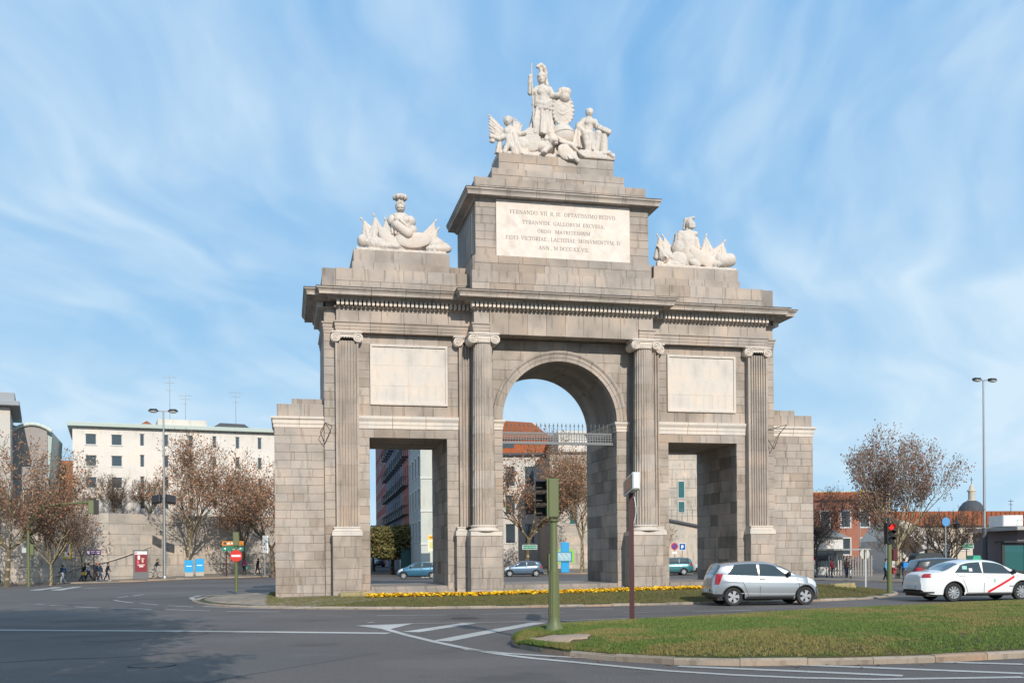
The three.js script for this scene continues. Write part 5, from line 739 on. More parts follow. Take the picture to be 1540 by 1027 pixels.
// ================================================================ people and bicycles
function person(label, pos, turn, o = {}) {
  const h = (o.h ?? 1.72) / 1.72, w = o.walk ?? 0, P = [], col = [];
  const add = (list, c) => { for (const p of list) { P.push(p); col.push([p, c]); } };
  const skin = o.skin ?? [0.42, 0.26, 0.18], topC = o.top, legC = o.legs, hair = o.hair ?? [0.03, 0.02, 0.015], shoe = o.shoe ?? [0.03, 0.03, 0.03];
  const lean = (o.lean ?? 0.04), sh = [lean * 1.2, 1.42, 0], hp = [0, 0.93, 0];
  for (const m of [1, -1]) {
    const f = m * w, knee = [hp[0] + f * 0.25 + 0.04, 0.50, m * 0.095], foot = [hp[0] + f * 0.48 - (f < 0 ? 0.06 : 0), f < 0 ? 0.12 : 0.08, m * 0.09];
    add(limb([[hp[0], 0.92, m * 0.09, 0.098], [...knee, 0.068], [...foot, 0.048]], 0.03), legC); add([cap([foot[0] - 0.05, foot[1] - 0.04, foot[2]], [foot[0] + 0.16, foot[1] - 0.045, foot[2] + m * 0.02], 0.043, 0.035, 0.02)], shoe);
    const el = [sh[0] - f * 0.16 - 0.03 + (o.hold ? 0.06 : 0), 1.14, m * 0.25], hand = o.hold ? [sh[0] + 0.27, 1.16, m * 0.16] : [sh[0] - f * 0.26 + 0.08, 0.90, m * 0.25];
    add(limb([[sh[0], 1.41, m * 0.18, 0.062], [...el, 0.052], [...hand, 0.038]], 0.03), topC); add([ell([hand[0] + 0.02, hand[1] - 0.05, hand[2]], [0.035, 0.06, 0.028], 0.02)], skin);
  }
  add([cap([0, 0.95, -0.04], [0, 0.95, 0.04], 0.125, 0.125, 0.06)], legC); add([cap([0, 1.0, 0], [lean * 0.7, 1.22, 0], 0.135, 0.15, 0.08), cap([sh[0], 1.38, -0.12], [sh[0], 1.38, 0.12], 0.095, 0.095, 0.08)], topC);
  add([cap([sh[0], 1.44, 0], [sh[0] + 0.01, 1.54, 0], 0.05, 0.05, 0.03), ell([sh[0] + 0.03, 1.615, 0], [0.092, 0.115, 0.078], 0.02), ell([sh[0] + 0.125, 1.60, 0], [0.02, 0.025, 0.016], 0.015), ell([sh[0] + 0.02, 1.60, 0.08], [0.02, 0.03, 0.012], 0.01), ell([sh[0] + 0.02, 1.60, -0.08], [0.02, 0.03, 0.012], 0.01)], skin);
  const g = carve(P, 0.022), p = g.attributes.position, cc = new Float32Array(p.count * 3);
  for (let i = 0; i < p.count; i++) { let b = 9, k = skin; for (const [q, c] of col) { const d = q.f(p.getX(i), p.getY(i), p.getZ(i)); if (d < b) { b = d; k = c; } } cc.set(k, i * 3); }
  g.setAttribute('color', new THREE.BufferAttribute(cc, 3)); g.scale(h, h, h);
  const t = thing('person', label, 'person', [pos[0], gy(...pos) + (o.up ?? 0.0), pos[1]], turn);
  part('body', g, vmat(0.85), t);
  const hg = carve([ell([sh[0] + 0.01, 1.66, 0], [0.105, 0.085, 0.092], 0.02), ell([sh[0] - 0.035, 1.61, 0], [0.075, o.long ? 0.16 : 0.1, 0.085], 0.02)], 0.02); hg.scale(h, h, h); part('hair', hg, mat(...hair, 0.7), t);
  if (o.pack) { const b = carve([slab([sh[0] - 0.19, 1.22, 0], [0.06, 0.17, 0.12], 0.04)], 0.025); b.scale(h, h, h); part('backpack', b, mat(...o.pack, 0.8), t); }
  if (o.bag) { const b = carve([slab([0.05, 0.75, 0.3], [0.13, 0.12, 0.04], 0.03)], 0.025); b.scale(h, h, h); part('bag', b, mat(...o.bag, 0.8), t); }
  return t;
}
const DEN = [0.03, 0.05, 0.10], BLK = [0.015, 0.016, 0.02], NVY = [0.018, 0.028, 0.06];
person('person in dark blue coat walking with backpack in the shade of the wall', [-31.0, -58.4], 2.9, { walk: 0.55, top: NVY, legs: [0.35, 0.36, 0.38], pack: [0.02, 0.05, 0.13] });
person('person in black jacket bending beside a thin tree trunk', [-29.95, -62.0], 0.2, { walk: 0.5, lean: 0.16, top: BLK, legs: DEN, up: 0.12, bag: [0.6, 0.36, 0.02] });
person('person in grey sweatshirt striding along the wall', [-29.35, -61.6], 3.1, { walk: 0.75, top: [0.33, 0.32, 0.33], legs: BLK, up: 0.12 });
person('person in red hat and navy coat in the walking group', [-28.75, -61.9], 0.1, { walk: 0.3, top: NVY, legs: [0.10, 0.04, 0.02], hair: [0.45, 0.03, 0.03], up: 0.12 });
person('person in dark blue jacket and blue jeans in the walking group', [-28.35, -61.5], 0.1, { walk: 0.4, top: [0.015, 0.04, 0.08], legs: [0.04, 0.10, 0.22], shoe: [0.6, 0.6, 0.6], up: 0.12 });
person('person in black coat leading the walking group', [-27.75, -61.6], 0.05, { walk: 0.45, top: BLK, legs: NVY, shoe: [0.5, 0.5, 0.5], up: 0.12, lean: 0.1 });
person('person in black hoodie riding a bicycle along the wall', [-23.5, -62.6], 0.1, { walk: 0.35, lean: 0.16, hold: true, top: BLK, legs: [0.22, 0.22, 0.23], up: 0.30 });
person('person in purple coat with teal bag beside the no entry sign', [-15.4, -67.6], 1.3, { walk: 0.1, top: [0.12, 0.02, 0.07], legs: BLK, bag: [0.05, 0.33, 0.30], long: true, up: 0.12 });
person('person in long dark coat and white shoes near the slim grey post', [-14.1, -68.2], 0.4, { walk: 0.4, lean: 0.08, top: [0.05, 0.025, 0.03], legs: [0.05, 0.025, 0.03], shoe: [0.7, 0.7, 0.7], up: 0.12 });
person('person in red and black jacket by the hire bicycles', [34.6, -38.6], 2.6, { top: [0.40, 0.02, 0.04], legs: BLK });
person('person in brown jacket holding a phone by the kiosk', [36.3, -39.2], -1.3, { hold: true, top: [0.13, 0.07, 0.06], legs: NVY, long: true });
person('person in blue coat standing behind the round sign', [32.6, -27.5], -0.6, { walk: 0.2, top: [0.10, 0.30, 0.42], legs: BLK });
person('person in dark coat with bright blue backpack on the plaza', [31.4, -23.3], 1.4, { walk: 0.3, top: NVY, legs: DEN, pack: [0.02, 0.22, 0.62] });
person('person in turquoise trousers walking on the plaza', [32.1, -23.0], 1.7, { walk: 0.5, top: [0.25, 0.55, 0.62], legs: [0.2, 0.55, 0.62] });
function bicycle(label, pos, turn, c, group) {
  const t = thing('bicycle', label, 'bicycle', [pos[0], gy(...pos) + (pos[2] ?? 0), pos[1]], turn, group), m = mat(...c, 0.4);
  for (const x of [-0.52, 0.52]) { const g = new THREE.TorusGeometry(0.32, 0.022, 6, 24); g.translate(x, 0.34, 0); const w = part('wheel', clean(g), M.rubber, t); part('spokes', Array.from({ length: 6 }, (_, i) => tube([x, 0.34, 0], [x + 0.31 * Math.cos(i * 1.047), 0.34 + 0.31 * Math.sin(i * 1.047), 0], 0.004, 0.004, 4)), M.steel, w); }
  part('frame', [tube([-0.52, 0.34, 0], [-0.08, 0.36, 0], 0.022), tube([-0.08, 0.36, 0], [-0.2, 0.86, 0], 0.024), tube([-0.52, 0.34, 0], [-0.17, 0.72, 0], 0.018), tube([-0.08, 0.36, 0], [0.36, 0.76, 0], 0.03), tube([0.52, 0.34, 0], [0.33, 0.95, 0], 0.022), (() => { const g = new THREE.TorusGeometry(0.36, 0.03, 4, 12, 2.2); g.rotateZ(0.3); g.translate(-0.52, 0.34, 0); return clean(g); })()], m, t);
  part('saddle', ball(0.1, -0.21, 0.9, 0, 1.4, 0.5, 0.9), M.black, t); part('handlebar', [tube([0.32, 1.0, -0.28], [0.32, 1.0, 0.28], 0.016), tube([0.33, 0.93, 0], [0.32, 1.0, 0], 0.016)], M.black, t); return t;
}
bicycle('dark bicycle ridden along the concrete wall', [-23.5, -62.6, 0.12], 0.1, [0.3, 0.3, 0.3]);
for (const [x, z] of [[33.2, -40.2], [34.0, -40.4], [35.2, -40.6]]) bicycle('white hire bicycle parked at the docking row by the kiosk', [x, z], 1.1, [0.75, 0.75, 0.75], 'hire bicycles by the kiosk');
bicycle('white hire bicycle standing alone beside the grey fence', [33.9, -34.5], 1.0, [0.75, 0.75, 0.75]);
// ================================================================ pavements beyond the road
const pave = mat(0.30, 0.265, 0.225, 0.9, { map: T.concrete });
{
  const front = resample([[-60, -50], [-44, -56], [-36.7, -59], [-30.9, -59.5], [-26, -59.2], [-22.5, -59.5], [-17, -62], [-12.5, -64.8], [-7, -70]], 2.5), back = resample([[-60, -58], [-44, -58], [-36, -59.8], [-31, -63.6], [-28.2, -65.3], [-23.2, -70.3], [-18.2, -74.3], [-12.6, -78.2], [-7, -82]], 2.5);
  const p1 = struct('pavement', sheet(40, 3, (u, v) => { const a = lerpPath(front, u), b = lerpPath(back, u), x = mix(a[0], b[0], v), z = mix(a[1], b[1], v) - 0.05; return [x, gy(x, z) + 0.12, z]; }, true), pave, 'pale pavement along the foot of the concrete wall');
  kerbs(p1, front, 0.12, 0.3);
  const f2 = resample([[12, -64], [18, -60.5], [24, -60], [30, -57], [31, -50], [30.5, -40], [31, -30], [35, -24], [44, -22], [60, -20], [90, -18]], 2.5), b2 = resample([[12, -90], [24, -90], [40, -90], [60, -90], [75, -85], [85, -75], [90, -60], [95, -50], [100, -45], [105, -40], [110, -30]], 2.5);
  const p2 = struct('pavement', sheet(40, 8, (u, v) => { const a = lerpPath(f2, u), b = lerpPath(b2, u), x = mix(a[0], b[0], v), z = mix(a[1], b[1], v); return [x, gy(x, z) + 0.1, z]; }, true), pave, 'wide plaza pavement in front of kiosk and low houses');
  kerbs(p2, f2, 0.1, 0.3);
}
// ================================================================ buildings
const wallMats = {};
function wallMat(r, g, b) { const k = [r, g, b].join(); return (wallMats[k] ??= mat(r, g, b, 0.92, { map: T.plaster })); }
const paneMat = new THREE.MeshPhysicalMaterial({ color: lin(0.05, 0.07, 0.085), roughness: 0.08, clearcoat: 1 }), frameMat = mat(0.55, 0.55, 0.53, 0.6), shutMat = mat(0.10, 0.075, 0.06, 0.7), tileMat = mat(0.36, 0.115, 0.05, 0.9, { map: T.plaster }), slate = mat(0.06, 0.065, 0.075, 0.7);
// a block whose front runs from A to B (as one faces it); y0..y1 in world heights; wins: [x, y, w, h, style]
function building(name, label, A, B, depth, y0, y1, col, wins = [], extra) {
  const dx = B[0] - A[0], dz = B[1] - A[1], L = Math.hypot(dx, dz), t = thing(name, label, 'building', [A[0], 0, A[1]], Math.atan2(-dz, dx)), m = wallMat(...col);
  const s = new THREE.Shape([[0, y0], [L, y0], [L, y1], [0, y1]].map((p) => new THREE.Vector2(...p)));
  for (const [x, y, w, h] of wins) s.holes.push(new THREE.Path([[x - w / 2, y], [x - w / 2, y + h], [x + w / 2, y + h], [x + w / 2, y]].map((p) => new THREE.Vector2(...p))));
  const f = new THREE.ExtrudeGeometry(s, { depth: 0.3, bevelEnabled: false }); f.translate(0, 0, -0.3);
  part('front_wall', uvBox(f), m, t); part('wall', [bx(0.01, L - 0.01, y0, y1 - 0.02, -depth, -0.31)], m, t);
  for (const [x, y, w, h, st = 'plain'] of wins) {
    const wn = part('window', bx(x - w / 2, x + w / 2, y, y + h, -0.26, -0.2), st === 'shut' ? shutMat : paneMat, t), fr = 0.07;
    part('window_frame', [bx(x - w / 2, x - w / 2 + fr, y, y + h, -0.2, -0.14), bx(x + w / 2 - fr, x + w / 2, y, y + h, -0.2, -0.14), bx(x - w / 2 + fr, x + w / 2 - fr, y + h - fr, y + h, -0.2, -0.14), bx(x - w / 2 + fr, x + w / 2 - fr, y, y + fr, -0.2, -0.14)], frameMat, wn);
    if (w > 0.8 && st !== 'bare') part('sill', bx(x - w / 2 - 0.08, x + w / 2 + 0.08, y - 0.09, y - 0.005, -0.28, 0.07), frameMat, wn);
    if (st === 'balcony') { const g = [bx(x - w / 2 - 0.25, x + w / 2 + 0.25, y - 0.14, y - 0.02, 0.01, 0.75), bx(x - w / 2 - 0.25, x + w / 2 + 0.25, y + 0.92, y + 0.97, 0.70, 0.75)]; for (let q = x - w / 2 - 0.25; q <= x + w / 2 + 0.26; q += 0.14) g.push(bx(q, q + 0.025, y - 0.02, y + 0.92, 0.715, 0.735)); for (const q of [x - w / 2 - 0.25, x + w / 2 + 0.22]) g.push(bx(q, q + 0.03, y + 0.92, y + 0.97, 0.01, 0.7)); part('balcony', g, M.darkMetal, wn); }
    if (st === 'surround') part('surround', [bx(x - w / 2 - 0.14, x - w / 2, y - 0.1, y + h + 0.14, -0.05, 0.03), bx(x + w / 2, x + w / 2 + 0.14, y - 0.1, y + h + 0.14, -0.05, 0.03), bx(x - w / 2, x + w / 2, y + h, y + h + 0.14, -0.05, 0.03)], frameMat, wn);
  }
  if (extra) extra(t, L);
  return t;
}
function gridWins(xs, ys, w, h, st) { const o = []; for (const y of ys) for (const x of xs) o.push([x, y, w, h, typeof st === 'function' ? st(x, y) : st]); return o; }
// ---- concrete retaining wall, panel by panel
{
  const P = [[-36.6, -60.0], [-31, -63.8], [-28.2, -65.5], [-23.2, -70.5], [-18.2, -74.5], [-12.6, -78.4], [-7, -82.2]], wl = thing('retaining_wall', 'long pale concrete retaining wall of stacked panels behind the pavement', 'wall'), r = rng(515);
  const cm = [0, 1, 2, 3].map((i) => mat(0.60 + 0.02 * i, 0.545 + 0.019 * i, 0.48 + 0.018 * i, 0.92, { map: T.concrete }));
  const core = []; for (let i = 0; i < P.length - 1; i++) core.push(mouldPiece([[-0.8, -1.4], [-0.05, -1.4], [-0.05, 5.95], [-0.8, 5.95]], P[i], P[i + 1], [0, 1], [0, 1])); part('core', core, cm[0], wl);
  for (let i = 0; i < P.length - 1; i++) { const A = P[i], B = P[i + 1], L = Math.hypot(B[0] - A[0], B[1] - A[1]), n = [-(B[1] - A[1]) / L, (B[0] - A[0]) / L]; for (let k = 0; k < 7; k++) { const y0 = -1.3 + k * 1.04, y1 = y0 + 1.02, m = Math.max(1, Math.round(L / 3)); for (let q = 0; q < m; q++) { const a = (q + 0.004) / m, b = (q + 0.996) / m, o = 0.1 + rr(0, 0.012, r); part('concrete_panel', mouldPiece([[-0.1, y0], [o - 0.015, y0], [o, y0 + 0.02], [o, y1 - 0.02], [o - 0.015, y1], [-0.1, y1]], [mix(A[0], B[0], a), mix(A[1], B[1], a)], [mix(A[0], B[0], b), mix(A[1], B[1], b)], n, n), cm[Math.floor(r() * 4)], wl); } } }
  part('ramp_coping', path([[-32.4, -0.1, -62.6], [-31, 0.5, -63.55], [-28.2, 1.25, -65.25], [-24.6, 2.7, -68.9]], 0.06, 6, 20), cm[3], wl);
}
// ---- white office block above the wall
{
  const A = [-34.0, -78.9], B = [-7.0, -83.2], L = Math.hypot(27, 4.3), W = [];
  const X = (px) => { const t = (px - 110) / 305; return t * 21.95 + (px > 110 ? 0 : 0); };
  for (const y of [14.08, 11.72, 9.3, 7.0]) { for (const px of [136, 173]) W.push([X(px), y, 1.15, 1.2, 'plain']); for (const px of [210, 246, 283, 319, 355, 390, 426, 460]) W.push([X(px), y, 0.5, 1.38, 'plain']); }
  W.push([X(349), 7.0 + 1.75 + 0.12, 0.9, 0.25, 'bare']);
  building('office_block', 'long white office block with small windows above the concrete wall', A, B, 14, 3, 16.0, [0.82, 0.775, 0.725], W, (t, Ln) => {
    part('roof', [cbox(-0.5, Ln + 0.5, 16.05, 16.5, -14.4, 0.6, 0.04)], mat(0.44, 0.50, 0.46, 0.8), t); part('penthouse', bx(9, 14.5, 16.5, 17.6, -8, -3), wallMat(0.7, 0.66, 0.6), t); part('slate_roof', prism([[14.6, 16.5], [20, 16.5], [18.8, 17.35], [16, 17.4]], -8, -3), slate, t);
    part('brick_gable', prism([[6.8, 16.5], [9, 16.5], [9, 17.0], [7.9, 17.7], [6.8, 17.0]], -9, -6), tileMat, t);
  });
  for (const [x, z, h, lab] of [[-24.3, -84, 6.3, 'tall rooftop aerial mast with three cross bars on the office block'], [-22.6, -84.5, 4.2, 'short bent rooftop aerial on the office block'], [-16.9, -85, 4.8, 'slim rooftop aerial with one cross bar on the office block']]) {
    const t = thing('roof_aerial', lab, 'aerial', [x, 16.5, z]); part('mast', tube([0, 0, 0], [0, h, 0], 0.05, 0.03, 6), M.steel, t); part('cross_bars', [0.96, 0.86, 0.72].map((k, i) => tube([-0.8 + 0.2 * i, h * k, 0], [0.8 - 0.25 * i, h * k, 0], 0.025, 0.025, 5)), M.steel, t);
  }
}
// ---- barrel-vaulted hall at the far end, with a grey corniced block behind and a brick house
building('corniced_block', 'pale block with heavy grey roof cornice behind the vaulted hall', [-60, -56], [-36.0, -61.2], 12, 0, 15.6, [0.62, 0.60, 0.56], [], (t, L) => part('cornice', [cbox(-0.6, L + 0.8, 15.65, 16.1, -12.6, 0.8, 0.05), cbox(-0.2, L + 0.4, 16.1, 16.9, -12, 0.3, 0.05)], mat(0.30, 0.32, 0.34, 0.8), t));
building('vaulted_hall', 'grey hall under a pale green curved roof behind reddish trees', [-52, -68], [-34.6, -70.0], 12, 3, 9.6, [0.44, 0.42, 0.40], gridWins([13.6, 15.6], [6.2], 0.9, 2.4), (t, L) => {
  const arc = []; for (let i = 0; i <= 14; i++) { const u = i / 14, x = mix(L - 6.6, L + 0.35, u); arc.push([x, 9.5 + 5.6 * Math.sin(Math.PI * (0.04 + 0.62 * u)) ]); }
  part('end_wall', prism([[L - 6.4, 9.5], ...arc.slice(1, -1), [L - 0.1, arc.at(-1)[1] - 0.3], [L - 0.1, 9.5]], -0.4, 0.0), wallMat(0.40, 0.37, 0.36), t);
  part('roof', prism([[L - 17, 9.6], ...[[L - 16.5, 13.0], [L - 12, 15.2], [L - 6, 16.0]], ...arc.slice(8), [L, 9.6]], -12, -0.5), mat(0.42, 0.49, 0.45, 0.7), t);
  part('roof_edge', arc.slice(0, -1).map((p, i) => tube([p[0], p[1], 0.1], [arc[i + 1][0], arc[i + 1][1], 0.1], 0.2, 0.2, 6)), mat(0.55, 0.60, 0.55, 0.7), t);
});
building('brick_house', 'orange brick house seen between vaulted hall and office block', [-41, -86], [-35.2, -86], 8, 2, 12.9, [0.42, 0.16, 0.08], gridWins([1.4, 3.6], [4, 7, 10], 0.9, 1.5));
// ---- side street seen through the doorway: four fronts in a row and a sunny end wall
{
  const S = [[1.2, -54.2], [1.6, -67], [2.1, -77], [3.3, -110], [4.9, -146]], win = (n, len) => Array.from({ length: n }, (_, i) => len * (i + 0.5) / n);
  const rows = [2.9, 6.0, 9.1, 12.2, 15.3], near = (i) => [S[i + 1], S[i]], len = (i) => Math.hypot(S[i + 1][0] - S[i][0], S[i + 1][1] - S[i][1]);
  building('corner_house', 'pale blue corner house with sunny plain end wall facing the roundabout', ...near(0), 6.5, -1, 18.5, [0.44, 0.49, 0.50], gridWins(win(4, len(0)), rows, 1.2, 1.9, 'surround'), (t, L) => {
    part('end_wall', bx(L, L + 0.04, -1, 18.5, -6.5, 0.02), wallMat(0.60, 0.62, 0.57), t); for (const y of rows) { part('string_course', bx(L + 0.04, L + 0.12, y - 0.35, y - 0.2, -6.5, 0.06), frameMat, t); part('end_balcony', [bx(L + 0.04, L + 0.9, y - 0.2, y - 0.1, -3.9, -2.6), ...Array.from({ length: 8 }, (_, i) => bx(L + 0.84, L + 0.88, y - 0.1, y + 0.85, -3.9 + i * 0.18, -3.87 + i * 0.18)), bx(L + 0.84, L + 0.9, y + 0.85, y + 0.9, -3.9, -2.6)], M.darkMetal, t); } part('eave', bx(-0.2, L + 0.3, 18.5, 18.8, -6.8, 0.5), tileMat, t); });
  building('street_house', 'narrow pink street house with dark balconies beside the corner house', ...near(1), 8, -1, 16.4, [0.38, 0.15, 0.15], gridWins(win(3, len(1)), rows.slice(0, 4), 1.2, 2.2, 'balcony'), (t, L) => part('eave', bx(-0.1, L + 0.1, 16.4, 16.75, -8, 0.9), tileMat, t));
  building('street_house', 'long grey blue street house with many iron balconies', ...near(2), 8, -1, 20.5, [0.24, 0.26, 0.32], gridWins(win(9, len(2)), [...rows, 17.6].slice(0, 6), 1.3, 2.2, 'balcony'));
  building('street_house', 'dark red street house furthest up the side street', ...near(3), 8, -1, 24, [0.32, 0.07, 0.065], gridWins(win(8, len(3)), [...rows, 18.4], 1.1, 1.7, 'surround'));
  building('street_house', 'ochre street house across the end of the side street', [-8, -185], [2, -186], 10, -1, 14, [0.5, 0.36, 0.2], gridWins([2, 5, 8], [3, 6.2, 9.4], 1.2, 1.9));
}
// ---- seen through the arch and the other doorway
building('tiled_house', 'white house with orange tiled roof and brick storey beyond the arch', [10, -93.5], [23.2, -90.5], 14, -1, 14.7, [0.70, 0.67, 0.63], gridWins([3.0, 5.6, 8.2, 10.8], [3.0, 6.8, 10.6], 1.3, 2.6, 'surround'), (t, L) => {
  part('gutter', bx(-0.3, L + 0.2, 14.7, 15.0, -14, 0.5), slate, t); part('brick_storey', bx(0.2, L, 15.0, 17.0, -13.6, -0.6), mat(0.46, 0.13, 0.05, 0.9, { map: T.plaster }), t); part('storey_window', bx(7.0, 8.8, 15.8, 16.7, -0.62, -0.55), paneMat, t);
  part('roof', prism([[-0.5, 17.0], [L + 0.4, 17.0], [L - 2.4, 19.1], [4, 19.6]], -13, -0.2), tileMat, t); for (let i = 0; i < 22; i++) part('tile_row', bx(3.2 + 0.35 * i, 3.35 + 0.35 * i, 17.0, 17.06, -0.2, -0.1), tileMat, t); part('chimney', bx(L - 2.2, L - 1.5, 17.6, 19.4, -4, -3.2), wallMat(0.62, 0.58, 0.50), t);
});
{
  const rowsOf = (t, L, y0, y1, m) => { const r = rng(Math.round(L * 100)); for (let y = y0; y < y1 - 0.3; y += 1.15) { let x = 0.02; while (x < L - 0.3) { const w = Math.min(rr(2.2, 3.4, r), L - x - 0.02); part('cladding_panel', cbox(x, x + w - 0.03, y, Math.min(y1, y + 1.12), 0.005, 0.05, 0.008), m[Math.floor(r() * m.length)], t); x += w; } } };
  const cm = [0, 1, 2].map((i) => mat(0.60 + 0.025 * i, 0.545 + 0.022 * i, 0.475 + 0.02 * i, 0.92, { map: T.concrete }));
  building('public_hall', 'big beige hall clad in stone panels beyond the arch', [20.4, -79.8], [44.5, -77.0], 16, -1, 13.8, [0.56, 0.50, 0.43], [], (t, L) => {
    rowsOf(t, L, 5.0, 13.8, cm); rowsOf(t, L, -0.8, 5.0, cm);
    part('coping', bx(-0.2, L + 0.2, 13.82, 14.05, -16, 0.25), slate, t); part('upper_storey', bx(1.5, L, 14.05, 17, -15, -3), wallMat(0.74, 0.70, 0.64), t);
    for (const [x, y, w, h] of [[2.9, 8.0, 0.95, 1.9], [2.9, 5.2, 0.95, 2.0], [16.4, 8.4, 0.75, 2.0], [16.4, 6.6, 0.75, 1.3]]) { const wn = part('window', bx(x - w / 2, x + w / 2, y, y + h, 0.04, 0.075), new THREE.MeshPhysicalMaterial({ color: lin(0.02, 0.11, 0.11), roughness: 0.1, clearcoat: 1 }), t); part('window_frame', [bx(x - w / 2 - 0.08, x - w / 2, y - 0.08, y + h + 0.08, 0.04, 0.12), bx(x + w / 2, x + w / 2 + 0.08, y - 0.08, y + h + 0.08, 0.04, 0.12), bx(x - w / 2, x + w / 2, y + h, y + h + 0.08, 0.04, 0.12), bx(x - w / 2, x + w / 2, y - 0.08, y, 0.04, 0.12)], frameMat, wn); }
  });
  const lw = thing('ramp_wall', 'low grey stone ramp wall with railing beyond the doorway', 'wall', [26.2, 0, -65.6], 0); part('wall', prism([[0, -0.8], [12, -0.8], [12, 3.6], [4, 5.1], [0, 5.1]], -0.4, 0), cm[0], lw); part('coping', [prism([[4, 5.1], [12, 3.6], [12, 3.85], [4, 5.35]], -0.5, 0.35)], slate, lw); part('railing', [bx(3, 8, 6.4, 6.46, -1.2, -1.15), ...Array.from({ length: 9 }, (_, i) => bx(3 + i * 0.62, 3.04 + i * 0.62, 5.1, 6.4, -1.2, -1.16))], M.iron, lw);
}
// ---- low houses, kiosk and church on the far side of the plaza
building('kiosk', 'white station kiosk with grey hipped roof and dark glazed front', [31.5, -46.9], [39.6, -45.3], 6, -0.8, 2.9, [0.70, 0.70, 0.67], [[1.4, 0.1, 2.2, 1.5, 'bare'], [4.0, 0.1, 2.2, 1.5, 'bare'], [6.6, 0.1, 2.0, 1.5, 'bare']], (t, L) => { part('roof', prism([[-0.4, 2.95], [L + 0.4, 2.95], [L - 1.6, 3.9], [1.4, 3.9]], -6, 0.4), mat(0.20, 0.23, 0.25, 0.7), t); part('canopy', bx(-0.2, L + 2.0, 1.72, 1.86, -0.2, 1.6), mat(0.30, 0.31, 0.31, 0.6), t); part('round_sign', moved(clean(new THREE.CylinderGeometry(0.24, 0.24, 0.05, 20)), 5.4, 1.0, 0.1, 0, Math.PI / 2), mat(0.4, 0.02, 0.03), t); });
building('town_house', 'salmon coloured house with white framed windows behind the plaza trees', [44, -69.5], [56.5, -66.5], 10, -1, 7.6, [0.42, 0.175, 0.115], gridWins([2, 4.4, 6.8, 9.2, 11.4], [4.4, 1.2], 1.0, 1.9, 'surround'), (t, L) => part('roof', prism([[-0.4, 7.6], [L + 0.4, 7.6], [L - 1, 8.5], [1, 8.5]], -10, 0.4), tileMat, t));
building('town_house', 'cream coloured taller block rising behind the salmon house', [55, -80], [66, -78.5], 10, -1, 9.4, [0.66, 0.55, 0.36], gridWins([1.5, 4, 6.5, 9], [6.6, 3.6], 1.0, 1.5));
building('town_house', 'long low house with red tiled roof behind the plaza', [57.5, -73.5], [96, -70], 12, -1, 4.8, [0.62, 0.55, 0.45], gridWins([3, 7, 11, 15, 19, 23, 27, 31, 35], [1.6], 1.1, 1.8), (t, L) => { part('roof', prism([[-0.6, 4.75], [L + 0.6, 4.75], [L + 0.4, 5.0], [L - 0.4, 6.5], [0.6, 6.5], [-0.4, 5.0]], -8, 0.6), tileMat, t); for (let i = 0; i < 60; i++) part('tile_ridge', tube([0.2 + i * 0.64, 4.9, 0.66], [0.5 + i * 0.63, 6.4, 0.66], 0.05, 0.05, 4), tileMat, t); });
building('market_shed', 'white gabled shed with dark slanting awning on the plaza', [49.6, -53.6], [56.0, -52.4], 8, -0.9, 2.6, [0.68, 0.66, 0.62], [[4.6, 0.2, 1.6, 1.6, 'shut']], (t, L) => { part('gable', prism([[0, 2.6], [L, 2.6], [1.6, 4.8]], -8, -0.02), wallMat(0.66, 0.63, 0.57), t); part('awning', prism([[-0.4, 4.9], [-0.1, 5.1], [3.4, 1.6], [2.6, 1.4]], -0.4, 1.2), mat(0.06, 0.055, 0.06, 0.9), t); });
building('plaza_pavilion', 'mauve grey pavilion with flat roof and white roof tank', [55.0, -41.2], [70, -38.0], 9, -0.9, 3.4, [0.22, 0.19, 0.20], [[3.5, 0.2, 2.0, 1.9, 'bare'], [7, 0.2, 2.0, 1.9, 'bare']], (t, L) => { part('roof', cbox(-0.8, L, 3.42, 3.75, -9, 1.6, 0.04), mat(0.40, 0.37, 0.35, 0.8), t); part('roof_tank', cbox(-0.3, 1.6, 3.85, 4.9, -5, -2, 0.1), M.white, t); part('roof_rail', [0, 1, 2, 3].map((i) => tube([0.2 + i * 1.1, 3.75, -0.4], [0.2 + i * 1.1, 4.4, -0.4], 0.03)).concat([tube([0.2, 4.4, -0.4], [3.5, 4.4, -0.4], 0.03)]), M.steel, t); });
{
  const t = thing('church_dome', 'dark slate church dome with stone lantern above the red roofs', 'dome', [113.6, 0, -126]); part('drum', lathe([[0.1, 0], [2.5, 0], [2.5, 7.4], [2.7, 7.5], [2.7, 7.8], [0.1, 7.8]], 20), wallMat(0.5, 0.42, 0.34), t);
  part('dome', lathe([[2.55, 7.8], [2.5, 8.6], [2.2, 9.5], [1.5, 10.4], [0.8, 10.8], [0.1, 10.9]], 24), slate, t); part('lantern', lathe([[0.85, 10.7], [0.75, 10.9], [0.6, 11.0], [0.6, 12.4], [0.8, 12.5], [0.8, 12.7], [0.5, 12.9], [0.3, 13.6], [0.05, 13.9]], 12), wallMat(0.62, 0.56, 0.46), t); part('cross', [tube([0, 13.9, 0], [0, 15.2, 0], 0.05), tube([-0.35, 14.7, 0], [0.35, 14.7, 0], 0.05)], M.darkMetal, t);
}
{ const t = thing('roof_aerial', 'tall lattice aerial rising behind the trees beside the gate', 'aerial', [50.5, 0, -78]); part('mast', tube([0, 0, 0], [0, 13.0, 0], 0.09, 0.04, 6), M.steel, t); part('cross_bars', [tube([-0.7, 12.2, 0], [0.8, 12.3, 0], 0.03), tube([-0.2, 9, 0], [0.2, 9, 0], 0.12)], M.steel, t); }
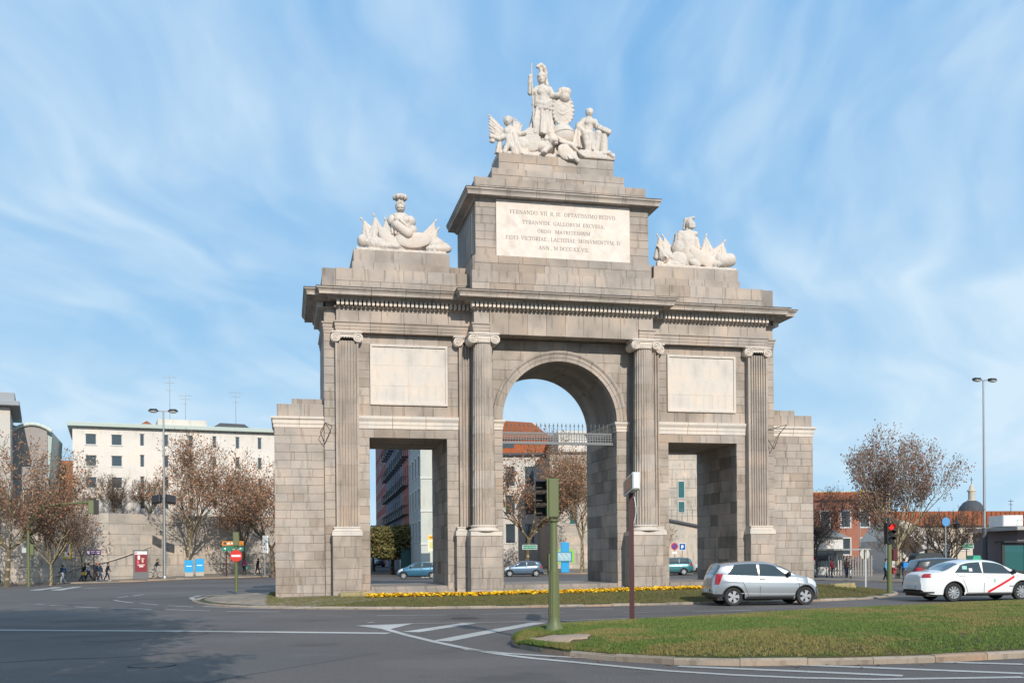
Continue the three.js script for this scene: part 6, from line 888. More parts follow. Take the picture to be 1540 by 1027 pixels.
{ const t = thing('roof_aerial', 'black roof aerial above the red tiled roofs', 'aerial', [77.8, 6.4, -70.6]); part('mast', tube([0, 0, 0], [0, 1.6, 0], 0.04, 0.03, 6), M.darkMetal, t); part('cross_bars', [tube([-0.4, 1.3, 0], [0.4, 1.35, 0], 0.03), tube([-0.3, 0.9, 0], [0.3, 0.9, 0], 0.03)], M.darkMetal, t); }

// ================================================================ trees: limbs that fork down to twigs, with the last brown leaves of winter
const barkMat = mat(0.44, 0.39, 0.31, 0.9, { map: T.bark }), darkBark = mat(0.19, 0.16, 0.13, 0.9, { map: T.bark });
const leafMat = new THREE.MeshPhysicalMaterial({ color: 0xffffff, vertexColors: true, roughness: 0.85, transmission: 0.3, thickness: 0 });
function growTree(seed, o) {
  const r = rng(seed), limbs = [], twigs = [], LP = [], LC = [];
  const V = THREE.Vector3;
  const leafAt = (p) => {
    const s = o.leaf * rr(0.6, 1.25, r), a = new V(rr(-1, 1, r), rr(-1, 1, r), rr(-1, 1, r)).normalize(), b = new V(rr(-1, 1, r), rr(-1, 0.4, r), rr(-1, 1, r)).cross(a).normalize(), c = new V().crossVectors(a, b);
    const q = [p.clone().addScaledVector(a, s), p.clone().addScaledVector(b, s * 0.7).addScaledVector(c, s * 0.2), p.clone().addScaledVector(a, -s), p.clone().addScaledVector(b, -s * 0.7).addScaledVector(c, s * 0.2)];
    for (const i of [0, 1, 2, 0, 2, 3]) LP.push(q[i].x, q[i].y, q[i].z); const k = r(), v = rr(0.7, 1.25, r), t = o.tones[Math.floor(k * o.tones.length)]; for (let i = 0; i < 6; i++) LC.push(t[0] * v, t[1] * v, t[2] * v);
  };
  const grow = (p, d, len, rad, lvl) => {
    const n = lvl < 2 ? 4 : 3; let q = p.clone(), dir = d.clone(), R = rad;
    for (let i = 0; i < n; i++) {
      dir.add(new V(rr(-1, 1, r), rr(-0.6, 1, r) * 0.7 + o.up * 0.3, rr(-1, 1, r)).multiplyScalar(lvl === 0 ? 0.07 : 0.24)).normalize();
      const e = q.clone().addScaledVector(dir, len / n), R2 = rad * mix(1, 0.62, (i + 1) / n);
      (lvl < 3 ? limbs : twigs).push(tube([q.x, q.y, q.z], [e.x, e.y, e.z], Math.max(R, 0.012), Math.max(R2, 0.01), lvl < 1 ? 10 : lvl < 3 ? 6 : 3));
      if (lvl >= 1 && lvl < o.levels && i < n - 1 && r() < 0.75) { const sd = dir.clone().add(new V(rr(-1, 1, r), rr(-0.45, 0.4, r), rr(-1, 1, r)).multiplyScalar(1.1)).normalize(); grow(e, sd, len * rr(0.5, 0.75, r), R2 * 0.6, lvl + 1); }
      if (lvl >= o.levels - 1) for (let k = r() < o.perTwig % 1 ? -1 : 0; k < Math.floor(o.perTwig); k++) leafAt(e.clone().add(new V(rr(-1, 1, r), rr(-1, 0.7, r), rr(-1, 1, r)).multiplyScalar(o.fluff)));
      q = e; R = R2;
    }
    if (lvl < o.levels) { const k = lvl === 0 ? o.forks : r() < 0.45 ? 3 : 2; for (let i = 0; i < k; i++) { const a = i / k * 6.283 + rr(-0.5, 0.5, r), sp = lvl === 0 ? o.spread : 0.6, nd = dir.clone().multiplyScalar(1).add(new V(Math.cos(a) * sp, rr(0, 0.35, r) * o.up, Math.sin(a) * sp)).normalize(); grow(q, nd, len * (lvl === 0 ? o.fork : rr(0.62, 0.8, r)), R * (lvl === 0 ? 0.72 : 0.74), lvl + 1); } }
  };
  grow(new V(0, -0.2, 0), new V(rr(-0.05, 0.05, r), 1, rr(-0.05, 0.05, r)), o.trunk, o.rad, 0);
  const trunk = merge([...limbs, ...twigs]), crown = new THREE.BufferGeometry(); crown.setAttribute('position', new THREE.BufferAttribute(new Float32Array(LP), 3)); crown.setAttribute('color', new THREE.BufferAttribute(new Float32Array(LC), 3)); crown.computeVertexNormals();
  trunk.computeBoundingBox(); crown.computeBoundingBox(); return { trunk, crown, h: Math.max(trunk.boundingBox.max.y, crown.boundingBox.max.y), leaves: LP.length / 18 };
}
const BROWN = [[0.38, 0.17, 0.085], [0.45, 0.22, 0.105], [0.47, 0.27, 0.15], [0.30, 0.135, 0.08], [0.40, 0.235, 0.155]], DUSK = [[0.27, 0.15, 0.11], [0.21, 0.12, 0.095], [0.33, 0.16, 0.11], [0.25, 0.16, 0.13]], OLIVE = [[0.15, 0.14, 0.03], [0.20, 0.165, 0.035], [0.11, 0.12, 0.03], [0.25, 0.18, 0.05]];
const KIND = {
  plane: growTree(11, { trunk: 3.6, rad: 0.24, forks: 4, spread: 0.6, fork: 0.95, up: 0.8, levels: 5, leaf: 0.10, perTwig: 1.05, fluff: 0.36, tones: BROWN }),
  plane2: growTree(31, { trunk: 2.9, rad: 0.24, forks: 5, spread: 0.95, fork: 1.15, up: 0.65, levels: 5, leaf: 0.10, perTwig: 1.1, fluff: 0.38, tones: BROWN }),
  dusk: growTree(60, { trunk: 2.6, rad: 0.27, forks: 7, spread: 1.0, fork: 1.3, up: 0.65, levels: 5, leaf: 0.09, perTwig: 1.9, fluff: 0.42, tones: DUSK }),
  leafy: growTree(52, { trunk: 2.6, rad: 0.27, forks: 6, spread: 0.9, fork: 1.35, up: 0.7, levels: 5, leaf: 0.13, perTwig: 4.6, fluff: 0.42, tones: OLIVE }),
  young: growTree(63, { trunk: 2.6, rad: 0.11, forks: 3, spread: 0.6, fork: 0.7, up: 0.8, levels: 4, leaf: 0.08, perTwig: 1, fluff: 0.22, tones: BROWN }),
  bare: growTree(83, { trunk: 1.2, rad: 0.13, forks: 5, spread: 0.9, fork: 1.2, up: 0.8, levels: 5, leaf: 0.05, perTwig: 0.4, fluff: 0.15, tones: DUSK }),
  evergreen: growTree(97, { trunk: 1.5, rad: 0.16, forks: 5, spread: 0.95, fork: 0.75, up: 0.5, levels: 4, leaf: 0.12, perTwig: 15, fluff: 0.5, tones: OLIVE }),
};
console.log('tree leaves', Object.entries(KIND).map(([k, v]) => k + ' ' + v.leaves + ' h' + v.h.toFixed(1) + ' t' + v.trunk.attributes.position.count / 3).join(', '));
function tree(kind, label, x, z, h, turn, o = {}) {
  const k = KIND[kind], s = h / k.h, t = thing(kind === 'evergreen' ? 'evergreen_tree' : kind === 'bare' ? 'bare_tree' : 'plane_tree', label, 'tree', [x, o.y ?? gy(x, z), z], turn);
  t.scale.set(s * (o.wide ?? 1), s, s * (o.wide ?? 1)); part('trunk', k.trunk, o.bark ?? barkMat, t); const c = part('crown', k.crown, leafMat, t); return t;
}
tree('plane', 'tall pale plane tree with thin brown leaves beside the tall street lamp', -21.0, -67.6, 15.2, 0.4);
tree('plane2', 'spreading reddish plane tree before the vaulted hall', -33.8, -50.5, 12.6, 1.2);
tree('dusk', 'leaning dark trunked tree beside the arm of the traffic signal', -30.9, -53.2, 9.4, 2.6, { wide: 0.85 });
tree('plane', 'reddish tree at the end of the concrete wall behind the vaulted hall', -37.6, -57.8, 12.2, 4.0);
tree('young', 'slim young tree with pale trunk by the yellow bus stop sign', -30.1, -63.0, 7.0, 0.6);
tree('plane2', 'brown leafed plane tree partly hidden behind the wing of the gate', -12.4, -62.6, 12.2, 3.0, { bark: darkBark });
tree('plane', 'brown plane tree with forked dark limbs near the slim grey post', -15.5, -71.5, 11.5, 5.2, { bark: darkBark });
tree('bare', 'leafless dark tree on the terrace before the wide office windows', -29.3, -76.0, 5.4, 0, { y: 5.4, bark: darkBark });
tree('bare', 'leafless dark tree on the terrace before the narrow office windows', -25.6, -76.3, 5.0, 2, { y: 5.4, bark: darkBark });
tree('plane2', 'rust brown plane tree with pale trunk framed by the central arch', 14.6, -68.0, 15.6, 1.0);
tree('plane', 'thinner brown plane tree beside the beige hall in the central arch', 19.6, -63.5, 13.6, 2.2);
tree('young', 'small grey leafed tree below the ramp railing', 27.6, -60.5, 5.6, 0.3, { wide: 1.3 });
tree('dusk', 'large dusky plane tree rising over the plaza beyond the taxi', 36.8, -32.4, 12.9, 3.6, { wide: 0.80 });
tree('dusk', 'lower dark tree beside the gate above the kiosk', 33.4, -40.5, 8.8, 2.4, { bark: darkBark });
tree('plane', 'reddish brown tree before the salmon coloured house', 44.0, -62.5, 9.0, 3.3, { bark: darkBark });
tree('bare', 'leafless brown bushy tree before the long red roofed house', 49.1, -43.0, 6.6, 1.1, { wide: 1.2, bark: darkBark });
tree('bare', 'leafless thin tree beside the market shed awning', 45.4, -45.0, 5.6, 2.7, { bark: darkBark });
tree('evergreen', 'round olive green evergreen at the mouth of the side street', -0.2, -67.3, 5.5, 0.4, { wide: 1.3, bark: darkBark });
tree('evergreen', 'second olive green evergreen further up the side street', -0.9, -82, 5.6, 2.0, { bark: darkBark });
tree('leafy', 'tall street tree on the pavement behind the viewer, shading the road', -16.3, 39.6, 19.5, 0.7, { wide: 0.78, bark: darkBark });
tree('leafy', 'lower street tree behind the viewer, shading the nearest stretch of road', -14.1, 41.0, 11.8, 4.1, { wide: 0.85, bark: darkBark });
tree('leafy', 'second tall street tree behind the viewer, shading the road edge', -22.5, 41.5, 18.5, 2.7, { wide: 0.8, bark: darkBark });
// ================================================================ street furniture
const G = (x, z, up = 0) => [x, gy(x, z) + up, z];
function nearH(x, z) { let d = 9; for (const L of [NF, NB]) for (const p of L) d = Math.min(d, Math.hypot(p[0] - x, p[1] - z)); return gy(x, z) + 0.085 + 0.23 * (1 - Math.exp(-Math.max(0, d - 0.1) / 1.0)); }
const lens = (r, g, b) => mat(r, g, b, 0.2);
// signal head: local +x is the way the lenses look
function signalHead(owner, y, m, size = 1) {
  const h = part('signal_head', cbox(-0.12 * size, 0.12 * size, y, y + 0.88 * size, -0.16 * size, 0.16 * size, 0.02), m, owner);
  part('backing_edge', bx(0.12 * size, 0.15 * size, y - 0.02, y + 0.9 * size, -0.18 * size, 0.18 * size), m, h);
  ['red', 'amber', 'green'].forEach((c, i) => {
    const cy = y + (0.74 - i * 0.29) * size, v = new THREE.CylinderGeometry(0.115 * size, 0.115 * size, 0.24 * size, 18, 1, true, Math.PI * 0.72, Math.PI * 1.56); v.rotateZ(-Math.PI / 2); v.rotateX(Math.PI / 2); v.translate(0.27 * size, cy, 0);
    part('visor', clean(v), M.black, h); part('lens', moved(clean(new THREE.CylinderGeometry(0.1 * size, 0.1 * size, 0.02, 18)), 0.165 * size, cy, 0, 0, 0, Math.PI / 2), lens(...(i === 0 ? [0.12, 0.01, 0.01] : i === 1 ? [0.12, 0.06, 0.01] : [0.01, 0.08, 0.05])), h);
  });
  return h;
}
function flutedPost(owner, h, m) { part('post', lathe([[0.2, 0], [0.2, 0.06], [0.16, 0.1], [0.13, 0.2], [0.115, 0.22], [0.12, 0.26], [0.105, 0.3], [0.088, h * 0.55], [0.075, h * 0.56], [0.068, h]], 20), m, owner); part('fluting', Array.from({ length: 14 }, (_, i) => { const a = i / 14 * 6.283; return tube([0.1 * Math.cos(a), 0.34, 0.1 * Math.sin(a)], [0.086 * Math.cos(a), h * 0.54, 0.086 * Math.sin(a)], 0.011, 0.009, 5); }), m, owner); part('collar', lathe([[0.05, h - 0.06], [0.1, h - 0.05], [0.1, h - 0.02], [0.075, h], [0.02, h]], 18), m, owner); }
{ // green signal on the nose of the near island
  const p = [-6.22, 22.25], t = thing('traffic_light', 'olive green traffic light with black visors on the nose of the lawn island', 'traffic light', [p[0], nearH(...p) - 0.02, p[1]], Math.PI - 0.2);
  flutedPost(t, 2.17, M.green); signalHead(t, 2.19, M.green, 0.84);
}
{ // brown post with a long sign box, seen nearly end on
  const p = [-3.75, 19.6], y0 = nearH(...p) - 0.03, t = thing('box_sign', 'tall dark red post carrying a long white box sign with orange side', 'sign', [p[0], y0, p[1]], -0.26);
  part('post', [bx(-0.05, 0.05, 0, 2.98 - y0, -0.05, 0.05)], M.brown, t); const b = part('sign_box', cbox(-0.075, 0.075, 2.98 - y0, 3.33 - y0, -1.35, 1.45, 0.025), mat(0.75, 0.75, 0.74, 0.4), t);
  part('orange_face', moved(board(2.66, 0.30, 0, 0, 0), -0.0785, 3.155 - y0, 0.05, -Math.PI / 2), print(256, 32, (x, w, h) => { x.fillStyle = '#b0683f'; x.fillRect(0, 0, w, h); x.fillStyle = '#5b6b6e'; x.fillRect(w - 40, 0, 40, h); x.fillStyle = '#7a8f9c'; x.fillRect(0, 0, 46, h); x.fillStyle = '#8e5030'; x.fillRect(46, h - 5, w - 86, 5); }, 0.5), b);
  part('cable', path([[0.06, 2.9 - y0, 0.1], [0.1, 2.6 - y0, 0.12], [0.05, 2.3 - y0, 0.08]], 0.008, 5, 10), M.white, t);
}
function lampPost(label, x, z, h, heads, extra) {
  const t = thing('street_lamp', label, 'street lamp', G(x, z, 0.1)); part('pole', [tube([0, 0, 0], [0, h, 0], 0.15, 0.075, 14), lathe([[0.24, 0], [0.24, 0.25], [0.16, 0.3]], 14)], M.steel, t); part('bracket', [tube([-heads, h, 0], [heads, h + 0.05, 0], 0.05)], M.steel, t);
  for (const s of [-1, 1]) { const hd = part('lamp_head', [ball(0.42, s * heads, h + 0.02, 0.2, 1.15, 0.4, 0.8, 16), cbox(s * heads - 0.32, s * heads + 0.32, h + 0.1, h + 0.2, -0.1, 0.4, 0.04)], M.darkMetal, t); part('lamp_glass', ball(0.4, s * heads, h - 0.06, 0.25, 1, 0.35, 0.7, 12), mat(0.5, 0.5, 0.48, 0.2), hd); }
  if (extra) extra(t); return t;
}
lampPost('tall grey street lamp with twin heads and floodlights beside the concrete wall', -22.6, -62.2, 16.1, 0.9, (t) => { for (const s of [-1, 1]) part('floodlight', moved(cbox(-0.45, 0.45, -0.4, 0.4, -0.2, 0.25, 0.06), s * 0.62, 7.6, 0.3, s * 0.5, -0.3), M.darkMetal, t); });
lampPost('tall grey street lamp with twin heads over the plaza pavilion', 54.6, -45.2, 18.6, 0.85, (t) => part('lower_sleeve', tube([0, 0, 0], [0, 4.4, 0], 0.26, 0.24, 14), mat(0.09, 0.095, 0.10, 0.5), t));
for (const [x, z, h, lab] of [[33.7, -39.6, 3.6, 'short dark lamp post before the kiosk'], [48.2, -40.6, 4.2, 'short dark lamp post before the pavilion']]) { const t = thing('lamp_post', lab, 'street lamp', G(x, z, 0.1)); part('pole', tube([0, 0, 0], [0, h, 0], 0.07, 0.05, 10), M.darkMetal, t); part('lantern', lathe([[0.05, h], [0.18, h + 0.1], [0.3, h + 0.5], [0.38, h + 0.52], [0.1, h + 0.75], [0.02, h + 0.85]], 10), M.darkMetal, t); }
{ // signal on a bent arm
  const t = thing('signal_arm', 'green traffic signal on a long bent arm before the reddish trees', 'traffic light', G(-31.9, -49.7), 0.0);
  part('pole', [tube([0, 0, 0], [0, 4.6, 0], 0.13, 0.11, 12), path([[0, 4.5, 0], [0.25, 5.6, 0], [1.3, 6.55, 0.1], [3.2, 6.85, 0.3], [4.8, 6.95, 0.5]], 0.085, 8, 30)], M.green, t);
  const a = new THREE.Group(); a.name = 'signal_unit'; a.position.set(4.95, 6.0, 0.5); a.rotation.y = 0.2; t.add(a); part('signal_head', cbox(-0.22, 0.22, 0, 1.1, -0.15, 0.15, 0.03), M.green, a); part('backboard', cbox(0.2, 0.62, -0.05, 1.15, -0.06, 0.06, 0.02), M.black, a);
  const b = new THREE.Group(); b.name = 'signal_unit'; b.position.set(0.28, 2.6, 0); t.add(b); part('signal_head', cbox(-0.14, 0.16, 0, 0.9, -0.15, 0.15, 0.03), M.green, b); part('control_box', cbox(-0.75, -0.42, 0.2, 0.62, -0.1, 0.1, 0.02), mat(0.45, 0.47, 0.45), b);
}
{ const t = thing('traffic_light', 'small red and green pedestrian signal beside the leaning tree trunk', 'traffic light', G(-35.0, -52.5)); part('post', tube([0, 0, 0], [0, 2.6, 0], 0.08, 0.07), M.green, t); part('signal_head', cbox(-0.2, 0.2, 1.9, 2.8, -0.15, 0.15, 0.02), M.black, t); part('lens', moved(clean(new THREE.CylinderGeometry(0.11, 0.11, 0.02, 14)), 0, 2.55, 0.16, 0, Math.PI / 2), lens(0.35, 0.02, 0.01), t); }
const paper = (w, h, draw) => print(w, h, draw, 0.5);
function post(name, label, x, z, h, r, m, cat = 'sign', up = 0.12) { const t = thing(name, label, cat, G(x, z, up)); part('post', tube([0, 0, 0], [0, h, 0], r, r, 10), m, t); return t; }
{ const t = post('bus_stop_sign', 'yellow framed bus stop sign on a grey post by the wall', -31.5, -63.0, 3.5, 0.05, M.steel); part('panel', cbox(-0.34, 0.34, 2.15, 3.75, -0.04, 0.04, 0.02), mat(0.72, 0.55, 0.02, 0.5), t); part('notice', board(0.46, 1.3, 0, 2.95, 0.046), paper(64, 180, (x, w, h) => { x.fillStyle = '#e8e4da'; x.fillRect(0, 0, w, h); x.fillStyle = '#c33'; x.fillRect(8, 10, 48, 10); x.fillStyle = '#7a8aa0'; x.fillRect(8, 34, 48, 26); x.fillStyle = '#46586e'; x.fillRect(10, 76, 30, 34); x.fillStyle = '#a23'; x.fillRect(34, 120, 22, 40); }), t); }
{ const t = post('direction_sign', 'purple direction sign on a post among the walking group', -28.95, -61.9, 2.9, 0.05, M.darkMetal); part('panel', bx(-0.65, 0.65, 2.5, 2.95, 0.05, 0.1), mat(0.10, 0.03, 0.13, 0.5), t); part('lettering', board(1.24, 0.4, 0, 2.725, 0.104), paper(128, 42, (x, w, h) => { x.fillStyle = '#5a2f63'; x.fillRect(0, 0, w, h); x.fillStyle = '#e8e0ea'; x.fillRect(4, 6, 24, 30); x.fillRect(40, 9, 36, 7); x.fillRect(84, 9, 36, 7); x.fillRect(40, 25, 30, 7); x.fillRect(78, 25, 40, 7); }), t); }
{ const t = thing('advert_column', 'free standing grey advert panel with dark red poster before the wall', 'advert panel', G(-24.7, -61.6, 0.12), 0.12); part('cabinet', cbox(-0.68, 0.68, 0, 2.85, -0.12, 0.12, 0.03), mat(0.13, 0.13, 0.135, 0.5), t); part('poster', board(1.1, 1.95, 0.02, 1.72, 0.126), paper(128, 228, (x, w, h) => { x.fillStyle = '#7d1224'; x.fillRect(0, 0, w, h); x.fillStyle = '#e6dfdf'; x.fillRect(0, 0, w, 34); x.fillStyle = '#8b1a1a'; x.fillRect(6, 8, 14, 16); x.fillStyle = '#f1e3d6'; x.fillRect(30, 44, 24, 46); x.fillStyle = '#d9b9a8'; x.fillRect(68, 76, 30, 12); x.fillRect(72, 94, 18, 30); x.fillStyle = '#c9566a'; x.fillRect(22, 96, 22, 40); x.fillStyle = '#e9d8d2'; x.fillRect(26, 146, 76, 8); x.fillRect(44, 160, 44, 14); }), t); }
for (const [x, z, h, lab] of [[-20.75, -66.5, 1.65, 'bright cyan advert board on a stone foot beside the plane tree trunk'], [-19.75, -66.9, 1.75, 'bright cyan advert board on a white foot beside its twin']]) { const t = thing('advert_board', lab, 'advert panel', G(x, z, 0.12), 0.15); part('foot', cbox(-0.42, 0.42, 0, 0.42, -0.2, 0.2, 0.03), mat(0.45, 0.41, 0.36), t); part('panel', cbox(-0.42, 0.42, 0.42, h, -0.06, 0.06, 0.02), mat(0.02, 0.35, 0.62, 0.5), t); part('print', board(0.76, h - 0.5, 0, (h + 0.42) / 2, 0.064), paper(64, 96, (x2, w, hh) => { x2.fillStyle = '#0e9bd8'; x2.fillRect(0, 0, w, hh); x2.fillStyle = '#dff3fb'; x2.fillRect(10, 44, 44, 7); }), t); }
{ // back of a signal with no entry disc and route boards, on the tip of the gate island
  const t = thing('no_entry_signal', 'green signal post with red no entry disc on the paved tip', 'sign', [-13.5, gy(-13.5, -9.6) + 0.1, -9.6]); part('post', tube([0, 0, 0], [0, 2.2, 0], 0.085, 0.07, 12), M.green, t); part('signal_head', cbox(-0.14, 0.14, 2.2, 2.85, -0.12, 0.12, 0.02), M.green, t);
  const d = new THREE.CylinderGeometry(0.28, 0.28, 0.03, 28); d.rotateX(Math.PI / 2); d.translate(0, 1.72, 0.11); part('no_entry_disc', clean(d), mat(0.62, 0.025, 0.015, 0.4), t); part('white_bar', bx(-0.21, 0.21, 1.67, 1.77, 0.126, 0.132), M.white, t);
}
{ const t = post('route_sign', 'orange and green route boards on a brown post behind the no entry disc', -17.0, -64.6, 2.6, 0.07, M.brown); part('orange_board', bx(-0.4, 1.7, 3.05, 3.5, 0, 0.06), mat(0.55, 0.22, 0.02, 0.5), t); part('green_board', bx(-0.4, 1.7, 2.5, 2.98, 0, 0.06), mat(0.01, 0.20, 0.14, 0.5), t); part('orange_print', board(2.0, 0.38, 0.65, 3.275, 0.065), paper(160, 32, (x, w, h) => { x.fillStyle = '#cf7a1c'; x.fillRect(0, 0, w, h); x.fillStyle = '#4a3a22'; x.fillRect(8, 6, 20, 20); x.fillStyle = '#ece6da'; x.fillRect(36, 6, 18, 20); x.fillRect(64, 8, 18, 16); }), t); part('green_print', board(2.0, 0.4, 0.65, 2.74, 0.065), paper(160, 32, (x, w, h) => { x.fillStyle = '#12745a'; x.fillRect(0, 0, w, h); x.fillStyle = '#e6f0ea'; x.beginPath(); x.moveTo(8, 16); x.lineTo(24, 6); x.lineTo(24, 26); x.fill(); x.fillRect(70, 18, 30, 5); x.fillRect(116, 10, 34, 5); x.fillRect(116, 20, 26, 5); }), t); }
{ const t = post('blade_sign', 'slim grey sign blade on a post beside the wing of the gate', -13.2, -61.0, 2.6, 0.06, M.steel); part('blade', bx(-0.2, 0.22, 2.3, 4.0, -0.12, 0.1), mat(0.42, 0.43, 0.43), t); part('blade_edge', bx(0.22, 0.34, 2.3, 4.0, -0.1, 0.11), M.white, t); }
{ const t = thing('map_totem', 'bright blue map totem with green frame beyond the arch', 'totem', G(17.7, -63.4, 0.1), -0.1); part('upright', cbox(-0.44, 0.44, 0, 3.2, -0.08, 0.08, 0.03), mat(0.01, 0.30, 0.62, 0.4), t); part('map_frame', cbox(-0.95, 0.72, 1.15, 2.2, 0.08, 0.22, 0.03), mat(0.03, 0.22, 0.35, 0.4), t); part('map', board(1.42, 0.86, -0.11, 1.67, 0.225), paper(96, 60, (x, w, h) => { x.fillStyle = '#8fb0bd'; x.fillRect(0, 0, w, h); x.fillStyle = '#b4c4c6'; for (let i = 0; i < 8; i++) x.fillRect(6 + i * 11, 6 + (i % 3) * 12, 8, 18); }), t); part('green_trim', [bx(0.72, 0.92, 0.98, 2.3, 0.02, 0.16), bx(-0.7, -0.5, 0.85, 1.1, 0.0, 0.1), bx(-0.7, -0.5, 2.25, 2.5, 0.0, 0.1), bx(0.5, 0.8, 2.25, 2.5, 0.0, 0.1)], mat(0.20, 0.55, 0.02, 0.4), t); }
{ const t = post('cabinet', 'green roadside cabinet beside the grey blue hatchback', 15.0, -58.5, 1.2, 0.05, M.green, 'cabinet', 0); part('box', cbox(-0.45, 0.45, 0.1, 2.1, -0.3, 0.3, 0.04), M.green, t); }
const street = (label, x, z, h, w, text) => { const t = post('street_sign', label, x, z, h, 0.05, M.darkMetal); part('panel', bx(-w / 2, w / 2, h - 0.5, h, 0.05, 0.1), mat(0.60, 0.65, 0.60, 0.5), t); part('lettering', board(w - 0.1, 0.4, 0, h - 0.25, 0.104), paper(256, 64, (x2, ww, hh) => { x2.fillStyle = '#10745a'; x2.fillRect(0, 0, ww, hh); x2.fillStyle = '#dff0e6'; x2.font = '34px sans-serif'; x2.textAlign = 'center'; x2.textBaseline = 'middle'; x2.fillText(text, ww / 2, hh / 2); }), t); return t; };
street('green street name sign below the plane tree in the central arch', 13.7, -62.8, 2.95, 1.6, 'Ronda de Toledo'); street('green street name sign beside the tall plaza lamp', 53.2, -46.0, 2.9, 1.45, 'Ronda de Toledo');
{ const t = post('parking_sign', 'blue square parking sign above the teal people carrier', 27.7, -55.4, 2.6, 0.04, M.steel, 'sign', 0); part('panel', board(0.72, 0.72, 0, 2.75, 0.05), paper(64, 64, (x, w, h) => { x.fillStyle = '#dfe6ea'; x.fillRect(0, 0, w, h); x.fillStyle = '#0d4f95'; x.fillRect(4, 4, w - 8, h - 8); x.fillStyle = '#fff'; x.font = 'bold 44px sans-serif'; x.textAlign = 'center'; x.textBaseline = 'middle'; x.fillText('P', w / 2, h / 2 + 2); }), t); part('backing', bx(-0.36, 0.36, 2.39, 3.11, 0, 0.045), M.steel, t); }
{ const t = post('no_parking_sign', 'round blue no parking sign with red ring beside the parking sign', 26.9, -55.5, 2.7, 0.04, M.steel, 'sign', 0); const disc = (r, z) => { const g = new THREE.CylinderGeometry(r, r, 0.03, 28); g.rotateX(Math.PI / 2); g.translate(0, 2.8, z); return clean(g); }; part('red_ring', disc(0.36, 0.05), mat(0.5, 0.02, 0.03, 0.4), t); part('blue_disc', disc(0.26, 0.056), mat(0.015, 0.06, 0.28, 0.4), t); part('red_bar', moved(bx(-0.28, 0.28, -0.035, 0.035, 0, 0.01), 0, 2.8, 0.073, 0, 0, -0.785), mat(0.5, 0.02, 0.03, 0.4), t); part('plate', bx(-0.24, 0.24, 2.05, 2.28, 0.04, 0.06), M.white, t); }
{ // lit red signal near the taxi
  const t = thing('traffic_light', 'green traffic light post showing red beside the white taxi', 'traffic light', [11.6, gy(11.6, 5.6) + 0.15, 5.6]); part('post', tube([0, 0, 0], [0, 1.95, 0], 0.1, 0.085, 14), M.green, t);
  const h = part('signal_head', cbox(-0.17, 0.17, 1.9, 2.72, -0.1, 0.12, 0.02), M.black, t);
  [2.56, 2.32, 2.07].forEach((y, i) => { const d = new THREE.CylinderGeometry(0.1, 0.1, 0.02, 20); d.rotateX(Math.PI / 2); d.translate(0, y, 0.135); const m = i === 0 ? new THREE.MeshStandardMaterial({ color: lin(0.4, 0.01, 0.01), emissive: lin(1, 0.02, 0.015), emissiveIntensity: 1.4 }) : lens(0.02, 0.02, 0.02); part(i === 0 ? 'red_light' : 'lens', clean(d), m, h); const v = new THREE.CylinderGeometry(0.115, 0.115, 0.16, 18, 1, true, Math.PI / 2, Math.PI); v.rotateX(Math.PI / 2); v.translate(0, y, 0.2); part('visor', clean(v), M.black, h); });
  const pl = new THREE.PointLight(lin(1, 0.05, 0.03), 0.15, 6); pl.position.set(0, 2.56, 0.2); pl.castShadow = true; t.add(pl);
  part('pedestrian_head', cbox(0.08, 0.3, 1.25, 1.72, -0.16, 0.12, 0.03), mat(0.09, 0.015, 0.02, 0.5), t); part('push_button', [cbox(0.07, 0.2, 0.75, 1.0, -0.02, 0.16, 0.02), ball(0.06, 0.14, 0.95, 0.17)], mat(0.35, 0.05, 0.06, 0.4), t);
}
{ const t = post('round_sign', 'blank round sign seen from behind on a white post', 23.0, -14.6, 2.1, 0.05, mat(0.55, 0.54, 0.52), 'sign', 0); const g = new THREE.CylinderGeometry(0.32, 0.32, 0.03, 28); g.rotateX(Math.PI / 2); g.translate(0, 2.0, -0.07); part('disc', clean(g), mat(0.50, 0.48, 0.43), t); part('strap', bx(-0.06, 0.06, 1.7, 2.28, -0.05, 0.04), mat(0.2, 0.17, 0.15), t); }
{ const t = post('round_sign', 'blue round cycle sign hanging before the large plaza tree', 40.2, -31.0, 4.6, 0.05, M.steel, 'sign', 0.1); const g = new THREE.CylinderGeometry(0.36, 0.36, 0.04, 24); g.rotateX(Math.PI / 2); g.translate(0, 4.5, 0.07); part('disc', clean(g), mat(0.10, 0.28, 0.55), t); }
{ const t = thing('recycling_container', 'dark blue recycling container with sloping lid behind the taxi', 'container', G(37.9, -30.2, 0.1), -0.2); t.scale.setScalar(0.86); part('body', prism([[-1.3, 0], [1.3, 0], [1.4, 1.5], [-1.4, 1.5]], -0.7, 0.7, 0.06), mat(0.02, 0.035, 0.09, 0.5), t); part('lid', prism([[-1.45, 1.52], [1.45, 1.52], [1.2, 2.1], [0.9, 2.3], [-0.9, 2.3], [-1.2, 2.1]], -0.75, 0.75, 0.05), mat(0.022, 0.03, 0.036, 0.5), t); part('recycling_mark', board(0.4, 0.4, 0.7, 1.0, 0.72), paper(32, 32, (x, w, h) => { x.fillStyle = '#1a2748'; x.fillRect(0, 0, w, h); x.strokeStyle = '#e8eef2'; x.lineWidth = 5; x.beginPath(); x.arc(16, 16, 10, 0, 7); x.stroke(); }), t); }
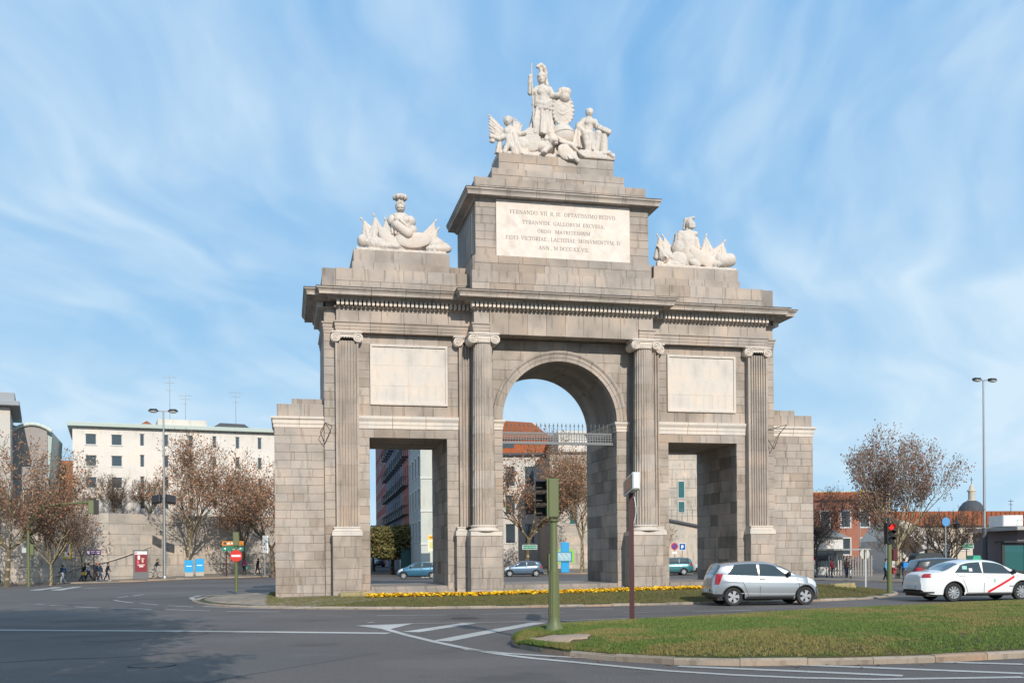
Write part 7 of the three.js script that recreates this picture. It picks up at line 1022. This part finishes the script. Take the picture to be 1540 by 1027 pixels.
{ const t = thing('bus_shelter', 'dark framed bus shelter with teal glass panel at the plaza edge', 'shelter', G(52.4, -38.4, 0.1), -0.15); part('glass_panel', bx(-0.9, 0.9, 0.4, 2.7, -0.04, 0.04), new THREE.MeshPhysicalMaterial({ color: lin(0.015, 0.10, 0.10), roughness: 0.15, clearcoat: 1 }), t); part('frame', [bx(-1.15, -0.9, 0, 2.9, -0.1, 0.1), bx(0.9, 1.15, 0, 2.9, -0.1, 0.1), bx(-0.9, 0.9, 2.7, 2.9, -0.1, 0.1), bx(-0.9, 0.9, 0.1, 0.4, -0.1, 0.1)], M.darkMetal, t); part('roof', cbox(-1.2, 4.2, 2.92, 3.05, -1.2, 0.5, 0.03), M.darkMetal, t); part('rear_post', [tube([4, 0, 0], [4, 2.95, 0], 0.06), tube([4, 0, -1], [4, 2.95, -1], 0.06)], M.darkMetal, t); }
{ // grey palisade behind the plaza crossing, each rail a part
  const t = thing('palisade_fence', 'grey vertical palisade fence between kiosk and plaza tree', 'fence', G(36.6, -42.6, 0.1), -0.2), m = mat(0.26, 0.24, 0.23, 0.8), g = bx(-0.07, 0.07, 0, 1.9, -0.03, 0.03); for (let i = 0; i < 17; i++) { const q = part('pale', g, m, t); q.position.x = i * 0.24; } part('rail', [bx(-0.1, 4.0, 0.5, 0.6, -0.08, -0.035), bx(-0.1, 4.0, 1.5, 1.6, -0.08, -0.035)], m, t);
}
for (const [x, z] of [[33.4, -25.4], [34.9, -25.2], [36.4, -25.0], [38.2, -24.8]]) { const t = post('bollard', 'pale steel bollard with dark base on the plaza edge', x, z, 1.5, 0.06, M.steel, 'bollard', 0.1); t.userData.group = 'steel bollards on the plaza edge'; part('base', cbox(-0.22, 0.22, 0, 1.3, -0.16, -0.05, 0.03), M.black, t); }
{ const t = post('flag_pole', 'thin pole with yellow banner before the salmon house', 50.6, -60.5, 9.0, 0.05, M.steel, 'pole', 0.1); part('banner', prism([[0.05, 6.6], [0.35, 6.5], [0.3, 8.8], [0.05, 8.9]], -0.02, 0.02), mat(0.6, 0.42, 0.03), t); }
{ const t = post('flag_pole', 'thin grey pole between plaza fence and large tree', 35.6, -32.0, 6.5, 0.05, M.steel, 'pole', 0.1); part('cap', ball(0.09, 0, 6.52, 0), M.steel, t); }
{ const t = thing('construction_sign', 'yellow and white notice board on a post at the side street corner', 'sign', G(1.9, -51.0, 0.05)); part('post', tube([0, 0, 0], [0, 2.4, 0], 0.05), M.steel, t); part('panel', bx(-0.55, 0.5, 2.35, 3.9, 0.03, 0.08), mat(0.62, 0.60, 0.48), t); part('print', board(0.95, 1.4, -0.025, 3.12, 0.085), paper(64, 96, (x, w, h) => { x.fillStyle = '#d9d6bd'; x.fillRect(0, 0, w, h); x.fillStyle = '#e0b422'; x.fillRect(0, 0, w, 26); x.fillStyle = '#b33a2a'; x.fillRect(10, 9, 44, 8); x.fillStyle = '#c9c27a'; x.fillRect(8, 40, 48, 40); }), t); }
{ const t = thing('warning_barrier', 'red and white warning barrier beside the bright blue car', 'barrier', G(2.3, -50.2, 0)); part('cloth', prism([[-0.6, 0], [0.55, 0], [0.35, 1.2], [0.1, 1.9], [-0.1, 2.0], [-0.3, 1.1]], -0.05, 0.05, 0.01), mat(0.5, 0.08, 0.09, 0.8), t); part('pole', tube([0, 0, -0.1], [0.05, 2.3, -0.1], 0.03), M.white, t); }
{ const t = thing('street_cabinet', 'teal glass telephone cabinet under the evergreen', 'cabinet', G(1.0, -66.0, 0.05)); part('body', cbox(-0.5, 0.5, 0, 2.6, -0.5, 0.5, 0.04), new THREE.MeshPhysicalMaterial({ color: lin(0.02, 0.10, 0.10), roughness: 0.2, clearcoat: 1 }), t); part('roof', cbox(-0.6, 0.6, 2.6, 2.8, -0.6, 0.6, 0.04), M.darkMetal, t); }
// rough stone blocks lying round the foot of the gate
const rough = mat(0.40, 0.33, 0.17, 0.95, { map: T.granite });
for (const [x, z, w, lab] of [[-2.15, 0.95, 1.15, 'long yellowish stone block at the foot of the arch column'], [5.35, 0.95, 1.0, 'yellowish stone block beside the pedestal near the silver car'], [-8.6, 1.35, 1.1, 'flat yellowish stone at the foot of the outer pilaster'], [12.7, 0.3, 0.95, 'rough pinkish yellow boulder lying by the end wing']]) { const t = thing('stone_block', lab, 'stone', [x, gy(x, z) + 0.08, z]); part('stone', carve([slab([0, 0.12, 0], [w / 2, 0.13, 0.2], 0.05, 0.03, 0.03)], 0.05, 0.06), rough, t); part('second_stone', carve([slab([w * 0.2, 0.2, 0.02], [w * 0.26, 0.06, 0.17], 0.04, 0.03, -0.04)], 0.05, 0.06), rough, t); }
renderer.render(scene, camera);
